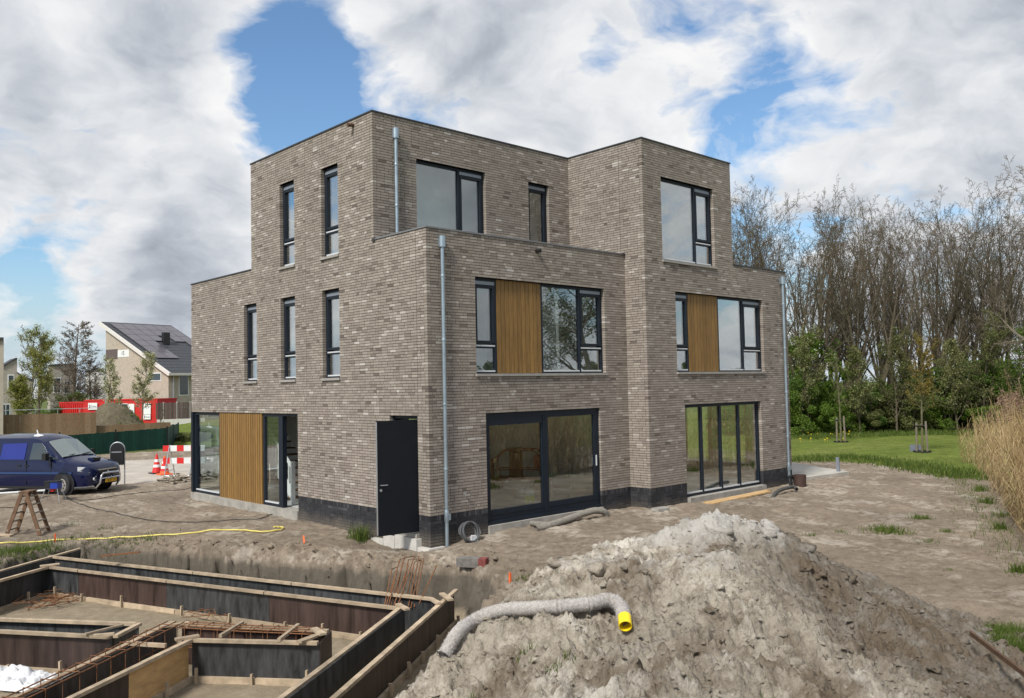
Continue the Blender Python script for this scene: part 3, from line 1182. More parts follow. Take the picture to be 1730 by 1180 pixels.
def fill(fr, a, b, z0, z1, dark=0):
    """one stretch of one course, wild bond: stretchers and headers mixed"""
    J = .009
    u = a
    run = 0
    first = True
    while u < b - .02:
        rem = b - u
        if first:
            L = rb.choice((.21, .10, .155, .10, .21))
        else:
            L = .10 if (rb.random() < .20 or run > 5) else .21
        first = False
        run = 0 if L < .15 else run + 1
        if rem < .245:
            L = rem
        elif rem - L - J < .06:
            L = max(.10, rem - J - .10)
        L = min(L, rem)
        BR.append((fr, u + .0008, u + L - .0008, z0, z1, tone(), dark, rb.gauss(0, .0008)))
        u += L + J


def minus(a, b, z0, z1, opens, breaks=()):
    iv = [(a, b)]
    for (p, q, c, d) in opens:
        if d > z0 + .01 and c < z1 - .01:
            n = []
            for s, e in iv:
                if p > s:
                    n.append((s, min(e, p)))
                if q < e:
                    n.append((max(s, q), e))
            iv = [(s, e) for s, e in n if e - s > .03]
    for k in breaks:
        n = []
        for s, e in iv:
            if s + .05 < k < e - .05:
                n += [(s, k - .006), (k + .006, e)]
            else:
                n.append((s, e))
        iv = n
    return iv


def courses(fr, rng, opens, brk, z0, n, dark=0):
    """rng(k, z) gives the span of course k"""
    for k in range(n):
        z = z0 + k * H
        sp = rng(k, z)
        for s, e in minus(sp[0], sp[1], z, z + H, opens, brk):
            fill(fr, s, e, z + .006, z + H - .006, dark)


T = .109
nT = round((ZT - ZP0) / H)
nP = round((ZP - ZP0) / H)


def rA(k, z):
    if z < ZP - .01:
        return (0. if k % 2 == 0 else T, YL)
    return (YT0 if k % 2 == 0 else YT0 + T, YT1)


courses(FA, rA, openA, (.36, 4.95), ZP0, nT)
courses(FB, lambda k, z: (T if k % 2 == 0 else 0., XI), openB, (), ZP0, nP)
k0 = nP - 4
courses(FC, lambda k, z: (T if (k + k0) % 2 == 0 else 0., XI), openC, (.66,), ZP0 + k0 * H, nT - k0)
courses(FD, lambda k, z: ((YD if k % 2 == 0 else YD + T), (0. if z < ZP - .01 else YT0)), [], (.12,), ZP0, nT)
courses(FE, lambda k, z: ((XI + T if k % 2 == 0 else XI), (XR if z < ZP - .01 else XR3)), openE, (), ZP0, nT)
# black plinth: a rowlock course on top, stretchers below
for fr, a, b, op in ((FA, 0., YL, openA), (FB, 0., XI, openB), (FD, YD, 0., []), (FE, XI, XR, openE)):
    outer = fr in (FB, FE)
    for s, e in minus(a + (.109 if outer else 0), b, ZP0 - .11, ZP0, op):
        u = s
        while u < e - .02:
            L = min(.05, e - u)
            BR.append((fr, u, u + L, ZP0 - .105, ZP0 - .0055, rb.random(), 1, rb.gauss(0, .001)))
            u += .0615
for fr, rg, op in ((FA, lambda k, z: (0. if k % 2 else T, YL), openA), (FB, lambda k, z: (T if k % 2 else 0., XI), openB),
                   (FD, lambda k, z: (YD if k % 2 else YD + T, 0.), []), (FE, lambda k, z: (XI + T if k % 2 else XI, XR), openE)):
    courses(fr, rg, op, (), ZP0 - .11 - 11 * H, 11, 1)

# the bricks that show largest become objects of their own, all others one part per facade
def pxsize(b):
    fr, u0, u1, z0, z1 = b[:5]
    p = np.array(fr.pt((u0 + u1) / 2, 0, (z0 + z1) / 2)) - CAM
    dpt = p @ FW
    nrm = np.array([0, -1, 0]) if fr.kind == 'y' else np.array([-1, 0, 0])
    cosv = abs(p @ nrm) / np.linalg.norm(p)
    x = 865 + F_PX * (p @ RT) / dpt
    y = 590 - F_PX * (p @ UP) / dpt
    if y > 925:
        return 0
    return (u1 - u0) * (z1 - z0) * cosv / dpt ** 2


def brick_arrays(lst):
    V, Fq, rn = [], [], []
    for i, (fr, u0, u1, z0, z1, r, dk, out) in enumerate(lst):
        d0, d1 = -out, .10
        if fr.kind == 'y':
            c = [(u0, fr.at + d0, z0), (u1, fr.at + d0, z0), (u1, fr.at + d1, z0), (u0, fr.at + d1, z0)]
        else:
            c = [(fr.at + d0, u1, z0), (fr.at + d0, u0, z0), (fr.at + d1, u0, z0), (fr.at + d1, u1, z0)]
        V += c + [(x, y, z1) for x, y, _ in c]
        n = 8 * i
        Fq += [(n, n + 1, n + 5, n + 4), (n + 3, n + 2, n + 1, n), (n + 4, n + 5, n + 6, n + 7), (n + 1, n + 2, n + 6, n + 5), (n + 3, n, n + 4, n + 7)]
        rn += [r] * 5
    return np.array(V), np.array(Fq), rn


wall_of = {FA: wA, FB: wB, FC: wC, FD: wD, FE: wE}
NT = 14
var_mesh = {}


def brick_mesh(L, hgt, dark, t):
    key = (round(L, 4), round(hgt, 4), dark, t)
    if key not in var_mesh:
        V = np.array([(-L / 2, 0, 0), (L / 2, 0, 0), (L / 2, .1, 0), (-L / 2, .1, 0), (-L / 2, 0, hgt), (L / 2, 0, hgt), (L / 2, .1, hgt), (-L / 2, .1, hgt)])
        Fq = [(0, 1, 5, 4), (3, 2, 1, 0), (4, 5, 6, 7), (1, 2, 6, 5), (3, 0, 4, 7)]
        me = np_mesh('brick', V, Fq, rnd=[(t + .5) / NT] * 5)
        me.materials.append(MT['plinth_brick'] if dark else MT['brick'])
        var_mesh[key] = me
    return var_mesh[key]


single = set()
for dark, cap in ((0, 300), (1, 110)):
    cand = sorted((i for i in range(len(BR)) if BR[i][6] == dark and (dark or .09 < BR[i][2] - BR[i][1] < .215)), key=lambda i: -pxsize(BR[i]))
    for i in cand[:cap]:
        fr, u0, u1, z0, z1, r, dk, out = BR[i]
        o = bpy.data.objects.new('brick', brick_mesh(u1 - u0, z1 - z0, dark, min(int(r * NT), NT - 1)))
        o.location = fr.pt((u0 + u1) / 2, -out, z0)
        if fr.kind == 'x':
            o.rotation_euler = (0, 0, -math.pi / 2)
        link(o, plinth_at(fr, (u0 + u1) / 2) if dark else wall_of[fr])
        single.add(i)
groups_ = {}
for i, b in enumerate(BR):
    if i not in single:
        o = plinth_at(b[0], (b[1] + b[2]) / 2) if b[6] else wall_of[b[0]]
        groups_.setdefault((o.name, b[6]), (o, []))[1].append(b)
for (nm, dark), (par, lst) in groups_.items():
    V, Fq, rn = brick_arrays(lst)
    me = np_mesh('brickwork', V, Fq, rnd=rn)
    o = mesh_obj('brickwork', me, MT['plinth_brick'] if dark else MT['brick'], par)
    o['kind'] = 'stuff'

# ---------------------------------------------- unseen sides, floors and roofs
mb = MB()
MT['brick_far'] = pmat('brick_plain', (.23, .2, .172), .9, var=.25, scale=9, bump=.4)
FR, FK = Fr('x', XR), Fr('y', YL)
# right end wall with two large openings, back wall with the corner glazing and openings added to brighten the rooms
for (a, b, z0, z1) in [(YD + .33, .55, -.5, ZP), (.55, 4.2, -.5, .0), (.55, 4.2, 2.44, ZP), (4.2, YL, -.5, ZP)]:
    mb.box(XR - .32, XR - .002, a, b, z0, z1)
for (a, b, z0, z1) in [(0.34, 2.6, 2.44, ZP), (2.6, 3.4, -.5, ZP), (3.4, 6.6, -.5, .0), (3.4, 6.6, 2.44, 3.3), (3.4, 6.6, 5.4, ZP), (6.6, 8., -.5, ZP), (8., 11., -.5, .0), (8., 11., 2.44, 3.3), (8., 11., 5.4, ZP), (11., XR - .33, -.5, ZP)]:
    mb.box(a, b, YL - .32, YL - .002, z0, z1)
mb.box(.33, XR3, YT1 - .32, YT1 - .002, ZP - .3, ZT)
mb.box(XR3 - .32, XR3 - .002, YD + .33, YT1 - .33, ZP - .3, ZT)
mb.build('rear_wall', MT['brick_far'], house)
mb = MB()
mb.box(.33, XR - .33, .33, YL - .33, -.18, 0.0)
mb.box(XI + .33, XR - .33, YD + .33, .33, -.18, 0.0)
mb.build('floor', MT['concrete_floor'], house)
mb = MB()
for z0, z1 in ((2.72, 3.0), (5.72, 6.0)):
    mb.box(.321, XR - .33, .321, YL - .33, z0, z1)
    mb.box(XI + .321, XR - .33, YD + .321, .32, z0, z1)
mb.box(.321, XR3 - .33, YT0 + .321, YT1 - .33, 8.75, 9.0)
mb.box(XI + .321, XR3 - .33, YD + .321, YT0 + .32, 8.75, 9.0)
mb.build('ceiling_slab', MT['ceiling'], house)
mb = MB()
mb.box(1.73, 3.0, 6.2, 6.32, 0, 2.715)
mb.box(7.9, 8.02, 1.3, 7.6, 0, 2.715)
mb.box(6.6, 7.9, 7.6, 7.7, 0, 2.715)
mb.box(1.35, 1.45, .325, 2.2, 0, 2.715)
mb.box(1.62, 1.72, 5.33, 9.4, 0, 2.715)
for z0 in (3.0, 6.0):
    mb.box(.33, 6.2, 2.9, 3.0, z0 + .003, z0 + 2.715)
    mb.box(4.2, 4.3, .34, 2.9, z0 + .003, 5.715) if z0 == 3.0 else mb.box(4.15, 4.25, 2.3, 2.9, z0 + .003, 8.745)
    mb.box(6.7, XR - 3.3, 3.2, 3.3, z0 + .003, z0 + 2.715)
    mb.box(1.1, 1.2, 3.0, 7.5, z0 + .003, z0 + 2.715)
mb.build('partition_wall', MT['plaster'], house)
# parapet trims
for light, bb in ((1, (-.022, .30, -.022, YT0 - .004, ZP, ZP + .035)), (1, (.30, XI - .002, -.022, .30, ZP, ZP + .034)),
                  (0, (-.022, .30, YT1 + .004, YL + .02, ZP, ZP + .03)), (0, (XR3 + .004, XR + .022, YD - .022, YD + .30, ZP, ZP + .03)),
                  (0, (-.022, .30, YT0 - .022, YT1 + .02, ZT, ZT + .032)), (0, (.30, XI - .022, YT0 - .022, YT0 + .30, ZT, ZT + .031)),
                  (0, (XI - .022, XI + .30, YD - .022, YT0 + .28, ZT, ZT + .032)), (0, (XI + .30, XR3 + .022, YD - .022, YD + .30, ZT, ZT + .031)),
                  (0, (-.035, .12, YT0 - .07, YT0 + .03, ZP - .03, ZP + .04)), (0, (XI - .10, XI + .02, -.035, .12, ZP - .02, ZP + .04))):
    mb = MB()
    mb.box(*bb)
    mb.build('parapet_trim', MT['trim_light'] if light else MT['trim'], house)
# roof decks
mb = MB()
mb.box(.33, XR - .33, .33, YL - .33, 6.0, 6.08)
mb.box(.33, XR3 - .33, YT0 + .33, YT1 - .33, 9.0, 9.06)
mb.build('roof', MT['trim'], house)


# ---------------------------------------------- windows
def window(fr, u0, u1, z0, z1, bays, sill=True, fw=.062, depth=.10, label=None, glass='glass', foot=False):
    """bays: list of (width share, kind); kind: 'fix', 'sash', 'vent' (tilt sash over a fixed light), 'wood'"""
    root = bpy.data.objects.new('window', None)
    link(root, house)
    if label:
        root['label'] = label
    d0, d1 = depth, depth + .085
    tot = sum(b[0] for b in bays)
    us = [u0]
    for b in bays:
        us.append(us[-1] + (u1 - u0) * b[0] / tot)
    fm = MB()
    G = .0015
    fr.box(fm, u0, u1, d0, d1, z1 - fw, z1 - G)
    fr.box(fm, u0, u1, d0, d1, z0, z0 + fw)
    fr.box(fm, u0 + G, u0 + fw, d0 + .001, d1, z0 + fw, z1 - fw)
    fr.box(fm, u1 - fw, u1 - G, d0 + .001, d1, z0 + fw, z1 - fw)
    for i in range(1, len(us) - 1):
        fr.box(fm, us[i] - fw / 2, us[i] + fw / 2, d0 + .001, d1, z0 + fw, z1 - fw)
    sash, pane, drip, vent = [], [], [], []
    for i, (w, kind) in enumerate(bays):
        a = us[i] + (fw if i == 0 else fw / 2)
        b = us[i + 1] - (fw if i == len(bays) - 1 else fw / 2)
        c, d = z0 + fw, z1 - fw
        if kind == 'fix':
            pane.append((a, b, c, d))
            drip.append((a + .004, b - .004, d0 - .006, d0 + .03, c - .022, c + .012))
        elif kind == 'wood':
            wp = bpy.data.objects.new('wood_panel', None)
            link(wp, root)
        elif kind in ('vent', 'sash'):
            tz = z0 + .60
            lo = c
            if kind == 'vent':
                fr.box(fm, a, b, d0 + .001, d1, tz - .035, tz + .035)
                drip.append((a + .004, b - .004, d0 - .008, d0 + .03, tz + .004, tz + .036))
                pane.append((a, b, c, tz - .035))
                drip.append((a + .004, b - .004, d0 - .006, d0 + .03, c - .022, c + .012))
                lo = tz + .035
            else:
                drip.append((a + .004, b - .004, d0 - .006, d0 + .03, c - .022, c + .012))
            vent.append((a, b, d0 - .012, d0 + .02, d - .085, d - .01))
            s = .058
            top = d - .10
            sm = MB()
            fr.box(sm, a + .004, b - .004, d0 - .012, d1 - .02, top - s, top)
            fr.box(sm, a + .004, b - .004, d0 - .012, d1 - .02, lo + .04, lo + .04 + s)
            fr.box(sm, a + .004, a + .004 + s, d0 - .011, d1 - .02, lo + .04 + s, top - s)
            fr.box(sm, b - .004 - s, b - .004, d0 - .011, d1 - .02, lo + .04 + s, top - s)
            sash.append(sm)
            fr.box(fm, a, b, d0 + .002, d1, d - .10, d)
            pane.append((a + s, b - s, lo + .04 + s, top - s))
    fm.build('frame', MT['frame'], root)
    for sm in sash:
        sm.build('sash', MT['frame'], root)
    for lst, nm, mt in ((drip, 'drip_rail', 'drip'), (vent, 'vent_grille', 'vent')):
        for bb in lst:
            m = MB()
            fr.box(m, *bb)
            m.build(nm, MT[mt], root)
    for (a, b, c, d) in pane:
        m = MB()
        fr.box(m, a - .012, b + .012, d0 + .036, d0 + .052, c - .012, d + .012)
        m.build('pane', MT[glass], root)
    if sill:
        m = MB()
        fr.box(m, u0 - .03, u1 + .03, -.045, depth + .01, z0 - .0615, z0 - .003)
        m.build('sill', MT['sill'], root)
    return root


def planks(fr, u0, u1, z0, z1, n, d=.09, th=.025, name='wood_panel', alt=False, gap=.006):
    root = bpy.data.objects.new(name, None)
    link(root, house)
    m = MB()
    fr.box(m, u0, u1, d + th, d + th + .02, z0, z1)
    m.build('backing', MT['black'], root)
    w = (u1 - u0) / n
    for i in range(n):
        m = MB()
        o_ = random.uniform(-.002, .002) + (.014 if alt and i % 2 else 0)
        fr.box(m, u0 + i * w + gap, u0 + (i + 1) * w - gap, d + o_, d + th, z0 + .004, z1 - .004, random.random())
        # shadow groove down the board's middle
        m.build('plank', MT['wood'], root)
    return root


for (a, b) in ((5.50, 6.26), (3.40, 4.17)):
    window(FA, a, b, 6.25, T3, [(1, 'vent')], label='tall narrow window of the top storey' if a > 5 else 'tall narrow top-storey window nearest the corner')
for (a, b, l) in ((7.61, 8.37, 'far'), (5.50, 6.26, 'middle'), (3.40, 4.17, 'near')):
    window(FA, a, b, WB + H, WT, [(1, 'vent')], label='%s tall narrow window of the middle storey' % l)
# strip windows with timber infill
window(FB, 1.33, 2.03, WB + H, WT, [(1, 'vent')], sill=False)
window(FB, 3.44, 5.63, WB + H, WT, [(1.35, 'fix'), (.84, 'vent')], sill=False)
planks(FB, 2.03, 3.44, WB + H + .004, WT - .004, 11)
mb = MB()
mb.box(1.30, 5.66, -.045, .11, WB + .002, WB + H - .003)
mb.build('sill', MT['sill'], house)
window(FE, 7.744, 8.415, WB + H, WT, [(1, 'vent')], sill=False)
window(FE, 9.818, 12.09, WB + H, WT, [(1.30, 'fix'), (.97, 'vent')], sill=False)
planks(FE, 8.415, 9.818, WB + H + .004, WT - .004, 10)
mb = MB()
mb.box(7.71, 12.12, YD - .045, YD + .11, WB + .002, WB + H - .003)
mb.build('sill', MT['sill'], house)
window(FC, 1.23, 3.40, 6.25, T3, [(1.36, 'fix'), (.81, 'sash')])
window(FC, 4.917, 5.685, 6.25, T3, [(1, 'sash')])
window(FE, 7.247, 9.66, 6.25, T3, [(1.62, 'fix'), (.79, 'vent')])
# garden doors of the bay: four lights
window(FE, 8.024, 11.827, .0, 2.4375, [(.886, 'fix'), (.92, 'fix'), (.93, 'fix'), (1.07, 'fix')], sill=False, fw=.085, glass='glass', label='four-light glazed garden front')
# ---------------------------------------------- left ground floor: corner glazing, timber, open doorway
window(FA, 10.05, 11.86, .0, 2.4375, [(1, 'fix')], sill=False, fw=.09, depth=.06, label='corner window of the ground floor', glass='glass_clear')
planks(FA, 7.41, 10.05, -.03, 2.43, 20, d=.030, th=.045, gap=.013)
window(FA, 6.45, 7.40, .0, 2.4375, [(1, 'fix')], sill=False, fw=.09, depth=.06, label='glazed side light next to the open doorway', glass='glass_clear')
mb = MB()
mb.box(.06, .16, 5.42, 5.47, .0, 2.4375)
mb.box(.06, .16, 5.47, 6.448, 2.37, 2.4375)
mb.box(.05, .17, 6.30, 6.448, .0, 2.37)
mb.build('doorway_frame', MT['frame'], house)
mb = MB()
mb.box(-.01, .14, 11.862, YL, .0, 2.4375)
mb.box(-.004, .09, 11.94, 12.0, .0, 2.4375)
mb.build('corner_post', MT['frame'], house)
mb = MB()
mb.box(.15, 2.5, YL - .12, YL - .06, 2.36, 2.43)
mb.box(.15, 2.5, YL - .12, YL - .06, 0.0, .08)
for x in (.15, 1.3, 2.44):
    mb.box(x, x + .07, YL - .121, YL - .061, .08, 2.36)
mb.build('rear_window_frame', MT['frame'], house)
mb = MB()
mb.box(.2, 2.46, YL - .095, YL - .085, .08, 2.36)
mb.build('rear_pane', MT['glass_clear'], house)
# ---------------------------------------------- concrete footing edge under the glazing
mb = MB()
for bb in ((-.03, .30, 5.425, YL + .03, -.5, -.012), (1.58, 5.36, -.05, .30, -.5, -.014), (8.03, 11.82, YD - .10, YD + .30, -.5, -.016)):
    mb = MB()
    mb.box(*bb)
    mb.build('footing', MT['concrete'], house)
# pale blocks of the footing by the side door
MT['cellblock'] = pmat('aerated_block', (.50, .485, .45), .95, var=.14, scale=6, bump=.5, bscale=50)
for (a, b, z0, z1) in [(-.10, .30, -.46, -.265), (.31, .76, -.46, -.11), (.77, 1.10, -.46, -.10), (1.11, 1.52, -.46, -.16), (1.53, 2.0, -.46, -.265)]:
    mb = MB()
    mb.box(-.12 - random.uniform(0, .02), .30, a, b, z0, z1)
    mb.build('footing_block', MT['cellblock'], house)
mb = MB()
mb.box(-.06, .30, .39, 1.395, -.10, -.02)
mb.build('door_threshold', MT['concrete'], house)
# ---------------------------------------------- sliding door
root = bpy.data.objects.new('sliding_door', None)
link(root, house)
root['label'] = 'wide dark sliding glass door'
a, b, z0, z1 = 1.573, 5.367, .0, 2.4375
fm = MB()
FB.box(fm, a, b, .06, .20, z1 - .10, z1 - .002)
FB.box(fm, a, b, .03, .20, z0 - .012, z0 + .06)
FB.box(fm, a + .002, a + .09, .061, .20, z0 + .06, z1 - .10)
FB.box(fm, b - .09, b - .002, .061, .20, z0 + .06, z1 - .10)
FB.box(fm, 3.40, 3.56, .062, .20, z0 + .06, z1 - .10)
fm.build('frame', MT['frame'], root)
for (s, e, dd, zt, zb) in ((a + .09, 3.47, .105, z1 - .22, .30), (3.47, b - .09, .085, z1 - .10, .30)):
    m = MB()
    FB.box(m, s, e, dd - .03, dd + .04, .06, zb)
    FB.box(m, s, e, dd - .03, dd + .04, zt - .06, z1 - .10)
    FB.box(m, s, s + .07, dd - .029, dd + .04, zb, zt - .06)
    FB.box(m, e - .10, e, dd - .029, dd + .04, zb, zt - .06)
    FB.box(m, s + .02, e - .02, dd - .042, dd - .03, .19, .205)
    m.build('leaf', MT['frame'], root)
    m = MB()
    FB.box(m, s + .06, e - .09, dd + .002, dd + .014, zb - .01, zt - .05)
    m.build('pane', MT['glass'], root)
m = MB()
m.bar((b - .15, .03, 1.02), (b - .15, .03, 1.28), .025, .025)
m.build('handle', MT['drip'], root)
# ---------------------------------------------- side door, standing open
door = bpy.data.objects.new('side_door', None)
link(door, house)
door['label'] = 'plain dark side door standing wide open'
m = MB()
hx, hy, L, ang = .02, .40, .955, R_(172.6)
dv = Vector((math.cos(ang), math.sin(ang), 0))
nv = Vector((-dv.y, dv.x, 0))
p0 = Vector((hx, hy, 0))
z0, z1 = .03, 2.365
m.prism([p0 + Vector((0, 0, z0)), p0 + dv * L + Vector((0, 0, z0)), p0 + dv * L + nv * -.055 + Vector((0, 0, z0)), p0 + nv * -.055 + Vector((0, 0, z0))], (0, 0, z1 - z0))
m.build('leaf', MT['dark_panel'], door)
m = MB()
q = p0 + dv * (L + .001)
m.prism([q + Vector((0, 0, z0 + .02)), q + dv * .004 + Vector((0, 0, z0 + .02)), q + dv * .004 - nv * .055 + Vector((0, 0, z0 + .02)), q - nv * .055 + Vector((0, 0, z0 + .02))], (0, 0, z1 - z0 - .04))
m.build('edge_strip', MT['steel'], door)
fc = 1          # the face turned to the street corner
q = p0 + dv * (L - .07) + nv * (.0 if fc < 0 else .0)
m = MB()
m.tube([q + Vector((0, 0, 1.06)), q + nv * .06 + Vector((0, 0, 1.06))], .012, 8)
m.tube([q + nv * .055 + Vector((0, 0, 1.06)), q + nv * .055 - dv * .13 + Vector((0, 0, 1.06))], .010, 8)
m.tube([q - nv * -.001 + Vector((0, 0, .955)), q + nv * .012 + Vector((0, 0, .955))], .027, 14)
m.tube([q - nv * .056 + Vector((0, 0, 1.06)), q - nv * .115 + Vector((0, 0, 1.06))], .012, 8)
m.tube([q - nv * .11 + Vector((0, 0, 1.06)), q - nv * .11 - dv * .13 + Vector((0, 0, 1.06))], .010, 8)
m.tube([q - nv * .056 + Vector((0, 0, .955)), q - nv * .068 + Vector((0, 0, .955))], .027, 14)
m.build('handle', MT['steel'], door, True)
mb = MB()
mb.box(.09, .17, .386, .45, -.02, 2.436)
mb.box(.09, .17, 1.335, 1.399, -.02, 2.436)
mb.box(.091, .17, .45, 1.335, 2.37, 2.436)
mb.build('door_frame', MT['frame'], house)
# ---------------------------------------------- rain pipes
def rainpipe(x, y, z0, z1, shoe=False):
    root = bpy.data.objects.new('rain_pipe', None)
    link(root, house)
    m = MB()
    yy = y - .075
    m.tube([(x, yy, z0), (x, yy, z1 - .24)], .04, 16)
    m.build('pipe', MT['zinc'], root, True)
    m = MB()
    m.tube([(x, yy, z1 - .24), (x, yy, z1 - .235), (x, yy, z1)], [.05, .075, .075], 16)
    m.box(x - .05, x + .05, yy, y, z1 - .2, z1 - .05)
    m.build('hopper', MT['zinc'], root, True)
    z = z1 - .85
    while z > z0 + .3:
        m = MB()
        m.tube([(x, yy, z - .03), (x, yy, z - .012), (x, yy, z + .012), (x, yy, z + .03)], [.043, .047, .047, .043], 16)
        m.box(x - .012, x + .012, yy + .03, y + .002, z - .012, z + .012)
        m.build('bracket', MT['zinc'], root, True)
        z -= 1.35 if z1 < 7 else .95
    if shoe:
        m = MB()
        m.tube([(x, yy, z0 + .52), (x, yy, z0 + .56), (x, yy, z0 + .74), (x, yy, z0 + .78)], [.042, .052, .052, .042], 16)
        m.box(x + .02, x + .06, yy - .065, yy - .02, z0 + .57, z0 + .70)
        m.build('access_cap', MT['zinc'], root, True)


p = ony(668, 217, YT0 - .07)
rainpipe(float(p[0]), YT0, 6.0, 9.02)
p = ony(746.5, 410, -.07)
rainpipe(float(p[0]), 0., -.30, 6.22, True)
p = ony(1321.5, 475, YD - .07)
rainpipe(float(p[0]), YD, -.25, 6.22, True)
# overflow spouts, tap, lamp outlet
for (pt, dr) in ((onx(597, 212, 0.), (-.16, 0, -.02)), (ony(906, 424, 0.), (0, -.14, -.02))):
    m = MB()
    p = Vector(pt)
    m.tube([p - Vector(dr) * .3, p + Vector(dr)], .045, 12)
    m.build('overflow_spout', MT['rust_dark'] if dr[0] else MT['black'], house, True)
p = Vector(ony(783, 834, 0.))
m = MB()
m.tube([p, p + Vector((0, -.07, 0))], .018, 10)
m.tube([p + Vector((0, -.07, .03)), p + Vector((0, -.07, -.06))], .014, 10)
m.box(p.x - .03, p.x + .03, p.y - .085, p.y - .06, p.z + .03, p.z + .045)
m.build('outdoor_tap', MT['steel'], house, True)
# ---------------------------------------------- staircase in the hall
st = bpy.data.objects.new('staircase', None)
link(st, house)
for k in range(13):
    m = MB()
    y = 6.72 + k * .235
    m.box(.56, 1.56, y, y + .27, .175 * (k + 1) - .04, .175 * (k + 1))
    m.build('tread', MT['old_wood'], st)
    m = MB()
    m.box(.56, 1.56, y + .03, y + .05, .175 * k, .175 * (k + 1) - .041)
    m.build('riser', MT['white'], st)
m = MB()
m.box(.46, .55, 6.57, 6.66, 0, 1.15)
m.build('newel_post', MT['white'], st)
m = MB()
m.bar((.505, 6.66, 1.0), (.505, 9.6, 3.15), .05, .07)
m.bar((.505, 6.66, .28), (.505, 9.6, 2.46), .045, .26)
m.build('handrail', MT['white'], st)
for k in range(15):
    m = MB()
    y = 6.8 + k * .185
    m.box(.488, .522, y, y + .035, .35 + (y - 6.66) * .735, 1.0 + (y - 6.66) * .731)
    m.build('baluster', MT['white'], st)
# ---------------------------------------------- timber reveals of the end-wall openings
for (a, b) in ((.55, .78), (1.75, 2.15), (3.0, 3.5), (3.9, 4.2)):
    m = MB()
    m.box(XR - .30, XR - .24, a, b, .0, 2.44)
    m.build('timber_panel', MT['wood'], house)
m = MB()
m.box(XR - .301, XR - .241, .56, 4.19, 0.0, .42)
m.build('timber_panel', MT['wood'], house)
m = MB()
m.box(XR - .34, XR - .2, .56, 4.19, .42, .46)
m.build('window_board', MT['white'], house)
# ================================================================== things inside the house seen through the glass
MT['red_frame'] = pmat('red_tube', (.42, .03, .02), .5, var=.15)
MT['plywood_warm'] = pmat('bench_wood', (.42, .20, .07), .7, var=.25, scale=6)
t = thing('site_trolley', 'red and orange tubular trolley with boards standing inside behind the sliding door', 'trolley', (4.3, 3.4, 0.0))
for y in (3.1, 3.75):
    m = MB()
    m.tube([(3.55, y, .12), (3.55, y, .85), (3.85, y, 1.12), (4.75, y, 1.12), (5.05, y, .85), (5.05, y, .12)], .022, 8)
    m.tube([(3.55, y, .55), (5.05, y, .55)], .018, 8)
    m.build('side_frame', MT['red_frame'], t, True)
m = MB()
m.box(3.55, 5.05, 3.12, 3.73, .22, .30)
m.build('deck', MT['red_frame'], t)
m = MB()
m.box(4.0, 4.35, 3.2, 3.6, .30, 1.18)
m.build('board', MT['plywood_warm'], t)
m = MB()
m.box(4.75, 5.1, 3.15, 3.55, .6, .95)
m.build('tool_box', MT['red'], t)
for x in (3.75, 4.85):
    for y in (3.06, 3.79):
        m = MB()
        m.tube([(x, y - .02, .11), (x, y + .02, .11)], .11, 16)
        m.build('wheel', MT['rubber'], t, True)
t = thing('workbench', 'orange wooden trestle bench at the left behind the sliding door', 'bench', (3.0, 3.3, 0))
m = MB()
m.box(2.55, 3.3, 3.0, 3.6, .78, .86)
m.build('top', MT['plywood_warm'], t)
for x in (2.65, 3.2):
    for y in (3.05, 3.55):
        m = MB()
        m.bar((x, y, 0), (x, y, .78), .06)
        m.build('leg', MT['plywood_warm'], t)
t = thing('jerrycan', 'translucent jerrycan with yellow-green liquid on the concrete floor inside', 'jerrycan', (2.9, 1.4, 0))
MT['fluid'] = pmat('green_fluid', (.50, .62, .02), .3, var=.1)
MT['milky'] = pmat('milky_plastic', (.55, .58, .50), .4, var=.1)
m = MB()
m.box(2.78, 3.03, 1.32, 1.48, 0.003, .17)
m.build('liquid', MT['fluid'], t)
m = MB()
m.box(2.78, 3.03, 1.32, 1.48, .172, .29)
m.add([(2.78, 1.32, .29), (3.03, 1.32, .29), (3.03, 1.48, .29), (2.78, 1.48, .29), (2.83, 1.36, .35), (2.95, 1.36, .35), (2.95, 1.44, .35), (2.83, 1.44, .35)], [(0, 1, 5, 4), (1, 2, 6, 5), (2, 3, 7, 6), (3, 0, 4, 7), (4, 5, 6, 7)])
m.tube([(2.88, 1.4, .35), (2.88, 1.4, .40)], .03, 10)
m.build('upper_body', MT['milky'], t)
t = thing('white_bucket', 'small white tub on the floor behind the sliding door', 'tub', (2.75, 2.2, 0))
m = MB()
m.lathe([(.10, 0.002), (.13, .2), (.14, .2), (.14, .22)], 18, (2.75, 2.2, 0))
m.build('body', MT['white'], t, True)
t = thing('step_stool', 'folding aluminium step stool behind the right pane of the sliding door', 'step stool', (4.75, 1.15, 0))
m = MB()
m.tube([(4.5, 1.0, 0), (4.52, 1.12, .85), (4.58, 1.13, .95), (4.95, 1.13, .95), (5.01, 1.12, .85), (5.03, 1.0, 0)], .016, 8)
m.build('front_frame', MT['drip'], t, True)
m = MB()
m.tube([(4.52, 1.45, 0), (4.53, 1.15, .5), (5.0, 1.15, .5), (5.01, 1.45, 0)], .014, 8)
m.build('rear_frame', MT['drip'], t, True)
for z, y in ((.25, 1.08), (.5, 1.15)):
    m = MB()
    m.box(4.52, 5.01, y - .08, y + .10, z, z + .03)
    m.build('step', MT['drip'], t)
t = thing('cardboard_box', 'brown cardboard box on the floor behind the step stool', 'box', (4.5, 2.1, 0))
MT['cardboard'] = pmat('cardboard', (.30, .19, .10), .9, var=.12)
m = MB()
m.box(4.2, 4.75, 1.9, 2.3, .002, .38)
m.build('body', MT['cardboard'], t)

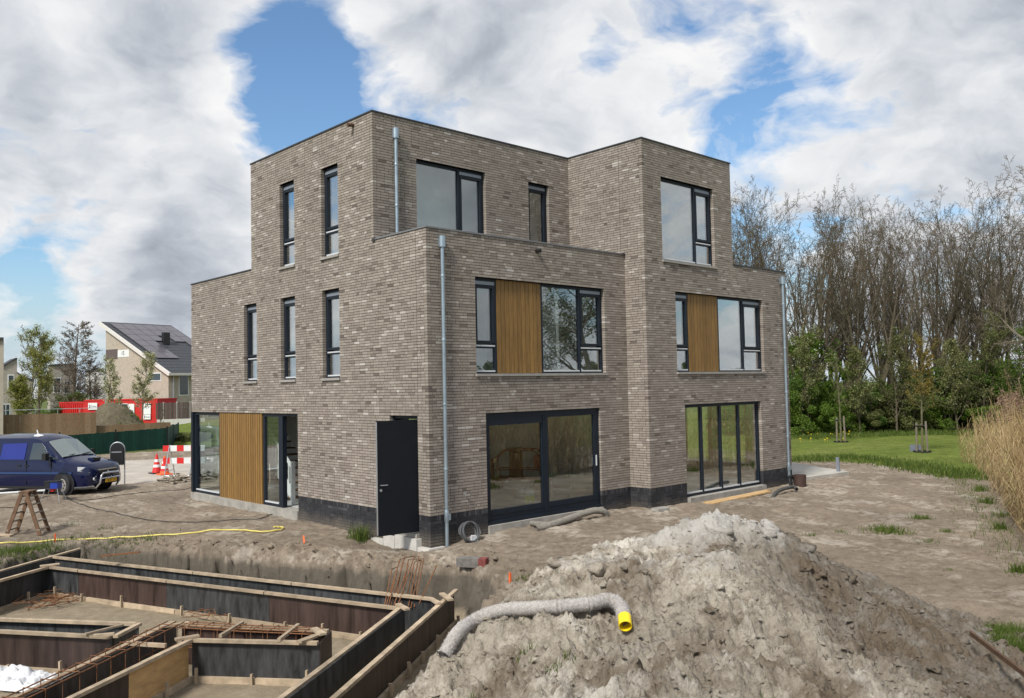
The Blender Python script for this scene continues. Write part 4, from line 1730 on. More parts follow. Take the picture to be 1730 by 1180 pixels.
for nm, loc_, rz_ in (('site_trolley', (6.95, 4.6, 0), -53), ('workbench', (6.05, 5.15, 0), -50), ('jerrycan', (4.83, 2.04, 0), -45), ('white_bucket', (5.5, 3.1, 0), 0), ('step_stool', (5.72, 1.75, 0), -48), ('cardboard_box', (6.5, 3.1, 0), -40)):
    o_ = bpy.data.objects[nm]
    o_.location = loc_
    o_.rotation_euler = (0, 0, R_(rz_))
# ================================================================== formwork of the new foundation
TOPZ, PH = -.5, .6


def beam_form(name, label, p, q, side, mat, seams=(), stakes=(), cap=True, foot=True, cuts=None, panel_mats=None, z0=None, th=.02, capw=.075, caph=.045, capoff=0.):
    """one straight shuttering wall from p to q; side = +1/-1: which side carries the battens"""
    p, q = Vector((p[0], p[1], 0)), Vector((q[0], q[1], 0))
    d = (q - p).normalized()
    n = Vector((-d.y, d.x, 0)) * side
    L = (q - p).length
    root = thing(name, label, 'formwork', ((p + q) / 2)[:2] + (TOPZ - PH,), group='foundation formwork')
    zb = TOPZ - PH - .03
    cut = [0.] + list(seams) + [L]
    for i, (a, b) in enumerate(zip(cut, cut[1:])):
        m = MB()
        A, B = p + d * (a + .002), p + d * (b - .002)
        o_ = n * random.uniform(-.004, .004)
        m.prism([A + o_ + Vector((0, 0, zb)), B + o_ + Vector((0, 0, zb)), B + o_ + n * -th + Vector((0, 0, zb)), A + o_ + n * -th + Vector((0, 0, zb))], (0, 0, TOPZ - zb - random.uniform(.0, .006)), random.random())
        m.build('panel', (panel_mats[i] if panel_mats else mat), root)
    def battens(z, cc, w, h, name, off, ov=0.):
        cu = [-ov] + list(cc) + [L + ov]
        for a, b in zip(cu, cu[1:]):
            m = MB()
            k = random.uniform(-.008, .008)
            m.bar(p + d * (a + .006) + n * (off + k) + Vector((0, 0, z + k * .3)), p + d * (b - .006) + n * (off - k) + Vector((0, 0, z - k * .3)), w, h, r=random.random())
            m.build(name, MT['pine'], root)
    if cap:
        battens(TOPZ - caph / 2 + .022, cuts if cuts is not None else seams, capw, caph, 'top_batten', capw / 2 + .006 + capoff)
    if foot:
        battens(TOPZ - PH + .045, [s + .2 for s in (cuts if cuts is not None else seams) if s + .2 < L - .2], .055, .09, 'foot_batten', .035)
    for s in stakes:
        m = MB()
        b_ = p + d * s + n * (.095 + random.uniform(0, .01))
        b2 = b_ + d * random.uniform(-.02, .02) + n * random.uniform(-.02, .01)
        m.bar(b_ + Vector((0, 0, TOPZ - PH - .1)), b2 + Vector((0, 0, TOPZ - PH + random.uniform(.13, .24))), .045, .03, up=d, r=random.random())
        m.build('stake', MT['pine'], root)
    return root


OB0, OB1 = (-5.35, 6.70), (-1.98, -2.62)
IB0, IB1 = (-5.69, 5.49), (-2.70, -2.70)
beam_form('formwork', 'long outer back shutter beside the clay bank, topped by a pale batten', OB0, OB1, -1, MT['ply_black'], (1.9, 4.4, 6.9, 9.0), (), foot=False, capoff=-.02)
beam_form('formwork', 'long inner back shutter of dark plywood facing the sand floor', IB0, IB1, -1, MT['ply_dark'], (.92, 3.42, 5.95), (.35, 1.15, 2.3, 3.9, 5.1, 6.4, 7.2, 8.0), cuts=(1.0, 3.5, 5.9), panel_mats=[MT['ply_black'], MT['ply_dark'], MT['ply_black'], MT['ply_dark']])
beam_form('formwork', 'outer left shutter running out of the picture beyond the sand floor', (-10.6, 2.70), (-4.55, 7.12), 1, MT['ply_black'], (2.5, 5.0), (), foot=False)
beam_form('formwork', 'inner left shutter running out of the picture, dark side to the sand', (-10.3, 2.40), (-5.69, 5.49), -1, MT['ply_black'], (2.5,), (2.9, 3.9, 4.9))
beam_form('formwork', 'inner right shutter, mottled black side facing the heap of soil', (-2.69, -2.76), (-8.2, -6.58), -1, MT['ply_black'], (2.5, 5.0), (), cuts=(1.95, 4.4), foot=False)
beam_form('formwork', 'outer right shutter of brown plywood along the foot of the soil heap', (-1.35, -2.40), (-7.9, -7.02), 1, MT['ply_dark'], (2.5, 5.0), (.1, .75, 1.35, 2.1, 2.75, 3.5, 4.2, 5.1), cuts=(2.49, 5.0))
beam_form('formwork', 'back shutter of the short inner beam at the left edge', (-8.9, 3.52), (-6.0, -.44), -1, MT['ply_black'], (2.5,), (), foot=False)
beam_form('formwork', 'front shutter of the short inner beam at the left edge, above the white sheet', (-9.2, 3.1), (-6.51, -.89), -1, MT['ply_dark'], (2.4,), (2.2, 3.1, 4.0), cuts=(2.6,))
beam_form('formwork', 'end shutter closing the short inner beam at the left edge', (-6.53, -.90), (-6.02, -.46), -1, MT['ply_black'], (), (.25,), foot=False)
beam_form('formwork', 'left shutter of the slanting middle beam under the rebar cage', (-10.4, -4.42), (-5.58, -.84), 1, MT['ply_black'], (2.4, 4.4), (), foot=False, caph=.03)
beam_form('formwork', 'right shutter of the slanting middle beam with one bare plywood sheet', (-10.2, -4.78), (-5.82, -1.90), -1, MT['ply_dark'], (2.9, 3.97), (3.9, 4.6), cuts=(2.9, 4.2), panel_mats=[MT['ply_dark'], MT['ply_dark'], MT['ply_light']])
beam_form('formwork', 'front shutter of the middle beam end, shiny black with white scratches', (-5.77, -1.90), (-4.58, -3.39), -1, MT['ply_black'], (), (.12, .95, 1.75), cuts=())
beam_form('formwork', 'back shutter of the middle beam end behind the rebar', (-5.55, -.99), (-4.17, -2.98), -1, MT['ply_dark'], (1.2,), (), foot=False)
beam_form('formwork', 'end shutter closing the middle beam close to the inner right shutter', (-4.58, -3.42), (-4.16, -3.02), -1, MT['ply_dark'], (), (), foot=False, cap=False)
# loose battens laid across the shutters
loose = [((-6.95, -.62), (-5.95, -.62 - .35), 'short loose batten across the left beam end'),]
def lath(u0, v0, u1, v1, z, label, w=.09, h=.03):
    a, b = onz(u0, v0, z), onz(u1, v1, z)
    m = MB()
    m.bar(a, b, w, h, r=random.random())
    c = tuple((a + b) / 2)
    o = m.build('loose_batten', MT['pine'], None, loc=c)
    tag(o, label, 'batten', 'loose battens on the formwork')


ZL = TOPZ + .042
lath(144, 1072, 208, 1056, ZL, 'slim batten lying slantwise on the left inner beam end', .05)
lath(158, 1074, 193, 1071, ZL + .03, 'stubby board on the corner of the left inner beam', .07)
lath(296, 1081, 336, 1074, ZL, 'flat board laid at the bend of the slanting beam', .09)
lath(372, 1075, 410, 1052, ZL, 'first batten laid across the rebar of the middle beam', .05, .045)
lath(471, 1082, 504, 1056, ZL, 'second batten laid across the rebar of the middle beam', .05, .045)
lath(505, 1085, 545, 1070, ZL, 'board lying across the end of the middle beam', .10)
lath(530, 1062, 546, 1072, ZL + .03, 'small offcut on the end of the middle beam', .10)
lath(672, 1021, 688, 1030, ZL, 'offcut nailed on the inner right corner', .09)
lath(728, 1012, 742, 1020, ZL, 'pale offcut by the outer right corner', .09)
lath(746, 1003, 762, 1014, ZL + .03, 'pale offcut crossing the tip of the outer right shutter', .09)
lath(270, 1060, 320, 1052, ZL - .01, 'batten beside the bend of the rebar cage', .06)
lath(68, 957, 100, 953, ZL, 'board across the far left corner of the formwork', .10)
lath(214, 1087, 280, 1091, TOPZ + .03, 'cross board tying the slanting beam shutters', .05, .05)


# ---------------------------------------------- reinforcement
def cage(name, label, p, q, w, h, z, step, n_top=3):
    p, q = Vector((p[0], p[1], 0)), Vector((q[0], q[1], 0))
    d = (q - p).normalized()
    n = Vector((-d.y, d.x, 0))
    L = (q - p).length
    root = thing(name, label, 'rebar cage', ((p + q) / 2)[:2] + (z - h,))
    for zz in (z - .012, z - h + .012):
        for i in range(n_top):
            o_ = (i / (n_top - 1) - .5) * (w - .02)
            m = MB()
            m.tube([p + n * o_ + d * -.05 + Vector((0, 0, zz)), p + n * o_ + d * (L * .5) + Vector((0, 0, zz - .008)), q + n * o_ + d * .08 + Vector((0, 0, zz))], .0085, 6)
            m.build('bar', MT['rebar'], root, True)
    s = .1
    while s < L:
        c = p + d * s + n * random.uniform(-.01, .01)
        m = MB()
        pts = [c + n * (w / 2) + Vector((0, 0, z)), c - n * (w / 2) + Vector((0, 0, z)), c - n * (w / 2) + Vector((0, 0, z - h)), c + n * (w / 2) + Vector((0, 0, z - h)), c + n * (w / 2) + Vector((0, 0, z))]
        m.tube(pts, .006, 6)
        m.build('stirrup', MT['rebar'], root)
        s += step
    return root


cage('rebar_cage', 'long rusty rebar cage lying on the slanting middle beam', (-8.6, -3.24), (-5.75, -1.16), .30, .36, TOPZ + .10, .30)
cage('rebar_cage', 'short rusty rebar cage on the middle beam end near the inner right shutter', (-5.6, -1.25), (-4.45, -2.98), .34, .30, TOPZ + .06, .27, 4)
# heap of stirrups on the sand, tangle by the back shutter
def tangle(name, label, c, n, size, seed, tall=.1, cat='rebar'):
    r = random.Random(seed)
    root = thing(name, label, cat, c)
    for k in range(n):
        m = MB()
        x, y = c[0] + r.uniform(-.5, .5) * size, c[1] + r.uniform(-.5, .5) * size
        a = r.uniform(0, math.pi)
        w, h = r.uniform(.5, .9) * size, r.uniform(.25, .4) * size
        dx, dy = Vector((math.cos(a), math.sin(a), 0)), Vector((-math.sin(a), math.cos(a), r.uniform(-.25, .25)))
        b = Vector((x, y, c[2] + r.uniform(.01, tall)))
        pts = [b - dx * w / 2 - dy * h / 2, b + dx * w / 2 - dy * h / 2, b + dx * w / 2 + dy * h / 2, b - dx * w / 2 + dy * h / 2, b - dx * w / 2 - dy * h / 2]
        m.tube(pts, .007, 5)
        m.build('stirrup', MT['rebar'], root)


p = onz(85, 1021, -1.08)
tangle('stirrup_pile', 'flat pile of rusty stirrups on the sand in the far left corner of the formwork', (p[0], p[1], -1.07), 14, .8, 3, .14)
p = onz(360, 1043, -1.05)
tangle('stirrup_pile', 'few bent stirrups on the sand in front of the inner back shutter', (p[0], p[1], -1.07), 6, .6, 4, .2)
# starter bars leaning against the clay bank
t = thing('starter_bars', 'bundle of rusty bent starter bars leaning on the clay bank below the house corner', 'rebar', dep(690, 1020, 14.5))
for (u0, v0, u1, v1, u2, v2, u3, v3) in [(652, 1003, 676, 945, 700, 940, 672, 1002), (660, 1004, 684, 941, 708, 940, 690, 1003), (666, 1004, 680, 950, 690, 955, 664, 1006), (676, 1005, 690, 946, 716, 944, 700, 1004), (650, 1000, 662, 962, 672, 958, 656, 1004), (684, 1004, 700, 950, 712, 946, 694, 1006)]:
    m = MB()
    A = dep(u0, v0 + 22, 14.55)
    D_ = dep(u1, v1, 14.95)
    E_ = dep(u2, v2, 14.85)
    G_ = dep(u3, v3 + 22, 14.45)
    m.tube([A, D_, E_, G_], .011, 6)
    m.build('bar', MT['rebar'], t)
m = MB()
m.tube([dep(708, 1020, 14.3), dep(738, 955, 14.7)], .010, 6)
m.build('bar', MT['rebar'], t)
# crumpled white sheet
p = onz(50, 1155, -1.08)
N = 70
X, Y = np.meshgrid(np.linspace(-.62, .62, N), np.linspace(-.34, .34, N), indexing='ij')
Zs = .15 * np.maximum(0, .6 + fbm(X, Y, 2.4, 3, 301)) * np.exp(-((X + .22) / .34) ** 2 - (Y / .28) ** 2) + .075 * (1 - 3 * np.abs(fbm(X + Y * .4, Y, 3.0, 3, 305))) + .05 * cells(X + .1 * fbm(X, Y, 4, 2, 307), Y, .2, 311, .9, .15) + .03
rim = 1 - np.maximum(np.abs(X) / .62, np.abs(Y) / .34)
Zs = np.where(rim < .12, Zs * np.maximum(rim, 0) / .12 + .004, Zs)
w_ = .12 * fbm(X, Y, 2, 2, 309)
c_, s_ = math.cos(R_(-55)), math.sin(R_(-55))
Xr, Yr = (X + w_) * c_ - (Y - w_) * s_, (X + w_) * s_ + (Y - w_) * c_
MT['sheet'] = pmat('white_sheet', (.62, .63, .64), .5, var=.06)
me = np_mesh('plastic_sheet', np.stack([Xr, Yr, Zs], -1).reshape(-1, 3), grid_faces(N, N), smooth=True)
tag(mesh_obj('plastic_sheet', me, MT['sheet'], loc=(p[0], p[1], -1.075)), 'crumpled white plastic sheet on the sand at the bottom left', 'plastic sheet')

# rusty lath on the bank, pole leaning on the bank, planks at the left edge
def beam_obj(name, a, b, w, h, mat, label, cat):
    m = MB()
    m.bar(a, b, w, h)
    tag(m.build(name, mat, None, loc=tuple((np.array(a) + np.array(b)) / 2)), label, cat)


beam_obj('rusty_bar', onz(170, 940, -.28), onz(236, 933, -.22), .04, .03, MT['rebar'], 'rusty bar lying on the pit edge above the outer back shutter', 'steel bar')
beam_obj('thin_pole', onz(436, 980, -.8), dep(431, 941, 17.1), .03, .03, MT['pine'], 'thin wooden pole leaning against the clay bank', 'pole')
beam_obj('loose_plank', ong(-20, 905) + np.array([0, 0, .04]), ong(20, 908) + np.array([0, 0, .04]), .14, .04, MT['pine'], 'pale plank lying on the ground at the left picture edge', 'plank')
beam_obj('steel_strip', dep(1640, 1070, 9.6), dep(1735, 1142, 8.2), .03, .05, MT['rust_dark'], 'brown rusty steel bar sticking out over the grass at the right edge', 'steel bar')
# ---------------------------------------------- marker stakes
def stake(u, v, z, hgt, label, lean=0.0):
    b = ong(u, v)
    root_z = float(gz(np.array([b[0]]), np.array([b[1]]))[0]) - .04
    m = MB()
    a = Vector((b[0], b[1], root_z))
    t_ = a + Vector((lean, 0, hgt + .04))
    m.bar(a, t_, .035, .03)
    tag(m.build('marker_stake', MT['orange'], None, loc=tuple(a)), label, 'stake', 'orange marker stakes')


stake(93, 918, -.2, .20, 'orange marker stake beside the yellow hose at the left')
stake(862, 988, -.22, .22, 'orange marker stake at the foot of the soil heap')
m = MB()
a = onz(514, 918, -.2)
m.bar(Vector(a), Vector(a) + Vector((.05, .12, .13)), .03, .03)
tag(m.build('marker_stake', MT['orange'], None, loc=tuple(a)), 'leaning orange marker peg in front of the side door', 'stake', 'orange marker stakes')

# ---------------------------------------------- brick offcut, coils, hoses
p = onz(800, 948, -.18)
t = thing('kerb_offcut', 'concrete offcut with a red painted end on the ground before the house corner', 'block', p, rz=R_(-58))
m = MB()
m.box(-.30, .12, -.11, .11, -.10, .06)
m.build('body', pmat('dirty_concrete', (.16, .15, .135), .95, var=.35, scale=9, bump=.4), t)
m = MB()
m.box(.121, .26, -.108, .108, -.10, .055)
m.build('painted_end', pmat('red_brick_end', (.19, .048, .042), .95, var=.45, scale=20), t)


def coil(name, label, c, R, nrm, turns, rad, mat, seed):
    r = random.Random(seed)
    n = Vector(nrm).normalized()
    u = n.cross(Vector((0, 0, 1))).normalized()
    w = u.cross(n)
    w = w if w.z > 0 else -w
    pts = []
    for i in range(turns * 26):
        t = i / 26 * 2 * math.pi
        k = 1 + .16 * math.sin(t * .37 + 1) + .04 * math.sin(t * 1.3)
        pts.append(Vector(c) + (u * math.cos(t) * k + w * math.sin(t) * .92) * R * (1 - .045 * (i / 26 % 4)) + n * (.05 * math.sin(t * .21) + .01 * r.random()))
    lowz = min(p.z for p in pts)
    for p in pts:
        p.z += c[2] - lowz + rad
    m = MB()
    m.tube(pts, rad, 6)
    tag(m.build(name, mat, None, True, loc=tuple(c)), label, 'cable coil')


coil('cable_coil', 'coil of grey cable duct leaning on the black plinth by the corner rain pipe', (.83, -.26, -.24), .24, (.1, -1, .35), 9, .011, pmat('grey_duct', (.10, .105, .11), .5, var=.2), 2)
coil('cable_coil', 'coil of dark cable at the foot of the far right rain pipe', tuple(np.array([13.05, -.90, -.22])), .22, (.1, -1, .35), 6, .012, MT['black'], 5)
m = MB()
m.add([(.78, -.36, -.23), (.98, -.34, -.23), (.93, -.26, -.13), (.8, -.28, -.1)], [(0, 1, 2, 3)])
m.prism([(.78, -.37, -.22), (.99, -.35, -.22), (.95, -.33, -.10), (.80, -.35, -.08)], (0, .02, .01))
tag(m.build('foil_scrap', MT['sheet'], None, loc=(.88, -.34, -.2)), 'scrap of pale foil tucked into the grey cable coil', 'foil')


def hose(name, pts, rad, mat, label, cat='hose', lift=.016, n=8, sub=6, wob=.03, seed=1):
    """smooth line laid on the ground through the given plan points"""
    r = random.Random(seed)
    P_ = [Vector((p[0], p[1], 0)) for p in pts]
    out = []
    for i in range(len(P_) - 1):
        p0, p1, p2, p3 = P_[max(i - 1, 0)], P_[i], P_[i + 1], P_[min(i + 2, len(P_) - 1)]
        for k in range(sub):
            t = k / sub
            q = .5 * ((2 * p1) + (-p0 + p2) * t + (2 * p0 - 5 * p1 + 4 * p2 - p3) * t * t + (-p0 + 3 * p1 - 3 * p2 + p3) * t ** 3)
            out.append(q + Vector((r.uniform(-wob, wob), r.uniform(-wob, wob), 0)) * (0 if k == 0 else 1))
    out.append(P_[-1])
    xy = np.array([(q.x, q.y) for q in out])
    zz = gz(xy[:, 0], xy[:, 1])
    zz = np.convolve(np.pad(zz, 1, 'edge'), [.25, .5, .25], 'valid') + rad + lift
    m = MB()
    m.tube([(a, b, c) for (a, b), c in zip(xy, zz)], rad, n)
    return tag(m.build(name, mat, None, True, loc=(xy[0, 0], xy[0, 1], float(zz[0]))), label, cat)


MT['yellow_hose'] = pmat('yellow_hose', (.66, .56, .13), .5, var=.12)
yp = [ong(u, v) for u, v in [(-60, 912), (-20, 916), (0, 920), (40, 918), (100, 915), (180, 912), (240, 908), (300, 905), (350, 900), (390, 896), (405, 896), (415, 898), (440, 899), (468, 897), (478, 894), (474, 892), (462, 893)]]
hose('garden_hose', yp, .017, MT['yellow_hose'], 'long yellow garden hose snaking across the bare ground on the left', wob=.015)
MT['cable'] = pmat('black_cable', (.025, .022, .02), .6, var=.2)
hose('power_cable', [ong(u, v) for u, v in [(108, 838), (130, 846), (170, 842), (240, 833), (300, 830), (329, 824)]], .011, MT['cable'], 'thin dark cable running from the power box to the house corner', 'cable')
hose('power_cable', [ong(u, v) for u, v in [(106, 840), (150, 858), (200, 868), (250, 880), (330, 884), (400, 880), (440, 877), (462, 868), (472, 862)]], .011, MT['cable'], 'thin dark cable looping over the ground to the open doorway', 'cable')
hose('power_cable', [ong(u, v) for u, v in [(-30, 858), (20, 858), (60, 845), (80, 840)]], .010, MT['cable'], 'dark cable coming in from the left edge behind the ladder', 'cable')
MT['grey_hose'] = pmat('dusty_hose', (.20, .185, .16), .9, var=.3, scale=20, bump=.5)
# ribbed drain pipe in front of the sliding door
def ribbed(name, pts, rad, mat, label, pitch=.02, depth=.004, n=14, endmat=None, cat='drain pipe', sub=40, rag=0.):
    P_ = [Vector(p) for p in pts]
    out = []
    for i in range(len(P_) - 1):
        p0, p1, p2, p3 = P_[max(i - 1, 0)], P_[i], P_[i + 1], P_[min(i + 2, len(P_) - 1)]
        for k in range(sub):
            t = k / sub
            out.append(.5 * ((2 * p1) + (-p0 + p2) * t + (2 * p0 - 5 * p1 + 4 * p2 - p3) * t * t + (-p0 + 3 * p1 - 3 * p2 + p3) * t ** 3))
    out.append(P_[-1])
    r = random.Random(3)
    rads = [rad + (depth if k % 2 else -depth) + r.uniform(-rag, rag) for k in range(len(out))]
    m = MB()
    m.tube(out, rads, n, cap=False)
    m.tube(out[::-1], [max(q - .012, .01) for q in rads[::-1]], n, cap=False)
    return m, out


pp = [onz(905, 893, -.12), onz(925, 889, -.1), onz(955, 879, -.06), onz(985, 868, .02), onz(1005, 863, .05), onz(1020, 865, .0), onz(1026, 872, -.1)]
pp[0][2] = -.12
m, _ = ribbed('drain', [(q[0], q[1], q[2]) for q in pp], .075, MT['grey_hose'], '', n=14)
tag(m.build('drain_hose', MT['grey_hose'], None, True, loc=tuple(pp[3])), 'dusty grey ribbed drain hose lying along the sliding door', 'drain hose')
q0 = onz(900, 888, -.1)
m, _ = ribbed('drain', [(q0[0] - .02, q0[1] + .06, -.06), (q0[0] + .12, q0[1] - .12, -.07), (q0[0] + .25, q0[1] - .36, -.09)], .06, MT['grey_hose'], '', n=14, sub=8)
tag(m.build('drain_hose', MT['grey_hose'], None, True, loc=(q0[0], q0[1], -.1)), 'short stub of grey drain hose pointing away from the sliding door', 'drain hose')
pp = [onz(1304, 843, -.2), onz(1312, 832, -.08), onz(1325, 826, -.02), onz(1340, 823, -.02), onz(1346, 827, -.06)]
m, _ = ribbed('drain', [tuple(q) for q in pp], .05, MT['rubber'], '', n=12, sub=10)
tag(m.build('drain_hose', pmat('dark_hose', (.06, .06, .055), .8, var=.3), None, True, loc=tuple(pp[2])), 'short dark ribbed hose arching at the far right house corner', 'drain hose')
m = MB()
p = onz(1352, 824, -.18)
m.lathe([(.15, -.02), (.17, .0), (.185, .40), (.165, .40), (.15, .02)], 20, (p[0], p[1], -.2), cap=False)
m.lathe([(.15, 0.0), (.15, .02)], 20, (p[0], p[1], -.2))
tag(m.build('brown_tub', pmat('brown_plastic', (.055, .030, .024), .6, var=.2), None, True, loc=(p[0], p[1], -.2)), 'dark brown tub beside the concrete terrace slab', 'tub')
# planks in front of the garden front
a, b = onz(1203, 851, -.13), onz(1299, 831, -.13)
for k, off in enumerate((0., .17)):
    m = MB()
    o_ = Vector((-.02, off, .0))
    m.bar(Vector(a) + o_, Vector(b) + o_ + Vector((.0 + .25 * k, 0, 0)), .15, .04, r=random.random())
    tag(m.build('plank', pmat('fresh_plank', (.55, .36, .17), .75, var=.2, scale=5), None, loc=tuple((np.array(a) + np.array(b)) / 2)), 'fresh plank on the ground before the garden front, %s one' % ('outer' if k == 0 else 'inner'), 'plank', 'planks before the garden front')
m = MB()
p = onz(1115, 862, -.1)
m.prism([(p[0] - .22, p[1] - .12, -.12), (p[0] + .2, p[1] - .14, -.12), (p[0] + .24, p[1] + .1, -.11), (p[0] - .2, p[1] + .12, -.11)], (0.01, 0, .07))
tag(m.build('grey_slab', MT['concrete'], None, loc=(p[0], p[1], -.1)), 'small pale slab lying at the corner of the projecting bay', 'slab')
# concrete terrace slab at the far corner
pl = [(13.52, -.40), (16.95, -.80), (19.5, 3.2), (13.52, 3.4)]
m = MB()
m.prism([(x, y, -.30) for x, y in pl], (0, 0, .25))
tag(m.build('terrace_slab', pmat('pale_concrete', (.40, .38, .335), .9, var=.16, scale=2, bump=.3), None, loc=(16, 1, -.2)), 'pale concrete terrace slab beyond the right house corner', 'terrace')
p = onz(1419, 797, -.05)
m = MB()
m.bar((p[0], p[1] + .06, -.05), (p[0] - .02, p[1] + .06, .42), .10, .06)
tag(m.build('grey_post', pmat('grey_pvc', (.20, .225, .27), .5, var=.1), None, loc=tuple(p)), 'short grey plastic post on the terrace slab', 'post')
# ---------------------------------------------- wrapped drain pipe with the yellow end
def mz(u, v, d0=6., d1=13.):
    """where the sight line meets the heap"""
    best = None
    for D_ in np.arange(d0, d1, .01):
        q = dep(u, v, D_)
        if q[2] < mound_base(np.array([q[0]]), np.array([q[1]]))[0] + .05:
            return q
    return dep(u, v, 9.)


pts = []
for (u, v) in [(750, 1116), (775, 1083), (805, 1055), (845, 1040), (900, 1036), (950, 1033), (1000, 1028), (1028, 1022), (1046, 1030), (1053, 1046), (1056, 1062)]:
    q = mz(u, v)
    zt = float(mound_z(np.array([q[0] - .04, q[0], q[0] + .04]), np.array([q[1], q[1], q[1]])).max())
    pts.append(Vector((q[0], q[1], max(q[2] + .05, zt + .035))))
t = thing('wrapped_drain_pipe', 'hairy grey fibre-wrapped drain pipe with a yellow open end on the soil heap', 'drain pipe', tuple(pts[4]))
m, line = ribbed('p', pts, .070, None, '', n=16, depth=.003, sub=14, rag=.004)
MT['fibre'] = pmat('fibre_wrap', (.40, .375, .35), 1.0, var=.35, scale=60, bump=1.0, bscale=120)
m.build('fibre_wrap', MT['fibre'], t, True)
hv, hf = [], []
rh = np.random.RandomState(9)
lp = np.array([tuple(q) for q in line])
for k in range(5200):
    i = rh.randint(0, len(lp) - 1)
    q = lp[i] + (lp[min(i + 1, len(lp) - 1)] - lp[i]) * rh.rand()
    tdir = lp[min(i + 1, len(lp) - 1)] - lp[i]
    tdir = tdir / (np.linalg.norm(tdir) + 1e-9)
    rnd_ = rh.randn(3)
    rad_ = rnd_ - tdir * (rnd_ @ tdir)
    rad_ /= np.linalg.norm(rad_)
    a_ = q + rad_ * .068
    sd_ = np.cross(rad_, tdir)
    e_ = a_ + rad_ * rh.uniform(.004, .022) + tdir * rh.uniform(-.045, .045) + sd_ * rh.uniform(-.04, .04)
    n0 = len(hv)
    w_ = np.cross(e_ - a_, rad_)
    w_ = w_ / (np.linalg.norm(w_) + 1e-9) * .0016
    hv += [a_ - w_, a_ + w_, e_]
    hf.append((n0, n0 + 1, n0 + 2))
me = np_mesh('loose_fibres', np.array(hv) - np.array(OFF[t.name]), hf, rnd=rh.rand(len(hf)))
o = mesh_obj('loose_fibres', me, rmat('fibre_hair', [(0, (.26, .23, .20)), (.6, (.48, .45, .42)), (1, (.70, .68, .66))], bump=0, rough=.9), t)
o['kind'] = 'stuff'
e0 = pts[-1]
pts[-1].z += .015
ed = (Vector(_h) * -.85 - Vector(_rt) * .06 + Vector((0, 0, -.42))).normalized()
m = MB()
m.tube([e0 - ed * .05, e0 + ed * .085], .066, 20, cap=False)
m.tube([e0 + ed * .085, e0 - ed * .05], .059, 20, cap=False)
m.tube([e0 + ed * .0849, e0 + ed * .086], [.066, .059], 20, cap=False)
m.build('yellow_end', MT['yellow'], t, True)
# ================================================================== van
MT['van_paint'] = pmat('dark_blue_paint', (.0028, .0065, .038), .14, var=.06, scale=2, spec=.6)
MT['van_stripe'] = pmat('blue_stripe', (.02, .05, .14), .35, var=.05)
MT['van_glass'] = pmat('tinted_glass', (.035, .05, .06), .06, var=.1, scale=1, spec=.8)
MT['van_panel'] = pmat('blue_window_film', (.012, .022, .19), .15, var=.1, scale=1, spec=.6)
MT['lamp'] = pmat('lamp_glass', (.62, .66, .68), .15, var=.2, scale=20, spec=.8)
MT['plate'] = pmat('number_plate', (.80, .47, .02), .5, var=.04)
MT['chrome'] = pmat('chrome', (.62, .63, .65), .2, metal=.9, var=.05)
van = thing('van', 'dark blue delivery van with bull bar and yellow number plate parked at the left', 'van', (-1.2, 15.9, -.2), rz=R_(-57))


def ring(pts_half):          # mirrored closed ring from half outline (y>=0), list of (y, z)
    return pts_half + [(-y, z) for y, z in reversed(pts_half) if y > 1e-6]


# body: cross-sections from nose to tail; local x forward, left side +y
secs = []
for (x, zb, zs, wb, ws, zh, crown) in [(0.0, .36, .52, .50, .56, .74, .02), (-.06, .30, .50, .66, .70, .84, .03), (-.18, .27, .50, .76, .80, .93, .04), (-.45, .26, .50, .82, .86, 1.01, .06),
                                       (-.80, .26, .50, .84, .885, 1.08, .07), (-1.08, .26, .50, .85, .90, 1.14, .08)]:
    secs.append((x, [(0, zb), (wb, zb), (ws, zs), (ws, zs + .16), (ws - .03, zh - .06), (ws - .10, zh), (ws * .5, zh + crown * .7), (0, zh + crown)]))
for (x, wr, zr, cr) in [(-1.40, .78, 1.42, .06), (-1.75, .70, 1.72, .06), (-2.05, .68, 1.86, .06), (-2.5, .68, 1.90, .06), (-3.6, .68, 1.90, .06), (-4.5, .68, 1.87, .05), (-4.72, .62, 1.75, .05)]:
    w = .90 if x > -4.6 else .84
    secs.append((x, [(0, .26), (w - .05, .26), (w, .50), (w, .66), (w - .025, 1.10), (wr + .03, zr - .06), (wr * .55, zr + cr * .7), (0, zr + cr)]))
m = MB()
n = None
vs_, fs_ = [], []
for (x, hp) in secs:
    rg = [(y, z) for y, z in hp] + [(-y, z) for y, z in reversed(hp) if y > 1e-6]
    n = len(rg)
    vs_ += [(x, y, z) for y, z in rg]
for i in range(len(secs) - 1):
    for k in range(n):
        fs_.append((i * n + k, i * n + (k + 1) % n, (i + 1) * n + (k + 1) % n, (i + 1) * n + k))
fs_.append(tuple(range(n))[::-1])
fs_.append(tuple(range((len(secs) - 1) * n, len(secs) * n)))
m.add(vs_, fs_)
body = m.build('body', MT['van_paint'], van, True)


def side_y(x, z):      # half width of the flank above the belt line
    zr = np.interp(-x, [1.08, 1.40, 1.75, 2.05, 2.5, 4.5], [1.08, 1.36, 1.66, 1.80, 1.84, 1.81])
    wr = np.interp(-x, [1.08, 1.40, 1.75, 2.05, 4.5], [.86, .81, .73, .71, .71])
    return .875 + (wr - .875) * min(max((z - 1.10) / (zr - 1.10), 0), 1)


def side_pane(name, poly, mat, side, parent=van, off=.012):
    m = MB()
    a = [(x, side * (side_y(x, z) + off), z) for x, z in poly]
    m.prism(a, (0, -side * .03, 0))
    return m.build(name, mat, parent)


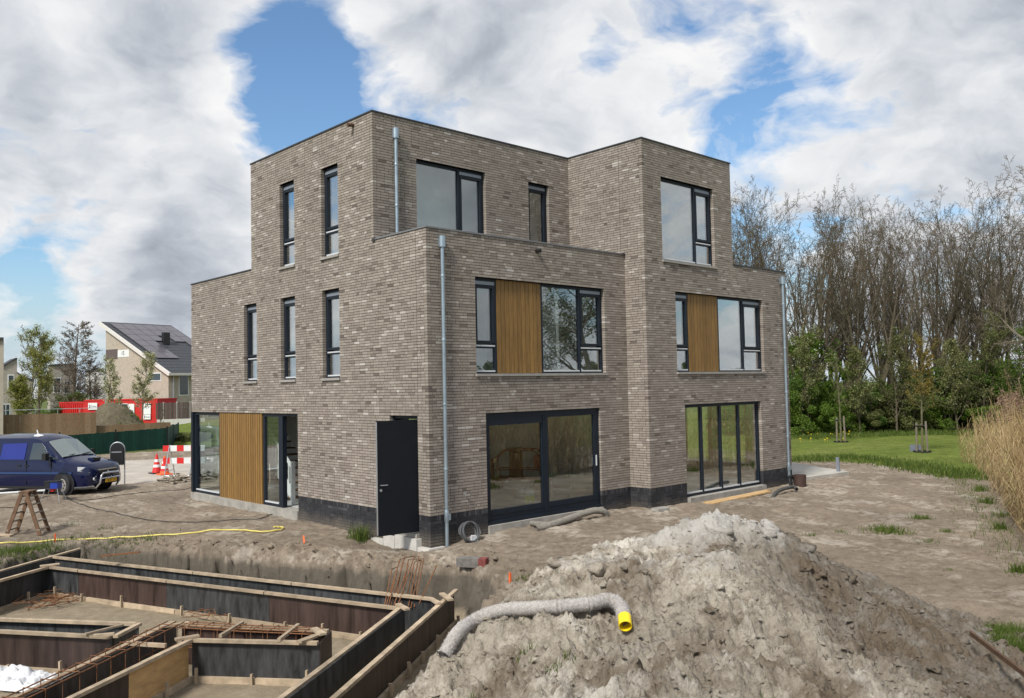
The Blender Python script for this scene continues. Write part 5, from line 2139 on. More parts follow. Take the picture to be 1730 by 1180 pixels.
for s in (-1, 1):
    side_pane('side_window', [(-1.40, 1.15), (-2.28, 1.15), (-2.24, 1.68), (-1.92, 1.68)], MT['van_glass'], s)
    side_pane('quarter_window', [(-1.16, 1.14), (-1.37, 1.15), (-1.50, 1.30)], MT['van_glass'], s)
    side_pane('rear_side_window', [(-2.48, 1.15), (-3.45, 1.15), (-3.42, 1.66), (-2.46, 1.68)], MT['van_panel'], s)
    m = MB()
    m.box(-4.5, -.62, s * .872 - .02, s * .872 + .033 * s + .0, .68, .74)
    m.build('side_stripe', MT['van_stripe'], van)
    m = MB()
    m.tube([(-1.45, s * .88, 1.20), (-1.47, s * 1.02, 1.22)], .03, 8)
    m.box(-1.56, -1.42, s * .97, s * 1.13, 1.13, 1.36)
    m.build('wing_mirror', MT['black'], van)
    for hx_ in (-2.32, -2.62):
        m = MB()
        m.box(hx_ - .12, hx_ + .02, s * .888, s * .91, .93, .97)
        m.build('door_handle', MT['black'], van)
    m = MB()
    m.box(-2.385, -2.375, s * .86, s * .903, .34, 1.12)
    m.box(-1.42, -1.41, s * .86, s * .903, .42, 1.12)
    m.build('door_gap', MT['black'], van)
    # headlamp wraps round the corner of the nose
    m = MB()
    m.prism([(-.20, s * .40, .845), (-.055, s * .42, .70), (-.10, s * .70, .70), (-.42, s * .865, .76), (-.42, s * .87, .90), (-.22, s * .74, .88)], (.028, s * .018, .012))
    m.build('headlight', MT['lamp'], van)
    m = MB()
    m.tube([(-.06, s * .58, .50), (-.005, s * .575, .50)], .055, 14)
    m.build('fog_light', MT['lamp'], van, True)
    m = MB()
    m.box(-.30, -.26, s * .83, s * .88, .94, .95)
    # wheels
    for wx in (-.92, -3.95):
        m = MB()
        yy = s * .905
        m.tube([(wx, yy - s * .012, .36), (wx, yy, .36)], .41, 28)
        m.build('wheel_arch', MT['black'], van)
        root = bpy.data.objects.new('wheel', None)
        link(root, van)
        m = MB()
        st_ = R_(-16) if wx > -2 else 0
        ax = Vector((-math.sin(st_), math.cos(st_), 0)) * s
        c = Vector((wx, s * .80, .325))
        m.tube([c - ax * .10, c - ax * .085, c + ax * .095, c + ax * .12, c + ax * .125], [.25, .325, .325, .30, .20], 28)
        m.build('tyre', MT['rubber'], root, True)
        m = MB()
        m.tube([c + ax * .10, c + ax * .128], .205, 24)
        m.build('rim', MT['chrome'], root, True)
        m = MB()
        for k in range(6):
            t = k / 6 * 6.283
            e = Vector((math.cos(t), 0, math.sin(t)))
            e = Vector((e.x * math.cos(st_), e.x * math.sin(st_), e.z))
            m.tube([c + ax * .129 + e * .11, c + ax * .133 + e * .11], .035, 8)
        m.build('rim_holes', MT['black'], root)
# windscreen follows the raked front between bonnet and roof
m = MB()
m.add([(-1.10, .70, 1.225), (-1.10, -.70, 1.225), (-1.72, -.60, 1.735), (-1.72, .60, 1.735), (-1.06, 0, 1.255), (-1.70, 0, 1.79),
       (-1.14, .70, 1.20), (-1.14, -.70, 1.20), (-1.76, -.60, 1.70), (-1.76, .60, 1.70)],
      [(4, 0, 3, 5), (1, 4, 5, 2), (0, 6, 9, 3), (7, 1, 2, 8), (6, 0, 4, 1, 7), (3, 9, 8, 2, 5), (6, 7, 8, 9)])
m.build('windscreen', pmat('windscreen_sky_tint', (.20, .235, .225), .08, var=.1, scale=1, spec=.8), van)  # pale base colour stands in for the sky mirrored in the screen
for y0 in (.1, -.5):
    m = MB()
    m.tube([(-1.05, y0, 1.265), (-1.16, y0 + .5, 1.29)], .012, 6)
    m.build('wiper', MT['black'], van)
m = MB()
m.box(-.62, -.40, -.17, .17, 1.06, 1.145)
m.build('bonnet_scoop', MT['van_paint'], van)
m = MB()
m.box(-.405, -.392, -.14, .14, 1.085, 1.13)
m.build('scoop_opening', MT['black'], van)
m = MB()
m.box(-.10, .018, -.40, .40, .66, .76)
m.build('grille', MT['black'], van)
m = MB()
m.box(-.10, .026, -.42, .42, .76, .80)
m.build('grille_bar', MT['chrome'], van)
m = MB()
m.tube([(.018, 0, .71), (.03, 0, .71)], .035, 12)
m.build('grille_badge', MT['chrome'], van, True)
m = MB()
m.tube([(-.05, .48, .20), (.10, .46, .36), (.13, .44, .58), (.13, .36, .66), (.13, 0, .665), (.13, -.36, .66), (.13, -.44, .58), (.10, -.46, .36), (-.05, -.48, .20)], .032, 10)
m.tube([(.13, .44, .50), (.13, -.44, .50)], .022, 8)
m.build('bull_bar', MT['chrome'], van, True)
pl = bpy.data.objects.new('number_plate', None)
link(pl, van)
m = MB()
m.box(.135, .145, -.26, .26, .36, .47)
m.build('plate', MT['plate'], pl)


def text_mesh(txt, size, mat, name, parent, loc, rot, ext=.002):
    cu = bpy.data.curves.new('txt', 'FONT')
    cu.body = txt
    cu.size = size
    cu.extrude = ext
    cu.align_x = 'CENTER'
    cu.align_y = 'CENTER'
    tmp = bpy.data.objects.new('txt', cu)
    col.objects.link(tmp)
    bpy.context.view_layer.update()
    me = bpy.data.meshes.new_from_object(tmp.evaluated_get(bpy.context.evaluated_depsgraph_get()))
    bpy.data.objects.remove(tmp)
    bpy.data.curves.remove(cu)
    me.name = name
    o = mesh_obj(name, me, mat, parent)
    o.location = loc
    o.rotation_euler = rot
    return o


text_mesh('18-BT-VF', .115, MT['black'], 'plate_lettering', pl, (.147, 0, .415), (math.pi / 2, 0, math.pi / 2))
m = MB()
m.box(-4.6, -.95, -.86, .86, .20, .28)
m.build('underbody', MT['black'], van)
# crumpled bag on the roof
m = MB()
t = thing('plastic_bag', 'small white plastic bag lying on the van roof', 'bag', tuple(dep(66, 737, 28.6)), rz=R_(-57))
Vb = OV * np.array([.22, .14, .06]) * (1 + .3 * (rs.rand(len(OV), 1) - .5))
me = np_mesh('bag', Vb, OF)
mesh_obj('bag', me, MT['sheet'], t)
m = MB()
m.tube([(-.02, 0, .03), (-.06, 0, .14), (-.1, .02, .2)], [.03, .02, .012], 6)
m.build('bag_tip', MT['sheet'], t)
# white pipe on the ground along the van
a, b = onz(-60, 838, .02), onz(76, 829, .02)
m = MB()
m.tube([tuple(a), tuple(b)], .035, 10)
tag(m.build('white_pipe', MT['white'], None, True, loc=tuple((a + b) / 2)), 'long white pipe lying along the flank of the van', 'pipe')
# ================================================================== wooden stepladder
a, b = ong(24, 903), ong(70, 901)
c_ = (a + b) / 2
MT['grey_wood'] = pmat('grey_wood', (.26, .22, .175), .85, var=.25, scale=8, bump=.2)
lad = thing('stepladder', 'old brown wooden stepladder standing on the bare ground at the left', 'ladder', (c_[0], c_[1], c_[2] + .01), rz=R_(-40))
Hh = 1.02
for s in (-1, 1):
    for y in (-1, 1):
        m = MB()
        m.bar((s * .40, y * .24, -.02), (s * .05, y * .20, Hh), .035, .085, up=(1, 0, 0))
        m.build('rail', MT['old_wood'], lad)
    for k in range(5):
        m = MB()
        z = .10 + k * .20
        f_ = 1 - z / Hh
        x = s * (.05 + .35 * f_)
        y = .20 + .06 * f_
        m.box(x - .045, x + .045, -y, y, z, z + .025) if s > 0 else m.box(x - .02, x + .02, -y, y, z, z + .04)
        m.build('step', MT['grey_wood'], lad)
m = MB()
m.box(-.12, .12, -.22, .22, Hh, Hh + .03)
m.build('top_plate', MT['old_wood'], lad)
# ================================================================== site power box on legs
p = onz(90, 846, -.2)
t = thing('power_box', 'small blue and black site power box on thin steel legs before the van', 'power box', (p[0], p[1], -.22), rz=R_(-45))
t.scale = (.72, .72, .72)
m = MB()
m.box(-.28, .28, -.18, .18, .55, .82)
m.build('box', pmat('blue_box', (.01, .04, .30), .4, var=.1), t)
m = MB()
m.box(-.31, .31, -.21, .21, .82, .87)
m.build('lid', MT['black'], t)
m = MB()
m.box(-.285, -.05, -.19, .19, .56, .80)
m.build('socket_panel', MT['black'], t)
m = MB()
m.box(-.08, .06, -.1, .1, .42, .55)
m.build('red_socket', MT['red'], t)
for x in (-.25, .25):
    for y in (-.15, .15):
        m = MB()
        m.tube([(x, y, .56), (x * 1.7, y * 1.8, 0)], .013, 6)
        m.build('leg', MT['steel'], t, True)
# ================================================================== letterbox on a hoop
p = (onz(190, 822) + onz(207, 818)) / 2
t = thing('letterbox', 'black round-topped letterbox on a steel hoop behind the van nose', 'letterbox', (p[0], p[1], -.2), rz=R_(-35))
arc = [(.24 * math.cos(a_), 0, 1.28 + .24 * math.sin(a_)) for a_ in np.linspace(0, math.pi, 13)]
m = MB()
m.tube([(.24, 0, 0)] + arc + [(-.24, 0, 0)], .022, 10)
m.build('hoop', MT['steel'], t, True)
m = MB()
m.prism([(.215, -.11, .72)] + [(.215 * math.cos(a_), -.11, 1.28 + .215 * math.sin(a_)) for a_ in np.linspace(0, math.pi, 13)] + [(-.215, -.11, .72)], (0, .22, 0))
m.build('box', MT['black'], t)
m = MB()
m.box(-.17, .17, -.118, -.108, 1.16, 1.2)
m.build('slot', MT['steel'], t)
# ================================================================== traffic cones and barrier
for (u, v, h, l) in ((265, 800, .78, 'left of the two red and white traffic cones, on a dark foot'), (278, 802, .74, 'right of the two traffic cones, with an orange foot')):
    p = onz(u, v)
    t = thing('traffic_cone', l, 'traffic cone', (p[0], p[1], -.2), group='traffic cones by the barrier')
    c = (p[0], p[1], -.2)
    prof = [(.185, .04), (.045, h - .03), (.03, h)]
    cut = np.linspace(0, 1, 8)
    for k in range(7):
        z0_, z1_ = .04 + (h - .04) * cut[k], .04 + (h - .04) * cut[k + 1]
        r0, r1 = .185 + (.03 - .185) * cut[k], .185 + (.03 - .185) * cut[k + 1]
        m = MB()
        m.lathe([(r0, z0_ + .001), (r1, z1_)], 20, c)
        m.build('band', MT['white'] if k in (2, 4) else (MT['orange'] if (u > 270 and k in (0, 6)) else MT['sign_red']), t, True)
    m = MB()
    m.box(c[0] - .25, c[0] + .25, c[1] - .25, c[1] + .25, -.2, -.16)
    m.build('foot', MT['black'] if u < 270 else MT['orange'], t)
p = onz(306, 808)
t = thing('road_barrier', 'red and white striped road barrier on steel trestles by the left house corner', 'barrier', (p[0], p[1], -.2), rz=R_(-50))
for z in (.55, 1.02):
    for k in range(6):
        m = MB()
        m.box(-.72 + k * .28, -.72 + (k + 1) * .28, -.02, .02, z, z + .22)
        m.build('board', MT['sign_red'] if k % 2 == 0 else MT['white'], t)
for x in (-.45, .55):
    for s in (-1, 1):
        m = MB()
        m.tube([(x, s * .02, 1.25), (x - .02, s * .42, 0)], .02, 8)
        m.build('leg', MT['steel'], t, True)
    m = MB()
    m.tube([(x, -.30, .3), (x, .30, .3)], .015, 6)
    m.build('brace', MT['steel'], t, True)
m = MB()
m.tube([(-.45, -.38, .12), (.55, -.38, .12)], .015, 6)
m.build('brace', MT['steel'], t, True)
p = onz(322, 814)
tag(clods('rubble', np.array([(p[0] + rs.uniform(-1.0, 1.2), p[1] + rs.uniform(-.6, 1.2), -.16 + .14 * rs.rand()) for k in range(60)]), .04 + .11 * rs.rand(60), MT['clod'], 8), 'low pile of soil and rubble behind the road barrier', 'rubble', kind='stuff')

# ================================================================== fences on the left
MT['reedmat'] = rmat('reed_matting', [(0, (.175, .114, .065)), (.5, (.20, .134, .079)), (1, (.225, .155, .094))], rough=.95, bump=.5, bscale=30, var=.25, scale=14)
MT['green_sheet'] = rmat('green_screen', [(0, (.004, .034, .024)), (1, (.007, .050, .036))], rough=.6, bump=.2, bscale=20, var=.15, scale=4)
MT['green_post'] = pmat('dark_green_post', (.006, .012, .010), .5, var=.2)


def strip_fence(name, label, cat, a, b, z0, z1a, z1b, pitch, part, mat, th=.03, posts=0, pmat_=None, ph=.05):
    a, b = Vector((a[0], a[1], 0)), Vector((b[0], b[1], 0))
    L = (b - a).length
    d = (b - a).normalized()
    n_ = max(1, int(L / pitch))
    t = thing(name, label, cat, (a.x, a.y, z0))
    for k in range(n_):
        m = MB()
        s0, s1 = L * k / n_, L * (k + 1) / n_
        ztop = z1a + (z1b - z1a) * k / n_ + random.uniform(-.015, .015)
        pp_, qq = a + d * (s0 + .003), a + d * (s1 - .003)
        nn = Vector((-d.y, d.x, 0)) * (th / 2 + random.uniform(0, .008))
        m.prism([pp_ - nn + Vector((0, 0, z0)), qq - nn + Vector((0, 0, z0)), qq + nn + Vector((0, 0, z0)), pp_ + nn + Vector((0, 0, z0))], (0, 0, ztop - z0), random.random())
        m.build(part, mat, t)
    for k in range(posts):
        s_ = L * k / max(1, posts - 1)
        q = a + d * s_
        m = MB()
        m.bar(q + Vector((0, 0, z0 - .05)), q + Vector((0, 0, max(z1a, z1b) + ph)), .07, .07)
        m.build('post', pmat_, t)
    return t


d_w = 50.
strip_fence('reed_fence', 'tall brown reed-mat fence behind the van', 'fence', up_(-40, d_w), up_(162, 53.), -.3, 1.97, 1.97, .30, 'mat_strip', MT['reedmat'])
strip_fence('reed_fence', 'low brown reed-mat fence above the green screen', 'fence', up_(162, 53.3), up_(287, 55.5), -.3, 1.12, 1.20, .30, 'mat_strip', MT['reedmat'])
strip_fence('screen_fence', 'dark green garden screen behind the van nose', 'fence', up_(100, 46.), up_(281, 50.5), -.25, .88, 1.02, .20, 'screen_strip', MT['green_sheet'], .02, 3, MT['green_post'], .06)
strip_fence('screen_fence', 'dark green wire fence end turning back beside the low reed mat', 'fence', up_(281.5, 50.6), up_(300, 57.), -.25, 1.02, 1.05, .20, 'screen_strip', MT['green_sheet'], .02, 3, MT['green_post'], .06)
# steel mesh site fence
a, b = up_(-20, 62.), up_(170, 66.)
t = thing('site_fence', 'light steel site fence rail above the reed-mat fence', 'fence', tuple(a))
for z in (2.05, 1.1):
    m = MB()
    m.tube([Vector(a) + Vector((0, 0, z)), Vector(b) + Vector((0, 0, z))], .028, 6)
    m.build('rail', MT['steel'], t, True)
for k in range(6):
    q = Vector(a).lerp(Vector(b), k / 5)
    m = MB()
    m.tube([q + Vector((0, 0, -.3)), q + Vector((0, 0, 2.05))], .026, 6)
    m.build('post', MT['steel'], t, True)
# ================================================================== far fence of dark boards with pale posts
a, b = up_(264, 84.), up_(345, 86.)
t = thing('board_fence', 'far fence of dark boards with pale concrete posts under the gabled house', 'fence', tuple(a))
L = np.linalg.norm(b - a)
dv_ = Vector((b - a) / L)
MT['dark_board'] = rmat('dark_board', [(0, (.085, .065, .058)), (1, (.14, .108, .095))], rough=.9, bump=.2, var=.15, scale=5)
k, s_ = 0, 0.
while s_ < L:
    m = MB()
    q = Vector(a) + dv_ * s_
    m.bar(q + Vector((0, 0, .55)), q + Vector((0, 0, 2.15 + random.uniform(-.02, .02))), .19, .03, up=(-dv_.y, dv_.x, 0), r=random.random())
    m.build('board', MT['dark_board'], t)
    s_ += .205
for k in range(4):
    q = Vector(a) + dv_ * (L * (k + .5) / 3.6) - Vector((-dv_.y, dv_.x, 0)) * -.06
    m = MB()
    m.bar(q + Vector((0, 0, -.2)), q + Vector((0, 0, 2.2)), .14, .14)
    m.build('post', MT['grey_white'], t)
m = MB()
m.bar(Vector(a) + Vector((0, 0, .25)), Vector(b) + Vector((0, 0, .25)), .06, .55)
m.build('base_panel', MT['grey_white'], t)


# ================================================================== red site cabins
def sg(u0, u1, d0, d1):
    a_, b_ = up_(u0, d0), up_(u1, d1)
    return Vector((a_[0], a_[1], 0)), Vector((b_[0], b_[1], 0))


def container(label, a, b, depth_, z0, h, ribs=True):
    d = (b - a).normalized()
    nn = Vector((-d.y, d.x, 0))          # away from the viewer
    L = (b - a).length
    t = thing('site_container', label, 'container', (a.x, a.y, z0), group='red site containers')
    m = MB()
    m.prism([a + Vector((0, 0, z0)), b + Vector((0, 0, z0)), b + nn * depth_ + Vector((0, 0, z0)), a + nn * depth_ + Vector((0, 0, z0))], (0, 0, h))
    m.build('shell', MT['red'], t)
    m = MB()
    o_ = nn * -.05
    m.prism([a + o_ - d * .05 + Vector((0, 0, z0 + h)), b + o_ + d * .05 + Vector((0, 0, z0 + h)), b + nn * (depth_ + .05) + d * .05 + Vector((0, 0, z0 + h)), a + nn * (depth_ + .05) - d * .05 + Vector((0, 0, z0 + h))], (0, 0, .12))
    m.build('roof_edge', MT['red'], t)
    if ribs:
        s_ = .15
        while s_ < L - .1:
            m = MB()
            q = a + d * s_ - nn * .04
            m.bar(q + Vector((0, 0, z0 + .1)), q + Vector((0, 0, z0 + h - .08)), .14, .08, up=nn)
            m.build('rib', MT['red'], t)
            s_ += .36
    return t, d, nn


def panel_on(t, a, d, nn, s0, s1, z0, z1, mat, name, off=.10, th=.02):
    m = MB()
    p_ = a + d * s0 - nn * off
    q_ = a + d * s1 - nn * off
    m.prism([p_ + Vector((0, 0, z0)), q_ + Vector((0, 0, z0)), q_ + Vector((0, 0, z1)), p_ + Vector((0, 0, z1))], nn * th)
    return m.build(name, mat, t)


MT['ink'] = pmat('sign_ink', (.03, .035, .07), .6, var=.1)


def sign_on(t, a, d, nn, s0, s1, z0, z1):
    panel_on(t, a, d, nn, s0, s1, z0, z1, MT['white'], 'sign_board', .13)
    w = s1 - s0
    c = a + d * (s0 + w * .60) - nn * .135 + Vector((0, 0, (z0 + z1) / 2))
    off = Vector(OFF[t.name])
    rz = math.atan2(d.y, d.x)
    text_mesh('Conex', w * .23, MT['ink'], 'sign_lettering', t, c - off, (math.pi / 2, 0, rz), .003)
    m = MB()
    for k, (dx, dz) in enumerate(((.0, .10), (.05, 0.0), (.0, -.10))):
        q = a + d * (s0 + w * (.17 + dx * .6)) - nn * .137 + Vector((0, 0, (z0 + z1) / 2 + dz * w))
        m.bar(q - d * w * .05 + Vector((0, 0, .05 * w * (1 - k))), q + d * w * .05 - Vector((0, 0, .05 * w * (1 - k))), .008, .07 * w, up=(0, 0, 1))
    m.build('sign_emblem', MT['ink'], t)


a, b = sg(100, 142, 92., 90.)
t, d, nn = container('ribbed red container with plain side, left of the red cabins', a, b, 2.4, -.1, 2.35)
a, b = sg(142, 170, 88.5, 88.)
t, d, nn = container('middle red container carrying a white sign beside the soil pile', a, b, 2.4, -.05, 2.50, False)
sign_on(t, a, d, nn, .55, 1.65, 1.55, 2.25)
a, b = sg(168, 265, 87.5, 84.)
t, d, nn = container('long red site cabin with windows and white panels behind the young trees', a, b, 2.4, -.15, 2.62, False)
LL = (b - a).length
for (f0, f1, z0_, z1_) in ((.05, .15, 1.45, 2.05), (.16, .23, 1.45, 2.05), (.52, .62, 1.0, 2.1), (.78, .90, 1.05, 2.15)):
    panel_on(t, a, d, nn, LL * f0, LL * f1, z0_, z1_, MT['white'], 'white_panel')
for (f0, f1) in ((.27, .385), (.40, .50)):
    panel_on(t, a, d, nn, LL * f0 - .04, LL * f1 + .04, 1.36, 2.14, MT['white'], 'window_frame')
    panel_on(t, a, d, nn, LL * f0, LL * f1, 1.42, 2.08, MT['van_glass'], 'window_pane', .115)
sign_on(t, a, d, nn, LL * .78, LL * .90, .55, 1.02)

# ================================================================== gabled house with solar panels
P0 = Vector(up_(178, 97.))
P0.z = 0
gdir = (Vector(_rt) * .82 - Vector(_h) * .57).normalized()
ldir = (Vector(_rt) * .57 + Vector(_h) * .82).normalized()
GL, LL = 12.0, 8.2
hz0, hz1 = 10.9, 5.4
t = thing('gabled_house', 'cream house with a steep single-pitch roof full of solar panels', 'house', tuple(P0))
z0 = -.3
m = MB()
m.prism([P0 + Vector((0, 0, z0)), P0 + gdir * GL + Vector((0, 0, z0)), P0 + gdir * GL + Vector((0, 0, hz1)), P0 + Vector((0, 0, hz0))], ldir * LL)
m.build('wall', MT['cream_wall'], t)
sl = (gdir * GL + Vector((0, 0, hz1 - hz0)))
SLn = sl.length
sld = sl.normalized()
rn = sld.cross(ldir)
rn = rn if rn.z > 0 else -rn
rb0 = P0 + Vector((0, 0, hz0)) - sld * .75 - ldir * .45 + rn * .03


def roof_pt(s, l, h=0.):
    return rb0 + sld * s + ldir * l + rn * h


def slab(s0, s1, l0, l1, h0, h1, name, mat, parent):
    m = MB()
    m.prism([roof_pt(s0, l0, h0), roof_pt(s1, l0, h0), roof_pt(s1, l1, h0), roof_pt(s0, l1, h0)], rn * (h1 - h0), random.random())
    return m.build(name, mat, parent)


ST = SLn + 1.6
rf = slab(0, ST, 0, LL + .9, 0, .12, 'roof', MT['roof_tile'], t)
slab(0, ST, -.02, .22, -.22, .125, 'verge_board', MT['grey_white'], rf)
k = 0
while k * .42 < ST - .3:
    slab(k * .42, k * .42 + .40, .25, LL + .9, .125, .16 + .012 * (k % 2), 'tile_row', MT['roof_tile'], rf)
    k += 1
m = MB()
m.bar(roof_pt(ST, -.1, .0), roof_pt(ST, LL + 1, .0), .3, .28)
m.build('gutter', MT['grey_white'], t)
sp_ = bpy.data.objects.new('solar_array', None)
link(sp_, t)
for c in range(6):
    for r in range(6):
        s0, l0 = .7 + r * 1.72, .9 + c * 1.32
        if (r >= 3 and c >= 2) or (r >= 2 and 2 < c < 4):
            if not (c >= 5 and r < 5):
                continue
        slab(s0, s0 + 1.66, l0, l0 + 1.25, .24, .29, 'solar_panel', MT['solar'], sp_)
m = MB()
q = roof_pt(6.4, 4.6, .1)
m.prism([q + Vector((-.35, -.35, 0)), q + Vector((.35, -.35, 0)), q + Vector((.35, .35, 0)), q + Vector((-.35, .35, 0))], (0, 0, 1.35))
m.build('chimney', MT['black'], rf)
gn = -ldir        # outward normal of the gable


def on_gable(s0, s1, z0_, z1_, mat, name, parent=t, off=.03):
    m = MB()
    m.prism([P0 + gdir * s0 + gn * off + Vector((0, 0, z0_)), P0 + gdir * s1 + gn * off + Vector((0, 0, z0_)), P0 + gdir * s1 + gn * off + Vector((0, 0, z1_)), P0 + gdir * s0 + gn * off + Vector((0, 0, z1_))], gn * -.08)
    return m.build(name, mat, parent)


def on_front(l0, l1, z0_, z1_, mat, name, parent=t, off=.03):
    q = P0 + gdir * GL
    m = MB()
    m.prism([q + ldir * l0 + gdir * off + Vector((0, 0, z0_)), q + ldir * l1 + gdir * off + Vector((0, 0, z0_)), q + ldir * l1 + gdir * off + Vector((0, 0, z1_)), q + ldir * l0 + gdir * off + Vector((0, 0, z1_))], gdir * -.08)
    return m.build(name, mat, parent)


def far_win(f, a0, a1, z0_, z1_, parent=t, g='van_glass'):
    w = f(a0 - .1, a1 + .1, z0_ - .1, z1_ + .1, MT['white'], 'window', parent, .03)
    f(a0, a1, z0_, z1_, MT[g], 'pane', w, .05)


on_gable(.05, 2.4, 7.05, 8.15, pmat('brown_panel', (.11, .085, .08), .8, var=.1), 'brown_panel')
w = on_gable(2.45, 4.7, 7.2, 8.0, MT['white'], 'house_sign')
q = P0 + gdir * 3.5 + gn * .036 + Vector((0, 0, 7.62))
text_mesh('15', .62, MT['ink'], 'sign_lettering', w, q - Vector(OFF[t.name]), (math.pi / 2, 0, math.atan2(gdir.y, gdir.x)), .01)
far_win(on_gable, 8.2, 10.6, 4.5, 5.2)
far_win(on_front, 1.3, 2.3, 2.9, 5.0)
far_win(on_front, 1.3, 2.4, -.1, 1.5)
far_win(on_front, 4.8, 6.2, .4, 2.4)
m = MB()
q = P0 + gdir * (GL + .1) + ldir * .5
m.tube([q + Vector((0, 0, -.2)), q + Vector((0, 0, 5.1))], .08, 8)
m.build('rain_pipe', MT['steel'], t, True)


# ================================================================== other far houses
def far_house(label, u0, u1, d0, d1, depth_, prof, mat, wins, name='far_house', panes=True):
    """front from column u0 to u1; prof = list of (share of the width, height) for the top edge"""
    a, b = sg(u0, u1, d0, d1)
    d = (b - a).normalized()
    nn = Vector((-d.y, d.x, 0))
    L = (b - a).length
    t = thing(name, label, 'house', (a.x, a.y, -.3))
    m = MB()
    m.prism([a + Vector((0, 0, -.3)), b + Vector((0, 0, -.3))] + [a + d * (L * f) + Vector((0, 0, h)) for f, h in reversed(prof)], nn * depth_)
    m.build('wall', mat, t)
    for (f0, h0), (f1, h1) in zip(prof, prof[1:]):
        m = MB()
        p_, q_ = a + d * (L * f0) + Vector((0, 0, h0)), a + d * (L * f1) + Vector((0, 0, h1))
        m.prism([p_ - nn * .15, q_ - nn * .15, q_ - nn * .15 + Vector((0, 0, .16)), p_ - nn * .15 + Vector((0, 0, .16))], nn * (depth_ + .3))
        m.build('roof', MT['roof_tile'], t)
    for (f0, f1, z0_, z1_) in wins:
        def f(s0, s1, za, zb, mt, nm, par, off):
            m = MB()
            m.prism([a + d * s0 - nn * off + Vector((0, 0, za)), a + d * s1 - nn * off + Vector((0, 0, za)), a + d * s1 - nn * off + Vector((0, 0, zb)), a + d * s0 - nn * off + Vector((0, 0, zb))], nn * .08)
            return m.build(nm, mt, par)
        far_win(f, L * f0, L * f1, z0_, z1_, t)
    return t


far_house('tall pale brick house cut off by the left picture edge', -840, 5, 39.8, 50., 8., [(0, 6.35), (1, 6.35)], MT['cream_wall'], [], 'corner_house')
far_house('cream house with a slanting roof behind the small leafing trees at the left', 2, 28, 94.1, 95., 4., [(0, 6.3), (.9, 7.2), (1, 7.2)], MT['cream_wall2'], [(.45, .75, 4.0, 5.4), (.06, .22, .1, 2.2), (.30, .5, .1, 2.2)])
far_house('low cream wing right of the slanting-roof house', 28.4, 54, 94.2, 95., 4., [(0, 5.6), (.5, 5.1), (1, 4.8)], MT['cream_wall2'], [(.2, .5, .3, 2.0)], 'far_house_wing')
far_house('brownish flat-roofed house behind the big bare tree', 84, 128, 104.5, 106., 5., [(0, 6.75), (1, 6.9)], MT['cream_wall2'], [(.15, .38, 3.5, 5.2), (.55, .75, 3.4, 4.8)])
far_house('small white-walled house left of the lamp post', 146, 182, 114.8, 116., 5., [(0, 6.2), (.5, 6.6), (1, 5.8)], MT['grey_white'], [(.3, .5, 3.0, 4.2)])
# street lamp
p = up_(177.5, 76.)
t = thing('street_lamp', 'slim grey street lamp in front of the gabled house', 'street lamp', (p[0], p[1], -.2))
m = MB()
m.tube([(p[0], p[1], -.25), (p[0], p[1], 5.9)], [.09, .06], 8)
m.build('post', MT['steel'], t, True)
m = MB()
q = Vector(p) + Vector((0, 0, 5.9))
m.bar(q - Vector(_rt) * .35, q + Vector(_rt) * .45, .22, .08)
m.build('lamp_head', MT['steel'], t)
# ================================================================== vegetation
MT['bark'] = pmat('bark_grey', (.105, .087, .057), .95, var=.3, scale=6, bump=.4, bscale=25)
MT['bark_far'] = pmat('bark_brown', (.145, .120, .090), .95, var=.25, scale=4)
MT['bark_green'] = pmat('bark_green', (.120, .112, .060), .95, var=.3, scale=5)


class TreeB:
    def __init__(s, seed):
        s.rg = random.Random(seed)
        s.mb = {0: MB(), 1: MB()}
        s.tips = []

    def limb(s, p, d, L, r, lvl, cfg):
        rg = s.rg
        nseg = cfg['seg'][lvl]
        pts, rad = [p.copy()], [r]
        q, dd = p.copy(), d.normalized()
        for i in range(nseg):
            w = cfg['wob'][lvl]
            dd = (dd + Vector((rg.gauss(0, w), rg.gauss(0, w), rg.gauss(0, w) + cfg['up'][lvl]))).normalized()
            q = q + dd * (L / nseg)
            pts.append(q.copy())
            rad.append(max(r * (1 - (i + 1) / nseg * cfg['taper'][lvl]), cfg['rmin']))
        s.mb[0 if lvl == 0 else 1].tube(pts, rad, cfg['sides'][lvl], cap=False)
        if lvl >= cfg['max']:
            s.tips.append((pts[-1], dd))
            s.tips.append((pts[len(pts) // 2], dd))
            return
        n = cfg['n'][lvl]
        n = max(1, int(round(n * rg.uniform(.75, 1.25))))
        for k in range(n):
            t = cfg['t0'][lvl] + (1 - cfg['t0'][lvl]) * ((k + rg.random()) / n)
            f = t * nseg
            i = min(int(f), nseg - 1)
            b = pts[i].lerp(pts[i + 1], f - i)
            br = rad[i] + (rad[i + 1] - rad[i]) * (f - i)
            ax = (pts[i + 1] - pts[i]).normalized()
            o = ax.orthogonal().normalized()
            o.rotate(Matrix.Rotation(rg.uniform(0, 6.283), 3, ax))
            a = R_(rg.uniform(*cfg['ang'][lvl]))
            nd = ax * math.cos(a) + o * math.sin(a)
            ln = L * cfg['len'][lvl] * rg.uniform(.7, 1.2) * (1 - cfg['lt'][lvl] * t)
            s.limb(b, nd, ln, min(br * cfg['rr'][lvl], br * .9), lvl + 1, cfg)


BARE = dict(seg=[8, 6, 4, 3, 2], wob=[.06, .10, .12, .14, .16], up=[.02, .075, .035, .02, .0], taper=[.85, .9, .9, .9, .8], sides=[7, 5, 4, 3, 3], rmin=.0075,
            max=4, n=[9, 8, 5, 4], t0=[.16, .2, .15, .1], ang=[(11, 27), (22, 44), (28, 58), (30, 70)], len=[.74, .40, .44, .46], lt=[.55, .45, .4, .3], rr=[.62, .55, .6, .65])


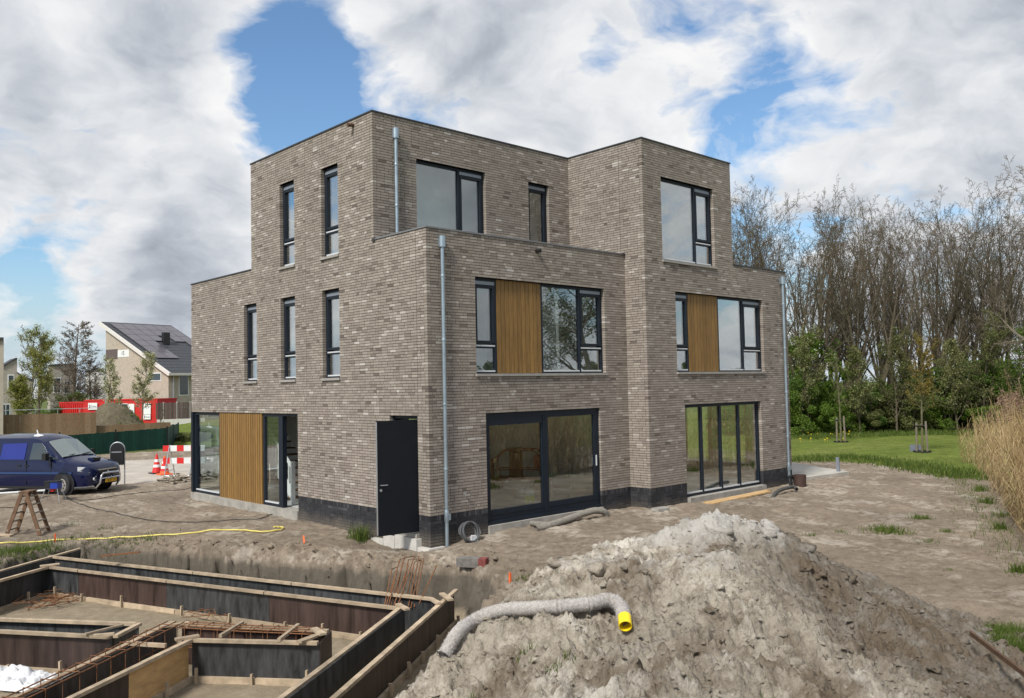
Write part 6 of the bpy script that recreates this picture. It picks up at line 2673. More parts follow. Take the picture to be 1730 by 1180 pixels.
def leaf_quads(P, Dn, size, r, jit, n_per, seed, aspect=.55):
    rr_ = np.random.RandomState(seed)
    P = np.repeat(P, n_per, 0) + rr_.randn(len(P) * n_per, 3) * jit
    n = len(P)
    a = rr_.randn(n, 3)
    a /= np.linalg.norm(a, axis=1)[:, None]
    b = rr_.randn(n, 3)
    b -= a * (a * b).sum(1)[:, None]
    b /= np.linalg.norm(b, axis=1)[:, None]
    s = (size * rr_.uniform(.6, 1.35, n))[:, None]
    V = np.stack([P - a * s, P + b * s * aspect, P + a * s, P - b * s * aspect], 1).reshape(-1, 3)
    F = np.arange(4 * n).reshape(-1, 4)
    return V, F, rr_.rand(n)


def make_tree(name, label, H, r, cfg, seed, bark, leaves=None, group=None, loc=(0, 0, 0), lean=(0, 0), cat='tree', stems=1):
    tb = TreeB(seed)
    root = thing(name, label, cat, loc, rz=0, group=group)
    for k in range(stems):
        d = Vector((lean[0] + (tb.rg.uniform(-.22, .22) if stems > 1 else 0), lean[1] + (tb.rg.uniform(-.22, .22) if stems > 1 else 0), 1))
        tb.limb(Vector((tb.rg.uniform(-.25, .25) * (stems > 1), tb.rg.uniform(-.25, .25) * (stems > 1), -.15)), d, H * (1 if k == 0 else tb.rg.uniform(.75, .95)), r * (1 if k == 0 else .8), 0, cfg)
    tb.mb[0].build('trunk', bark, root, True)
    tb.mb[1].build('crown', bark, root, True)
    if leaves == 'seed':
        P = np.array([tuple(p) for p, d in tb.tips if p.z > H * .62 and tb.rg.random() < .02])
        V, F, rn = leaf_quads(P, None, .05, tb.rg, .06, 4, seed)
        o = mesh_obj('seed_clusters', np_mesh('seed_clusters', V, F, rnd=rn), MT['dead_leaf'], root)
        o['kind'] = 'stuff'
    elif leaves:
        P = np.array([tuple(p) for p, d in tb.tips])
        V, F, rn = leaf_quads(P, None, leaves['size'], tb.rg, leaves['jit'], leaves['n'], seed)
        me = np_mesh('foliage', V, F, rnd=rn)
        o = mesh_obj('foliage', me, leaves['mat'], root)
        o['kind'] = 'stuff'
    return root


rl = np.random.RandomState(5)
MT['dead_leaf'] = rmat('dead_leaves', [(0, (.10, .045, .028)), (.6, (.17, .085, .05)), (1, (.22, .13, .08))], rough=.9, bump=0, var=.1)
# ---------------------------------------------- the row of tall bare trees behind the lawn
seedrow = [make_tree('bare_tree', '', h, rad, BARE, sd_, MT['bark'], leaves='seed' if sd_ in (1, 3) else None, stems=st_) for h, rad, sd_, st_ in ((12.0, .21, 1, 3), (11.8, .19, 2, 3), (11.6, .21, 3, 2), (11.9, .19, 4, 3), (11.7, .20, 5, 3))]
ORD = ['first', 'second', 'third', 'fourth', 'fifth', 'sixth', 'seventh', 'eighth', 'ninth', 'tenth', 'eleventh', 'twelfth', 'thirteenth', 'fourteenth', 'fifteenth', 'sixteenth', 'seventeenth', 'eighteenth']
row = []
rt_ = random.Random(4)
uu = list(np.linspace(1226, 1760, 23))
for i, u in enumerate(uu):
    back = i % 2
    d = 53.5 + rt_.uniform(-1, 1) + back * 5.5
    row.append((u + rt_.uniform(-8, 8), d, back))
k_used = [0] * len(seedrow)
front_i = back_i = 0
for i, (u, d, back) in enumerate(row):
    v = rt_.randrange(len(seedrow))
    src = seedrow[v]
    if k_used[v] == 0:
        o = src
    else:
        o = copy_tree(src)
    k_used[v] += 1
    p = up_(u, d, -.2)
    o.location = tuple(p)
    s_ = rt_.uniform(.98, 1.12)
    dip = 1.0 - .06 * math.exp(-((u - 1350) / 40) ** 2)
    o.scale = (s_ * .92, s_ * .92, s_ * dip * (1.02 if back else .97))
    o.rotation_euler = (rt_.uniform(-.03, .03), rt_.uniform(-.03, .03), rt_.uniform(0, 6.28))
    if back:
        back_i += 1
        lab = '%s tall bare tree from the house in the rear row behind the lawn' % ORD[back_i - 1]
    else:
        front_i += 1
        lab = '%s tall bare tree from the house in the front row behind the lawn' % ORD[front_i - 1]
    tag(o, lab, 'tree', 'bare trees behind the lawn')
for v, src in enumerate(seedrow):
    if k_used[v] == 0:
        for c in kids(src):
            bpy.data.objects.remove(c)
        bpy.data.objects.remove(src)
# large bare tree reaching in from the right edge
BIGC = dict(BARE, n=[10, 9, 7, 6], ang=[(40, 72), (30, 55), (30, 60), (25, 60)], up=[.02, .05, .05, .04, .02], len=[.55, .52, .5, .46], t0=[.3, .2, .15, .1])
p = up_(1800, 42., -.2)
make_tree('bare_tree', 'large bare tree reaching into the picture at the upper right edge', 13.0, .26, BIGC, 21, MT['bark_far'], loc=tuple(p))

# ---------------------------------------------- green shrubs under the trees
MT['leaf_mid'] = rmat('leaf_mid', [(0, (0.066, 0.122, 0.023)), (.5, (0.116, 0.194, 0.039)), (1, (0.189, 0.281, 0.070))], rough=.6, bump=0, var=.1, trans=.5)
MT['leaf_bright'] = rmat('leaf_bright', [(0, (0.074, 0.132, 0.017)), (.5, (0.123, 0.206, 0.027)), (1, (0.206, 0.296, 0.052))], rough=.6, bump=0, var=.1, trans=.5)
MT['leaf_dark'] = rmat('leaf_dark', [(0, (0.062, 0.095, 0.029)), (.5, (0.109, 0.151, 0.046)), (1, (0.182, 0.222, 0.083))], rough=.6, bump=0, var=.1, trans=.5)
MT['leaf_olive'] = rmat('leaf_olive', [(0, (0.102, 0.118, 0.039)), (.5, (0.161, 0.182, 0.060)), (1, (0.248, 0.264, 0.099))], rough=.6, bump=0, var=.1, trans=.5)


MT['leaf_young'] = rmat('leaf_young', [(0, (.12, .14, .035)), (.6, (.19, .21, .07)), (1, (.30, .31, .15))], rough=.7, bump=0, trans=.35)


def bush_mesh(name, seed, n, size, h, w):
    r = np.random.RandomState(seed)
    nl = 46
    c = np.stack([r.uniform(-w, w, nl), r.uniform(-w * .7, w * .7, nl), h * (.12 + .75 * r.rand(nl))], 1)
    c[:, :2] *= (1.12 - .55 * (c[:, 2] / h)[:, None] ** 2)
    rad = r.uniform(.25, .85, nl) * w * .36
    k = r.randint(0, nl, n)
    dv = r.randn(n, 3)
    dv /= np.linalg.norm(dv, axis=1)[:, None]
    rr_ = rad[k] * r.uniform(.35, 1.08, n) ** .5
    P = c[k] + dv * rr_[:, None] * np.array([1, 1, .85])
    P[:, 2] = np.abs(P[:, 2])
    V, F, rn = leaf_quads(P, None, size, None, .02, 1, seed + 1, .6)
    return np_mesh(name, V, F, rnd=rn)


def bush_stems(seed, h, w):
    r = random.Random(seed)
    m = MB()
    for k in range(9):
        a = r.uniform(0, 6.28)
        x, y = .15 * math.cos(a), .15 * math.sin(a)
        m.tube([(x, y, -.1), (x * 3 + r.uniform(-.2, .2), y * 3 + r.uniform(-.2, .2), h * .4), (w * .55 * math.cos(a), w * .45 * math.sin(a), h * .8)], [.045, .03, .012], 5)
    return m


bushes = []
for j, (h, w, n) in enumerate(((4.2, 2.2, 13000), (3.5, 2.0, 12000), (5.2, 2.2, 14000))):
    bushes.append((bush_mesh('foliage', 40 + j, n, .068, h, w), bush_stems(50 + j, h, w)))
stem_me = []
for fm, sm in bushes:
    me = bpy.data.meshes.new('stems')
    me.from_pydata(sm.v, [], sm.f)
    stem_me.append(me)
fol_variants = {}


def put_bush(label, u, d, v, mat, s=1.0, sz=1.0, rot=0., loc=None, group='shrubs below the bare trees', cat='shrub'):
    p = loc if loc is not None else up_(u, d, -.2)
    root = thing('shrub', label, cat, tuple(p), rz=rot, group=group)
    root.scale = (s, s, s * sz)
    key = (v, mat)
    if key not in fol_variants:
        fm = bushes[v][0].copy()
        fm.materials.clear()
        fm.materials.append(MT[mat])
        st = stem_me[v].copy()
        st.materials.append(MT['bark_far'])
        fol_variants[key] = (fm, st)
    fm, st = fol_variants[key]
    o = bpy.data.objects.new('foliage', fm)
    link(o, root)
    o['kind'] = 'stuff'
    link(bpy.data.objects.new('stems', st), root)


rr2 = random.Random(8)
lst = [(1238, 52, 0, 'leaf_mid'), (1262, 50.5, 1, 'leaf_mid'), (1300, 51, 2, 'leaf_mid'), (1338, 50.5, 0, 'leaf_bright'), (1362, 50, 0, 'leaf_bright'), (1398, 50.8, 0, 'leaf_bright'), (1430, 51.5, 1, 'leaf_mid'), (1466, 51, 0, 'leaf_olive'), (1500, 52, 2, 'leaf_mid'),
       (1532, 51, 1, 'leaf_olive'), (1570, 52.5, 2, 'leaf_dark'), (1600, 51, 0, 'leaf_bright'), (1638, 51, 2, 'leaf_mid'), (1668, 50, 0, 'leaf_bright'), (1700, 49, 2, 'leaf_mid'), (1738, 47, 0, 'leaf_bright'), (1775, 46, 2, 'leaf_bright')]
wdn = {'leaf_dark': 'dark green', 'leaf_mid': 'mid green', 'leaf_bright': 'fresh bright green', 'leaf_olive': 'olive green'}
for i, (u, d, v, mt) in enumerate(lst):
    put_bush('%s shrub from the house under the bare trees, %s' % (ORD[i], wdn[mt]), u, d, v, mt, rr2.uniform(.70, 1.02), rr2.uniform(.7, 1.15), rr2.uniform(0, 6.28))
put_bush('tall fresh green shrub flecked with white blossom right of the house', 1368, 52.5, 2, 'leaf_bright', 1.0, 1.32, 1.0)
V, F, rn = leaf_quads(np.array([dep(rl.normal(1372, 26), rl.uniform(545, 650), rl.uniform(50, 52)) for k in range(110)]), None, .035, None, .2, 3, 14, .8)
tag(mesh_obj('blossom', np_mesh('blossom', V, F, rnd=rn), rmat('blossom_white', [(0, (.5, .52, .42)), (1, (.72, .74, .66))], bump=0, var=.05)), 'white blossom on the tall shrub right of the house', 'blossom', kind='stuff')
SAP = dict(BARE, max=3, seg=[8, 4, 3, 2], n=[20, 6, 5], t0=[.15, .15, .1], ang=[(18, 45), (25, 50), (25, 55)], up=[.01, .08, .05, .03], len=[.42, .42, .45], lt=[.5, .4, .3], rmin=.010)
for (u, d, h, sd_, mt, lab) in ((1300, 50.2, 4.6, 201, 'leaf_olive', 'loose olive sapling between the first shrubs right of the house'), (1352, 49.6, 5.6, 202, 'leaf_young', 'pale green sapling standing before the blossoming shrub'), (1448, 49.5, 4.8, 203, 'leaf_young', 'light green sapling right of the slender young tree'),
                                (1510, 50.5, 5.4, 204, 'leaf_olive', 'loose olive sapling left of the golden-brown young tree'), (1612, 49.5, 5.0, 205, 'leaf_young', 'pale green sapling right of the golden-brown young tree'), (1655, 48.8, 5.8, 206, 'leaf_olive', 'tall loose olive sapling before the shrubs near the reeds'), (1708, 46.5, 5.4, 207, 'leaf_bright', 'bright green sapling behind the reed plumes')):
    make_tree('sapling', lab, h, .07, SAP, sd_, MT['bark'], dict(size=.05, jit=.10, n=4, mat=MT[mt]), loc=tuple(up_(u, d, -.2)), group='saplings among the shrubs')
# low undergrowth and back wood that closes the gaps between the shrubs
n = 26000
P = np.stack([rl.uniform(1215, 1800, n), rl.uniform(51.5, 58, n), rl.rand(n) ** 1.4 * 3.6], 1)
Q = np.array([cp((u - 865) / F_PX * d, d) for u, d in P[:, :2]])
Q[:, 2] = -.2 + P[:, 2] * (.75 + .5 * vnoise(P[:, 0] * .02, P[:, 1] * 0, 5))
V, F, rn = leaf_quads(Q, None, .11, None, .03, 1, 17, .6)
tag(mesh_obj('undergrowth', np_mesh('undergrowth', V, F, rnd=rn), MT['leaf_olive']), 'dark green undergrowth between the trunks of the bare trees', 'undergrowth', kind='stuff')
# ---------------------------------------------- grass as blades where it reads as blades
MT['blade'] = rmat('grass_blades', [(0, (.055, .095, .012)), (.5, (.085, .135, .020)), (1, (.15, .18, .045))], rough=.6, bump=0, var=.1, trans=.3)
MT['blade_dry'] = rmat('dry_blades', [(0, (.12, .11, .04)), (.5, (.20, .17, .08)), (1, (.30, .26, .14))], rough=.7, bump=0, var=.1, trans=.3)


def blades(P, h, w, seed, bend=.5):
    r = np.random.RandomState(seed)
    n = len(P)
    a = r.uniform(0, 6.28, n)
    dx = np.stack([np.cos(a), np.sin(a), np.zeros(n)], 1)
    b = r.uniform(0, 6.28, n)
    ln = np.stack([np.cos(b), np.sin(b), np.zeros(n)], 1)
    hh = (h * r.uniform(.5, 1.3, n))[:, None]
    ww = (w * r.uniform(.7, 1.3, n))[:, None]
    bd = (r.uniform(0, bend, n))[:, None] * hh
    up = np.array([0, 0, 1.])
    V = np.stack([P - dx * ww, P + dx * ww, P + dx * ww * .7 + up * hh * .6 + ln * bd * .35, P - dx * ww * .7 + up * hh * .6 + ln * bd * .35, P + up * hh + ln * bd], 1).reshape(-1, 3)
    base = (np.arange(n) * 5)[:, None]
    F = np.concatenate([base + np.array([0, 1, 2]), base + np.array([0, 2, 3]), base + np.array([3, 2, 4])], 1).reshape(-1, 3)
    return V, F, np.repeat(r.rand(n), 3)


tufts = [(15, 940, 60, .16, 1100), (65, 930, 40, .14, 500), (130, 915, 30, .12, 130), (190, 918, 50, .10, 260), (225, 917, 40, .10, 200), (260, 912, 30, .08, 80), (180, 893, 18, .07, 60), (120, 885, 14, .07, 40), (606, 912, 16, .30, 260), (592, 892, 8, .22, 90),
         (880, 985, 16, .10, 90), (720, 948, 6, .10, 30), (760, 915, 5, .1, 30), (1495, 898, 26, .13, 380), (1525, 902, 18, .08, 120), (1556, 876, 16, .10, 200), (1600, 897, 10, .08, 80), (1570, 915, 20, .06, 90), (1425, 900, 14, .06, 50), (1372, 905, 10, .08, 40), (1605, 965, 10, .05, 30),
         (1706, 1085, 26, .18, 1500), (1690, 1100, 26, .18, 1100), (1725, 1110, 24, .18, 1100), (1675, 1078, 14, .16, 400), (1722, 967, 10, .16, 160), (465, 867, 7, .10, 60), (640, 905, 12, .12, 60), (1690, 870, 10, .14, 80), (1655, 830, 10, .2, 160), (1640, 805, 12, .2, 180), (1668, 850, 10, .2, 160), (1690, 895, 9, .2, 120)]
PB, hB = [], []
for (u, v, rad_, h, n) in tufts:
    c = ong(u, v)
    sc_ = np.linalg.norm(c - CAM) / F_PX
    for k in range(n):
        x, y = c[0] + rl.normal(0, rad_ * sc_ * .55) * 1.0, c[1] + rl.normal(0, rad_ * sc_ * .55)
        PB.append((x, y))
        hB.append(h)
PB = np.array(PB)
Z = gz(PB[:, 0], PB[:, 1])
P3 = np.column_stack([PB, Z - .01])
V, F, rn = blades(P3, np.array(hB), .006, 31, .9)
tag(mesh_obj('grass_tufts', np_mesh('grass_tufts', V, F, rnd=rn), MT['blade']), 'scattered tufts of green grass on the bare building site', 'grass', kind='stuff')
# grass and weeds on the heap
PB = []
for (u, v, n, s_) in ((885, 1098, 40, .05), (935, 1120, 30, .07), (790, 1168, 40, .05), (955, 1118, 18, .05), (1305, 1170, 30, .08), (868, 985, 30, .1)):
    q = mz(u, v)
    for k in range(n):
        PB.append((q[0] + rl.normal(0, s_), q[1] + rl.normal(0, s_)))
PB = np.array(PB)
V, F, rn = blades(np.column_stack([PB, mound_z(PB[:, 0], PB[:, 1]) - .01]), .09, .004, 33, .9)
tag(mesh_obj('weed_tufts', np_mesh('weed_tufts', V, F, rnd=rn), MT['blade']), 'tiny weed tufts sprouting on the big soil heap', 'weeds', kind='stuff')
# longer grass along the rim of the lawn and under the shrubs, daffodils
PB = []
for (u0, v0, u1, v1, n) in ((1340, 782, 1440, 778, 900), (1440, 778, 1545, 792, 1100), (1545, 792, 1640, 812, 1400)):
    for k in range(n):
        t_ = rl.rand()
        c = onz(u0 + (u1 - u0) * t_, v0 + (v1 - v0) * t_ - 4, -.15)
        PB.append((c[0] + rl.normal(0, .45), c[1] + rl.normal(0, .45), -.2))
for k in range(5200):
    c = up_(rl.uniform(1330, 1730), rl.uniform(46.5, 51))
    PB.append((c[0], c[1], -.15))
V, F, rn = blades(np.array(PB), .22, .018, 35, .7)
tag(mesh_obj('long_grass', np_mesh('long_grass', V, F, rnd=rn), MT['blade']), 'longer green grass along the lawn edge and under the shrubs', 'grass', kind='stuff')
MT['daffodil'] = pmat('daffodil_yellow', (.72, .55, .03), .6, var=.1)
fl = MB()
for k in range(20):
    u = rl.choice([rl.normal(1402, 14), rl.normal(1360, 14), rl.uniform(1345, 1432), rl.normal(1420, 6)])
    c = up_(u, rl.uniform(47.5, 49.5) if rl.rand() > .2 else 43.4, -.15)
    z = -.15 + rl.uniform(.12, .24)
    fl.tube([(c[0], c[1], -.2), (c[0], c[1], z)], .006, 3, cap=False)
    fl.box(c[0] - .03, c[0] + .03, c[1] - .03, c[1] + .03, z, z + .04)
tag(fl.build('daffodils', MT['daffodil']), 'row of yellow daffodils at the foot of the shrubs', 'daffodils', kind='stuff')


# ---------------------------------------------- staked young trees on the lawn
YT = dict(BARE, max=3, seg=[10, 4, 3, 2], n=[26, 6, 4], t0=[.38, .2, .1], ang=[(28, 48), (25, 50), (25, 55)], up=[.01, .06, .05, .03], len=[.30, .42, .45], lt=[.55, .4, .3], wob=[.025, .08, .1, .12], rmin=.006, rr=[.35, .6, .6])
MT['leaf_gold'] = rmat('leaf_gold', [(0, (.15, .11, .022)), (1, (.27, .21, .045))], rough=.7, bump=0, trans=.3)
MT['stake_wood'] = pmat('stake_wood', (.17, .145, .11), .9, var=.3, scale=8)
for (u, v, H_, mt, lab, nl) in ((1421, 749, 4.4, 'leaf_young', 'slender pale young tree tied to two stakes on the lawn', 2), (1558, 766, 4.6, 'leaf_gold', 'golden-brown young tree tied to two stakes, right on the lawn', 3)):
    p = onz(u, v, -.16)
    t = make_tree('young_tree', lab, H_, .055, YT if mt == 'leaf_gold' else dict(YT, n=[15, 4, 3], ang=[(18, 34), (20, 40), (20, 50)], up=[.01, .12, .08, .03]), 60 + u, MT['bark_green'] if mt else MT['bark'], dict(size=.035 if nl > 2 else .025, jit=.05, n=nl, mat=MT[mt]) if mt else None, loc=(p[0], p[1], -.16), group='staked young trees')
    for s in (-1, 1):
        m = MB()
        o_ = Vector(_rt) * .13 * s + Vector(_h) * (-.22 * s)
        m.tube([o_ + Vector((0, 0, -.2)), o_ * .85 + Vector((0, 0, 1.32 + .04 * s))], .045, 8)
        m.build('support_stake', MT['stake_wood'], t, True)
    m = MB()
    m.tube([Vector(_rt) * -.16 + Vector(_h) * .2 + Vector((0, 0, 1.15)), Vector(_rt) * .16 - Vector(_h) * .2 + Vector((0, 0, 1.17))], .035, 6)
    m.build('tie_strap', MT['black'], t)
    m = MB()
    m.lathe([(.36, -.1), (.36, .10), (.34, .10), (.34, -.1)], 20, (0, 0, 0), cap=False)
    m.build('root_collar', MT['black'], t)
p = onz(1554, 764, -.14)
m = MB()
m.prism([Vector(p) - Vector(_rt) * .42 + Vector((0, 0, -.05)), Vector(p) + Vector(_rt) * .12 + Vector((0, 0, -.05)), Vector(p) + Vector(_rt) * .12 + Vector((0, 0, .30)), Vector(p) - Vector(_rt) * .40 + Vector((0, 0, .33))], Vector(_h) * .04)
tag(m.build('grey_board', pmat('grey_board', (.16, .18, .22), .6, var=.1), None, loc=tuple(p)), 'small grey-blue board leaning at the foot of the golden-brown young tree', 'board')

# ---------------------------------------------- reeds along the ditch on the right
MT['reed'] = rmat('reed_straw', [(0, (.27, .185, .085)), (.5, (.42, .31, .16)), (.9, (.54, .43, .25)), (1, (.34, .34, .12))], rough=.75, bump=0, var=.12, trans=.25)
MT['plume'] = rmat('reed_plume', [(0, (.15, .085, .055)), (.5, (.25, .160, .110)), (1, (.38, .28, .20))], rough=.9, bump=0, var=.1, trans=.25)
E0, E1 = np.array([5.3, -9.55]), np.array([23.8, -1.45])
eL = np.linalg.norm(E1 - E0)
ed_ = (E1 - E0) / eL
en_ = np.array([ed_[1], -ed_[0]])
nR = 4300
s_ = np.concatenate([rl.uniform(-1.0, 8, 2500), rl.uniform(8, eL + .5, 1500), rl.uniform(-6, -1, 300)])
dpt_ = np.abs(rl.normal(0, 1.5, nR)) + .3 + .25 * sstep(4, 9, s_) + .25 * vnoise(s_ * .8, s_ * 0, 4)
thin = .95 - .42 * sstep(5, 10, s_) - .2 * sstep(12, eL, s_)
keepr = rl.rand(nR) < thin
s_, dpt_ = s_[keepr], dpt_[keepr]
nR = len(s_)
base = E0[None] + ed_[None] * s_[:, None] + en_[None] * dpt_[:, None]
hgt = 1.1 * (.9 + 1.05 * np.clip(dpt_ / 1.5, 0, 1) + .65 * rl.rand(nR) + .55 * (rl.rand(nR) < .12)) * (1 - .22 * sstep(11, eL, s_))
lean = rl.normal(0, .085, (nR, 2)) - en_[None] * .05
az = rl.uniform(0, 6.28, nR)
wd = np.stack([np.cos(az), np.sin(az), np.zeros(nR)], 1)
wd2 = np.stack([-np.sin(az), np.cos(az), np.zeros(nR)], 1)
b3 = np.column_stack([base, np.full(nR, -.32)])
V_, F_, R_n = [], [], []


def add_strip(p0, p1, p2, side, w0, w1, rn_):
    n = len(p0)
    k0 = sum(len(x) for x in V_)
    V_.append(np.stack([p0 - side * w0, p0 + side * w0, p1 + side * w0 * .9, p1 - side * w0 * .9, p2 + side * w1, p2 - side * w1], 1).reshape(-1, 3))
    bb = k0 + (np.arange(n) * 6)[:, None]
    F_.append(np.concatenate([bb + np.array([0, 1, 2, 3]), bb + np.array([3, 2, 4, 5])], 1).reshape(-1, 4))
    R_n.append(np.repeat(rn_, 2))


mid = b3 + np.column_stack([lean * .35 * hgt[:, None], hgt * .55])
top = b3 + np.column_stack([lean * hgt[:, None], hgt])
tone_ = rl.rand(nR) ** .9 * .95
add_strip(b3, mid, top, wd, .0052, .003, tone_)
add_strip(b3, mid, top, wd2, .0052, .003, tone_)
for j in range(4):
    f = rl.uniform(.10, .85, nR)[:, None]
    q0 = b3 + (mid - b3) * np.minimum(f / .55, 1) + (top - mid) * np.maximum((f - .55) / .45, 0)
    a = rl.uniform(0, 6.28, nR)
    o_ = np.stack([np.cos(a), np.sin(a), np.zeros(nR)], 1)
    ln = rl.uniform(.22, .55, nR)[:, None]
    q1 = q0 + o_ * ln * .45 + np.array([0, 0, 1]) * ln * .5
    q2 = q0 + o_ * ln + np.array([0, 0, 1]) * ln * rl.uniform(-.35, .45, nR)[:, None]
    add_strip(q0, q1, q2, np.stack([-o_[:, 1], o_[:, 0], np.zeros(nR)], 1), .008, .001, np.clip(tone_ + rl.normal(0, .15, nR), 0, 1))
me = np_mesh('reeds', np.concatenate(V_), np.concatenate(F_), rnd=np.concatenate(R_n))
tag(mesh_obj('reeds', me, MT['reed']), 'dense bed of dry straw-coloured reeds along the right picture edge', 'reeds', kind='stuff')
sel = np.where((rl.rand(nR) < .3) & (hgt > 2.35))[0]
P = []
for i in sel:
    d_ = top[i] - mid[i]
    d_ = d_ / np.linalg.norm(d_)
    bend = np.array([rl.normal(-.25, .2), rl.normal(-.25, .2), 0])
    for k in range(44):
        t_ = rl.rand()
        P.append(top[i] + d_ * (t_ * .28 - .03) + bend * t_ * t_ * .32 + rl.normal(0, .022 + .032 * math.sin(math.pi * min(t_ * 1.1, 1)), 3))
V, F, rn = leaf_quads(np.array(P), None, .028, None, .004, 1, 91, .35)
tag(mesh_obj('reed_plumes', np_mesh('reed_plumes', V, F, rnd=rn), MT['plume']), 'feathery brown seed plumes on top of the reeds', 'reed plumes', kind='stuff')
# green weeds at the foot of the reeds
n = 1300
s2, d2 = rl.uniform(-1, eL + 1, n), rl.normal(-.15, .28, n)
q = E0[None] + ed_[None] * s2[:, None] + en_[None] * d2[:, None]
V, F, rn = blades(np.column_stack([q, gz(q[:, 0], q[:, 1]) - .02]), .12, .006, 95, .9)
tag(mesh_obj('ditch_grass', np_mesh('ditch_grass', V, F, rnd=rn), MT['blade']), 'green grass fringe at the foot of the reeds', 'grass', kind='stuff')
# two broken reed stalks hanging over the ground
m = MB()
m.tube([onz(1725, 895, -.1), dep(1690, 845, 18.5), dep(1655, 838, 18.2)], .006, 5)
tag(m.build('broken_reed', MT['reed'], None, loc=tuple(dep(1690, 845, 18.5))), 'broken pale reed stalk hanging out over the bare ground', 'reed')

# ---------------------------------------------- trees on the left
LFT = dict(BARE, max=3, seg=[9, 4, 3, 2], n=[30, 7, 5], t0=[.16, .15, .1], ang=[(30, 60), (25, 50), (25, 55)], up=[.01, .10, .06, .03], len=[.36, .42, .45], lt=[.62, .4, .3], rmin=.02, rr=[.35, .6, .6])
MT['leaf_spring'] = rmat('leaf_spring', [(0, (.15, .17, .02)), (.5, (.24, .25, .04)), (1, (.36, .37, .10))], rough=.7, bump=0, trans=.35)
MT['leaf_pale'] = rmat('leaf_pale', [(0, (.26, .26, .10)), (.6, (.40, .40, .21)), (1, (.56, .55, .36))], rough=.7, bump=0, trans=.35)
make_tree('leafing_tree', 'tall yellow-green leafing tree behind the reed-mat fence', 8.6, .13, LFT, 71, MT['bark_far'], dict(size=.055, jit=.16, n=5, mat=MT['leaf_spring']), loc=tuple(up_(63, 74., -.2)))
make_tree('leafing_tree', 'small yellow-green tree at the left end of the reed-mat fence', 4.7, .08, dict(LFT, t0=[.3, .15, .1]), 72, MT['bark_far'], dict(size=.05, jit=.12, n=4, mat=MT['leaf_spring']), loc=tuple(up_(37, 72., -.2)))
make_tree('leafing_tree', 'left young tree with pale fresh leaves before the gabled house', 6.0, .07, dict(LFT, n=[24, 5, 4], len=[.27, .42, .45], t0=[.30, .2, .1], ang=[(35, 65), (25, 50), (25, 55)]), 73, MT['bark_far'], dict(size=.05, jit=.10, n=4, mat=MT['leaf_pale']), loc=tuple(up_(194, 68., -.2)), group='young trees before the gabled house')
make_tree('leafing_tree', 'right young tree with pale fresh leaves before the gabled house', 6.3, .07, dict(LFT, n=[24, 5, 4], len=[.28, .42, .45], t0=[.30, .2, .1], ang=[(35, 65), (25, 50), (25, 55)]), 74, MT['bark_far'], dict(size=.05, jit=.10, n=4, mat=MT['leaf_pale']), loc=tuple(up_(237, 66., -.2)), group='young trees before the gabled house')
CON = dict(BARE, max=3, seg=[10, 5, 3, 2], n=[70, 10, 6], t0=[.12, .15, .1], ang=[(58, 88), (30, 60), (30, 60)], up=[.0, .035, .03, .02], len=[.50, .36, .42], lt=[.80, .4, .3], rmin=.020, rr=[.30, .6, .6], wob=[.015, .06, .1, .12])
make_tree('bare_tree', 'tall conical bare tree left of the gabled house', 11.6, .24, CON, 75, MT['bark_far'], loc=tuple(up_(122, 98., -.2)))
make_tree('bare_tree', 'smaller bare tree right behind the conical bare tree', 7.6, .16, dict(CON, n=[34, 9, 5]), 76, MT['bark_far'], loc=tuple(up_(152, 100., -.2)))
make_tree('bare_tree', 'bare tree behind the tall yellow-green tree at the left', 9.2, .18, dict(BARE, n=[9, 7, 5, 3], rmin=.022), 77, MT['bark_far'], loc=tuple(up_(50, 99., -.2)))
make_tree('young_tree', 'tiny leafless sapling before the far board fence', 2.0, .04, dict(YT, t0=[.2, .2, .1], n=[10, 4, 3], rmin=.012), 78, MT['bark_far'], loc=tuple(up_(268, 60., -.2)))
for (u, d, v, mt, s, sz, lab) in ((122, 93, 0, 'leaf_dark', .82, 1.15, 'dark conical evergreen under the tall bare tree'), (92, 92, 1, 'leaf_mid', .8, .75, 'green shrub left of the red containers'), (70, 88, 1, 'leaf_dark', .7, .7, 'dark shrub behind the tall yellow-green tree'),
                                  (152, 95, 1, 'leaf_olive', .7, .7, 'olive shrub behind the middle red container'), (332, 55, 1, 'leaf_olive', .55, .45, 'trimmed low hedge beside the green wire fence'), (316, 56, 1, 'leaf_olive', .50, .42, 'low hedge end behind the barrier')):
    put_bush(lab, u, d, v, mt, s, sz, u * .1, group='shrubs on the left')
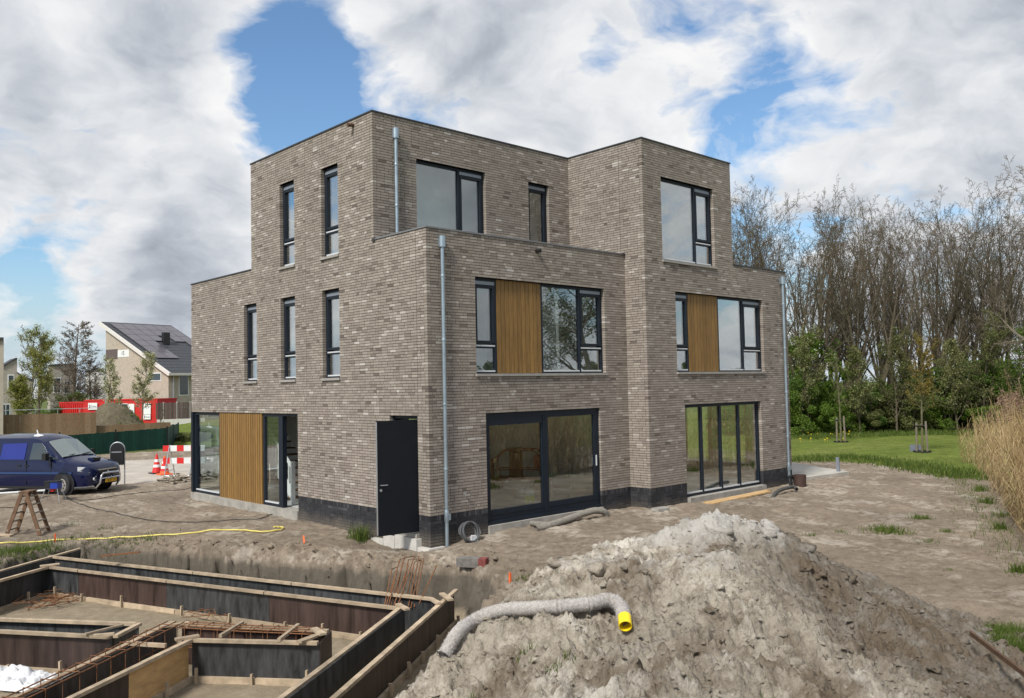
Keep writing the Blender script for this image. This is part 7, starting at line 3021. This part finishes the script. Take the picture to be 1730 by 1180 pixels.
# soil pile behind the green screen
N = 60
X, Y = np.meshgrid(np.linspace(-3.2, 3.6, N), np.linspace(-2.4, 2.4, N), indexing='ij')
Zp = 2.35 * np.exp(-((X + .9) / 1.75) ** 2 - (Y / 1.4) ** 2) + 1.5 * np.exp(-((X - .9) / 1.6) ** 2 - (Y / 1.3) ** 2) + .28 * fbm(X, Y, 1.2, 4, 201) - .25
p = up_(196, 60., -.2)
Wx, Wy = p[0] + _rt[0] * X + _h[0] * Y, p[1] + _rt[1] * X + _h[1] * Y
pile_o = np.array([p[0], p[1], -.2])
me = np_mesh('soil_pile', np.stack([Wx, Wy, Zp - .2], -1).reshape(-1, 3) - pile_o, grid_faces(N, N)[:, ::-1], smooth=True)
tag(mesh_obj('soil_pile', me, soil_mat('old_soil', (.135, .115, .080), (.08, .068, .048), (.17, .15, .10), (.1, .1, .1)), loc=pile_o), 'dark soil pile with weeds between the reed fence and the red cabins', 'soil pile')
k = 1500
xx, yy = rl.uniform(-2.2, 3.4, k), rl.uniform(-2, 1.0, k)
zz = 2.35 * np.exp(-((xx + .9) / 1.75) ** 2 - (yy / 1.4) ** 2) + 1.5 * np.exp(-((xx - .9) / 1.6) ** 2 - (yy / 1.3) ** 2) + .28 * fbm(xx, yy, 1.2, 4, 201) - .47
kk = (rl.rand(k) < sstep(-.5, 2.4, xx)) & (zz > -.2)
Q = np.column_stack([p[0] + _rt[0] * xx + _h[0] * yy, p[1] + _rt[1] * xx + _h[1] * yy, zz])[kk]
V, F, rn = blades(Q, .22, .03, 97, .9)
tag(mesh_obj('pile_weeds', np_mesh('pile_weeds', V, F, rnd=rn), MT['blade']), 'green weeds on the right flank of the dark soil pile', 'weeds', kind='stuff')
# ---------------------------------------------- across the water behind the viewpoint: mirrored in the panes
WIL = dict(BARE, max=3, seg=[8, 6, 4, 3], n=[14, 9, 6], t0=[.18, .2, .1], ang=[(30, 62), (30, 60), (30, 60)], up=[.02, .04, .0, -.03], len=[.55, .48, .46], lt=[.4, .4, .3], rmin=.02)
MT['leaf_willow'] = rmat('leaf_willow', [(0, (.085, .10, .03)), (.5, (.13, .145, .05)), (1, (.19, .20, .08))], rough=.7, bump=0, trans=.35)
make_tree('willow_tree', 'spreading willow mirrored in the middle-storey window pane', 13.0, .35, WIL, 81, MT['bark_far'], dict(size=.10, jit=.3, n=11, mat=MT['leaf_willow']), loc=(44.5, -34.0, -.2))
WP = random.Random(12)
for i in range(12):
    x = 14 + i * 9.5 + WP.uniform(-2, 2)
    put_bush('%s far shrub from the left in the tree line mirrored by the panes' % ORD[i], 0, 0, WP.randrange(3), WP.choice(['leaf_olive', 'leaf_dark', 'leaf_mid']), WP.uniform(1.2, 1.8), 1.0, WP.uniform(0, 6), loc=(x, -66 + WP.uniform(-4, 4), -.2), group='mirrored tree line')
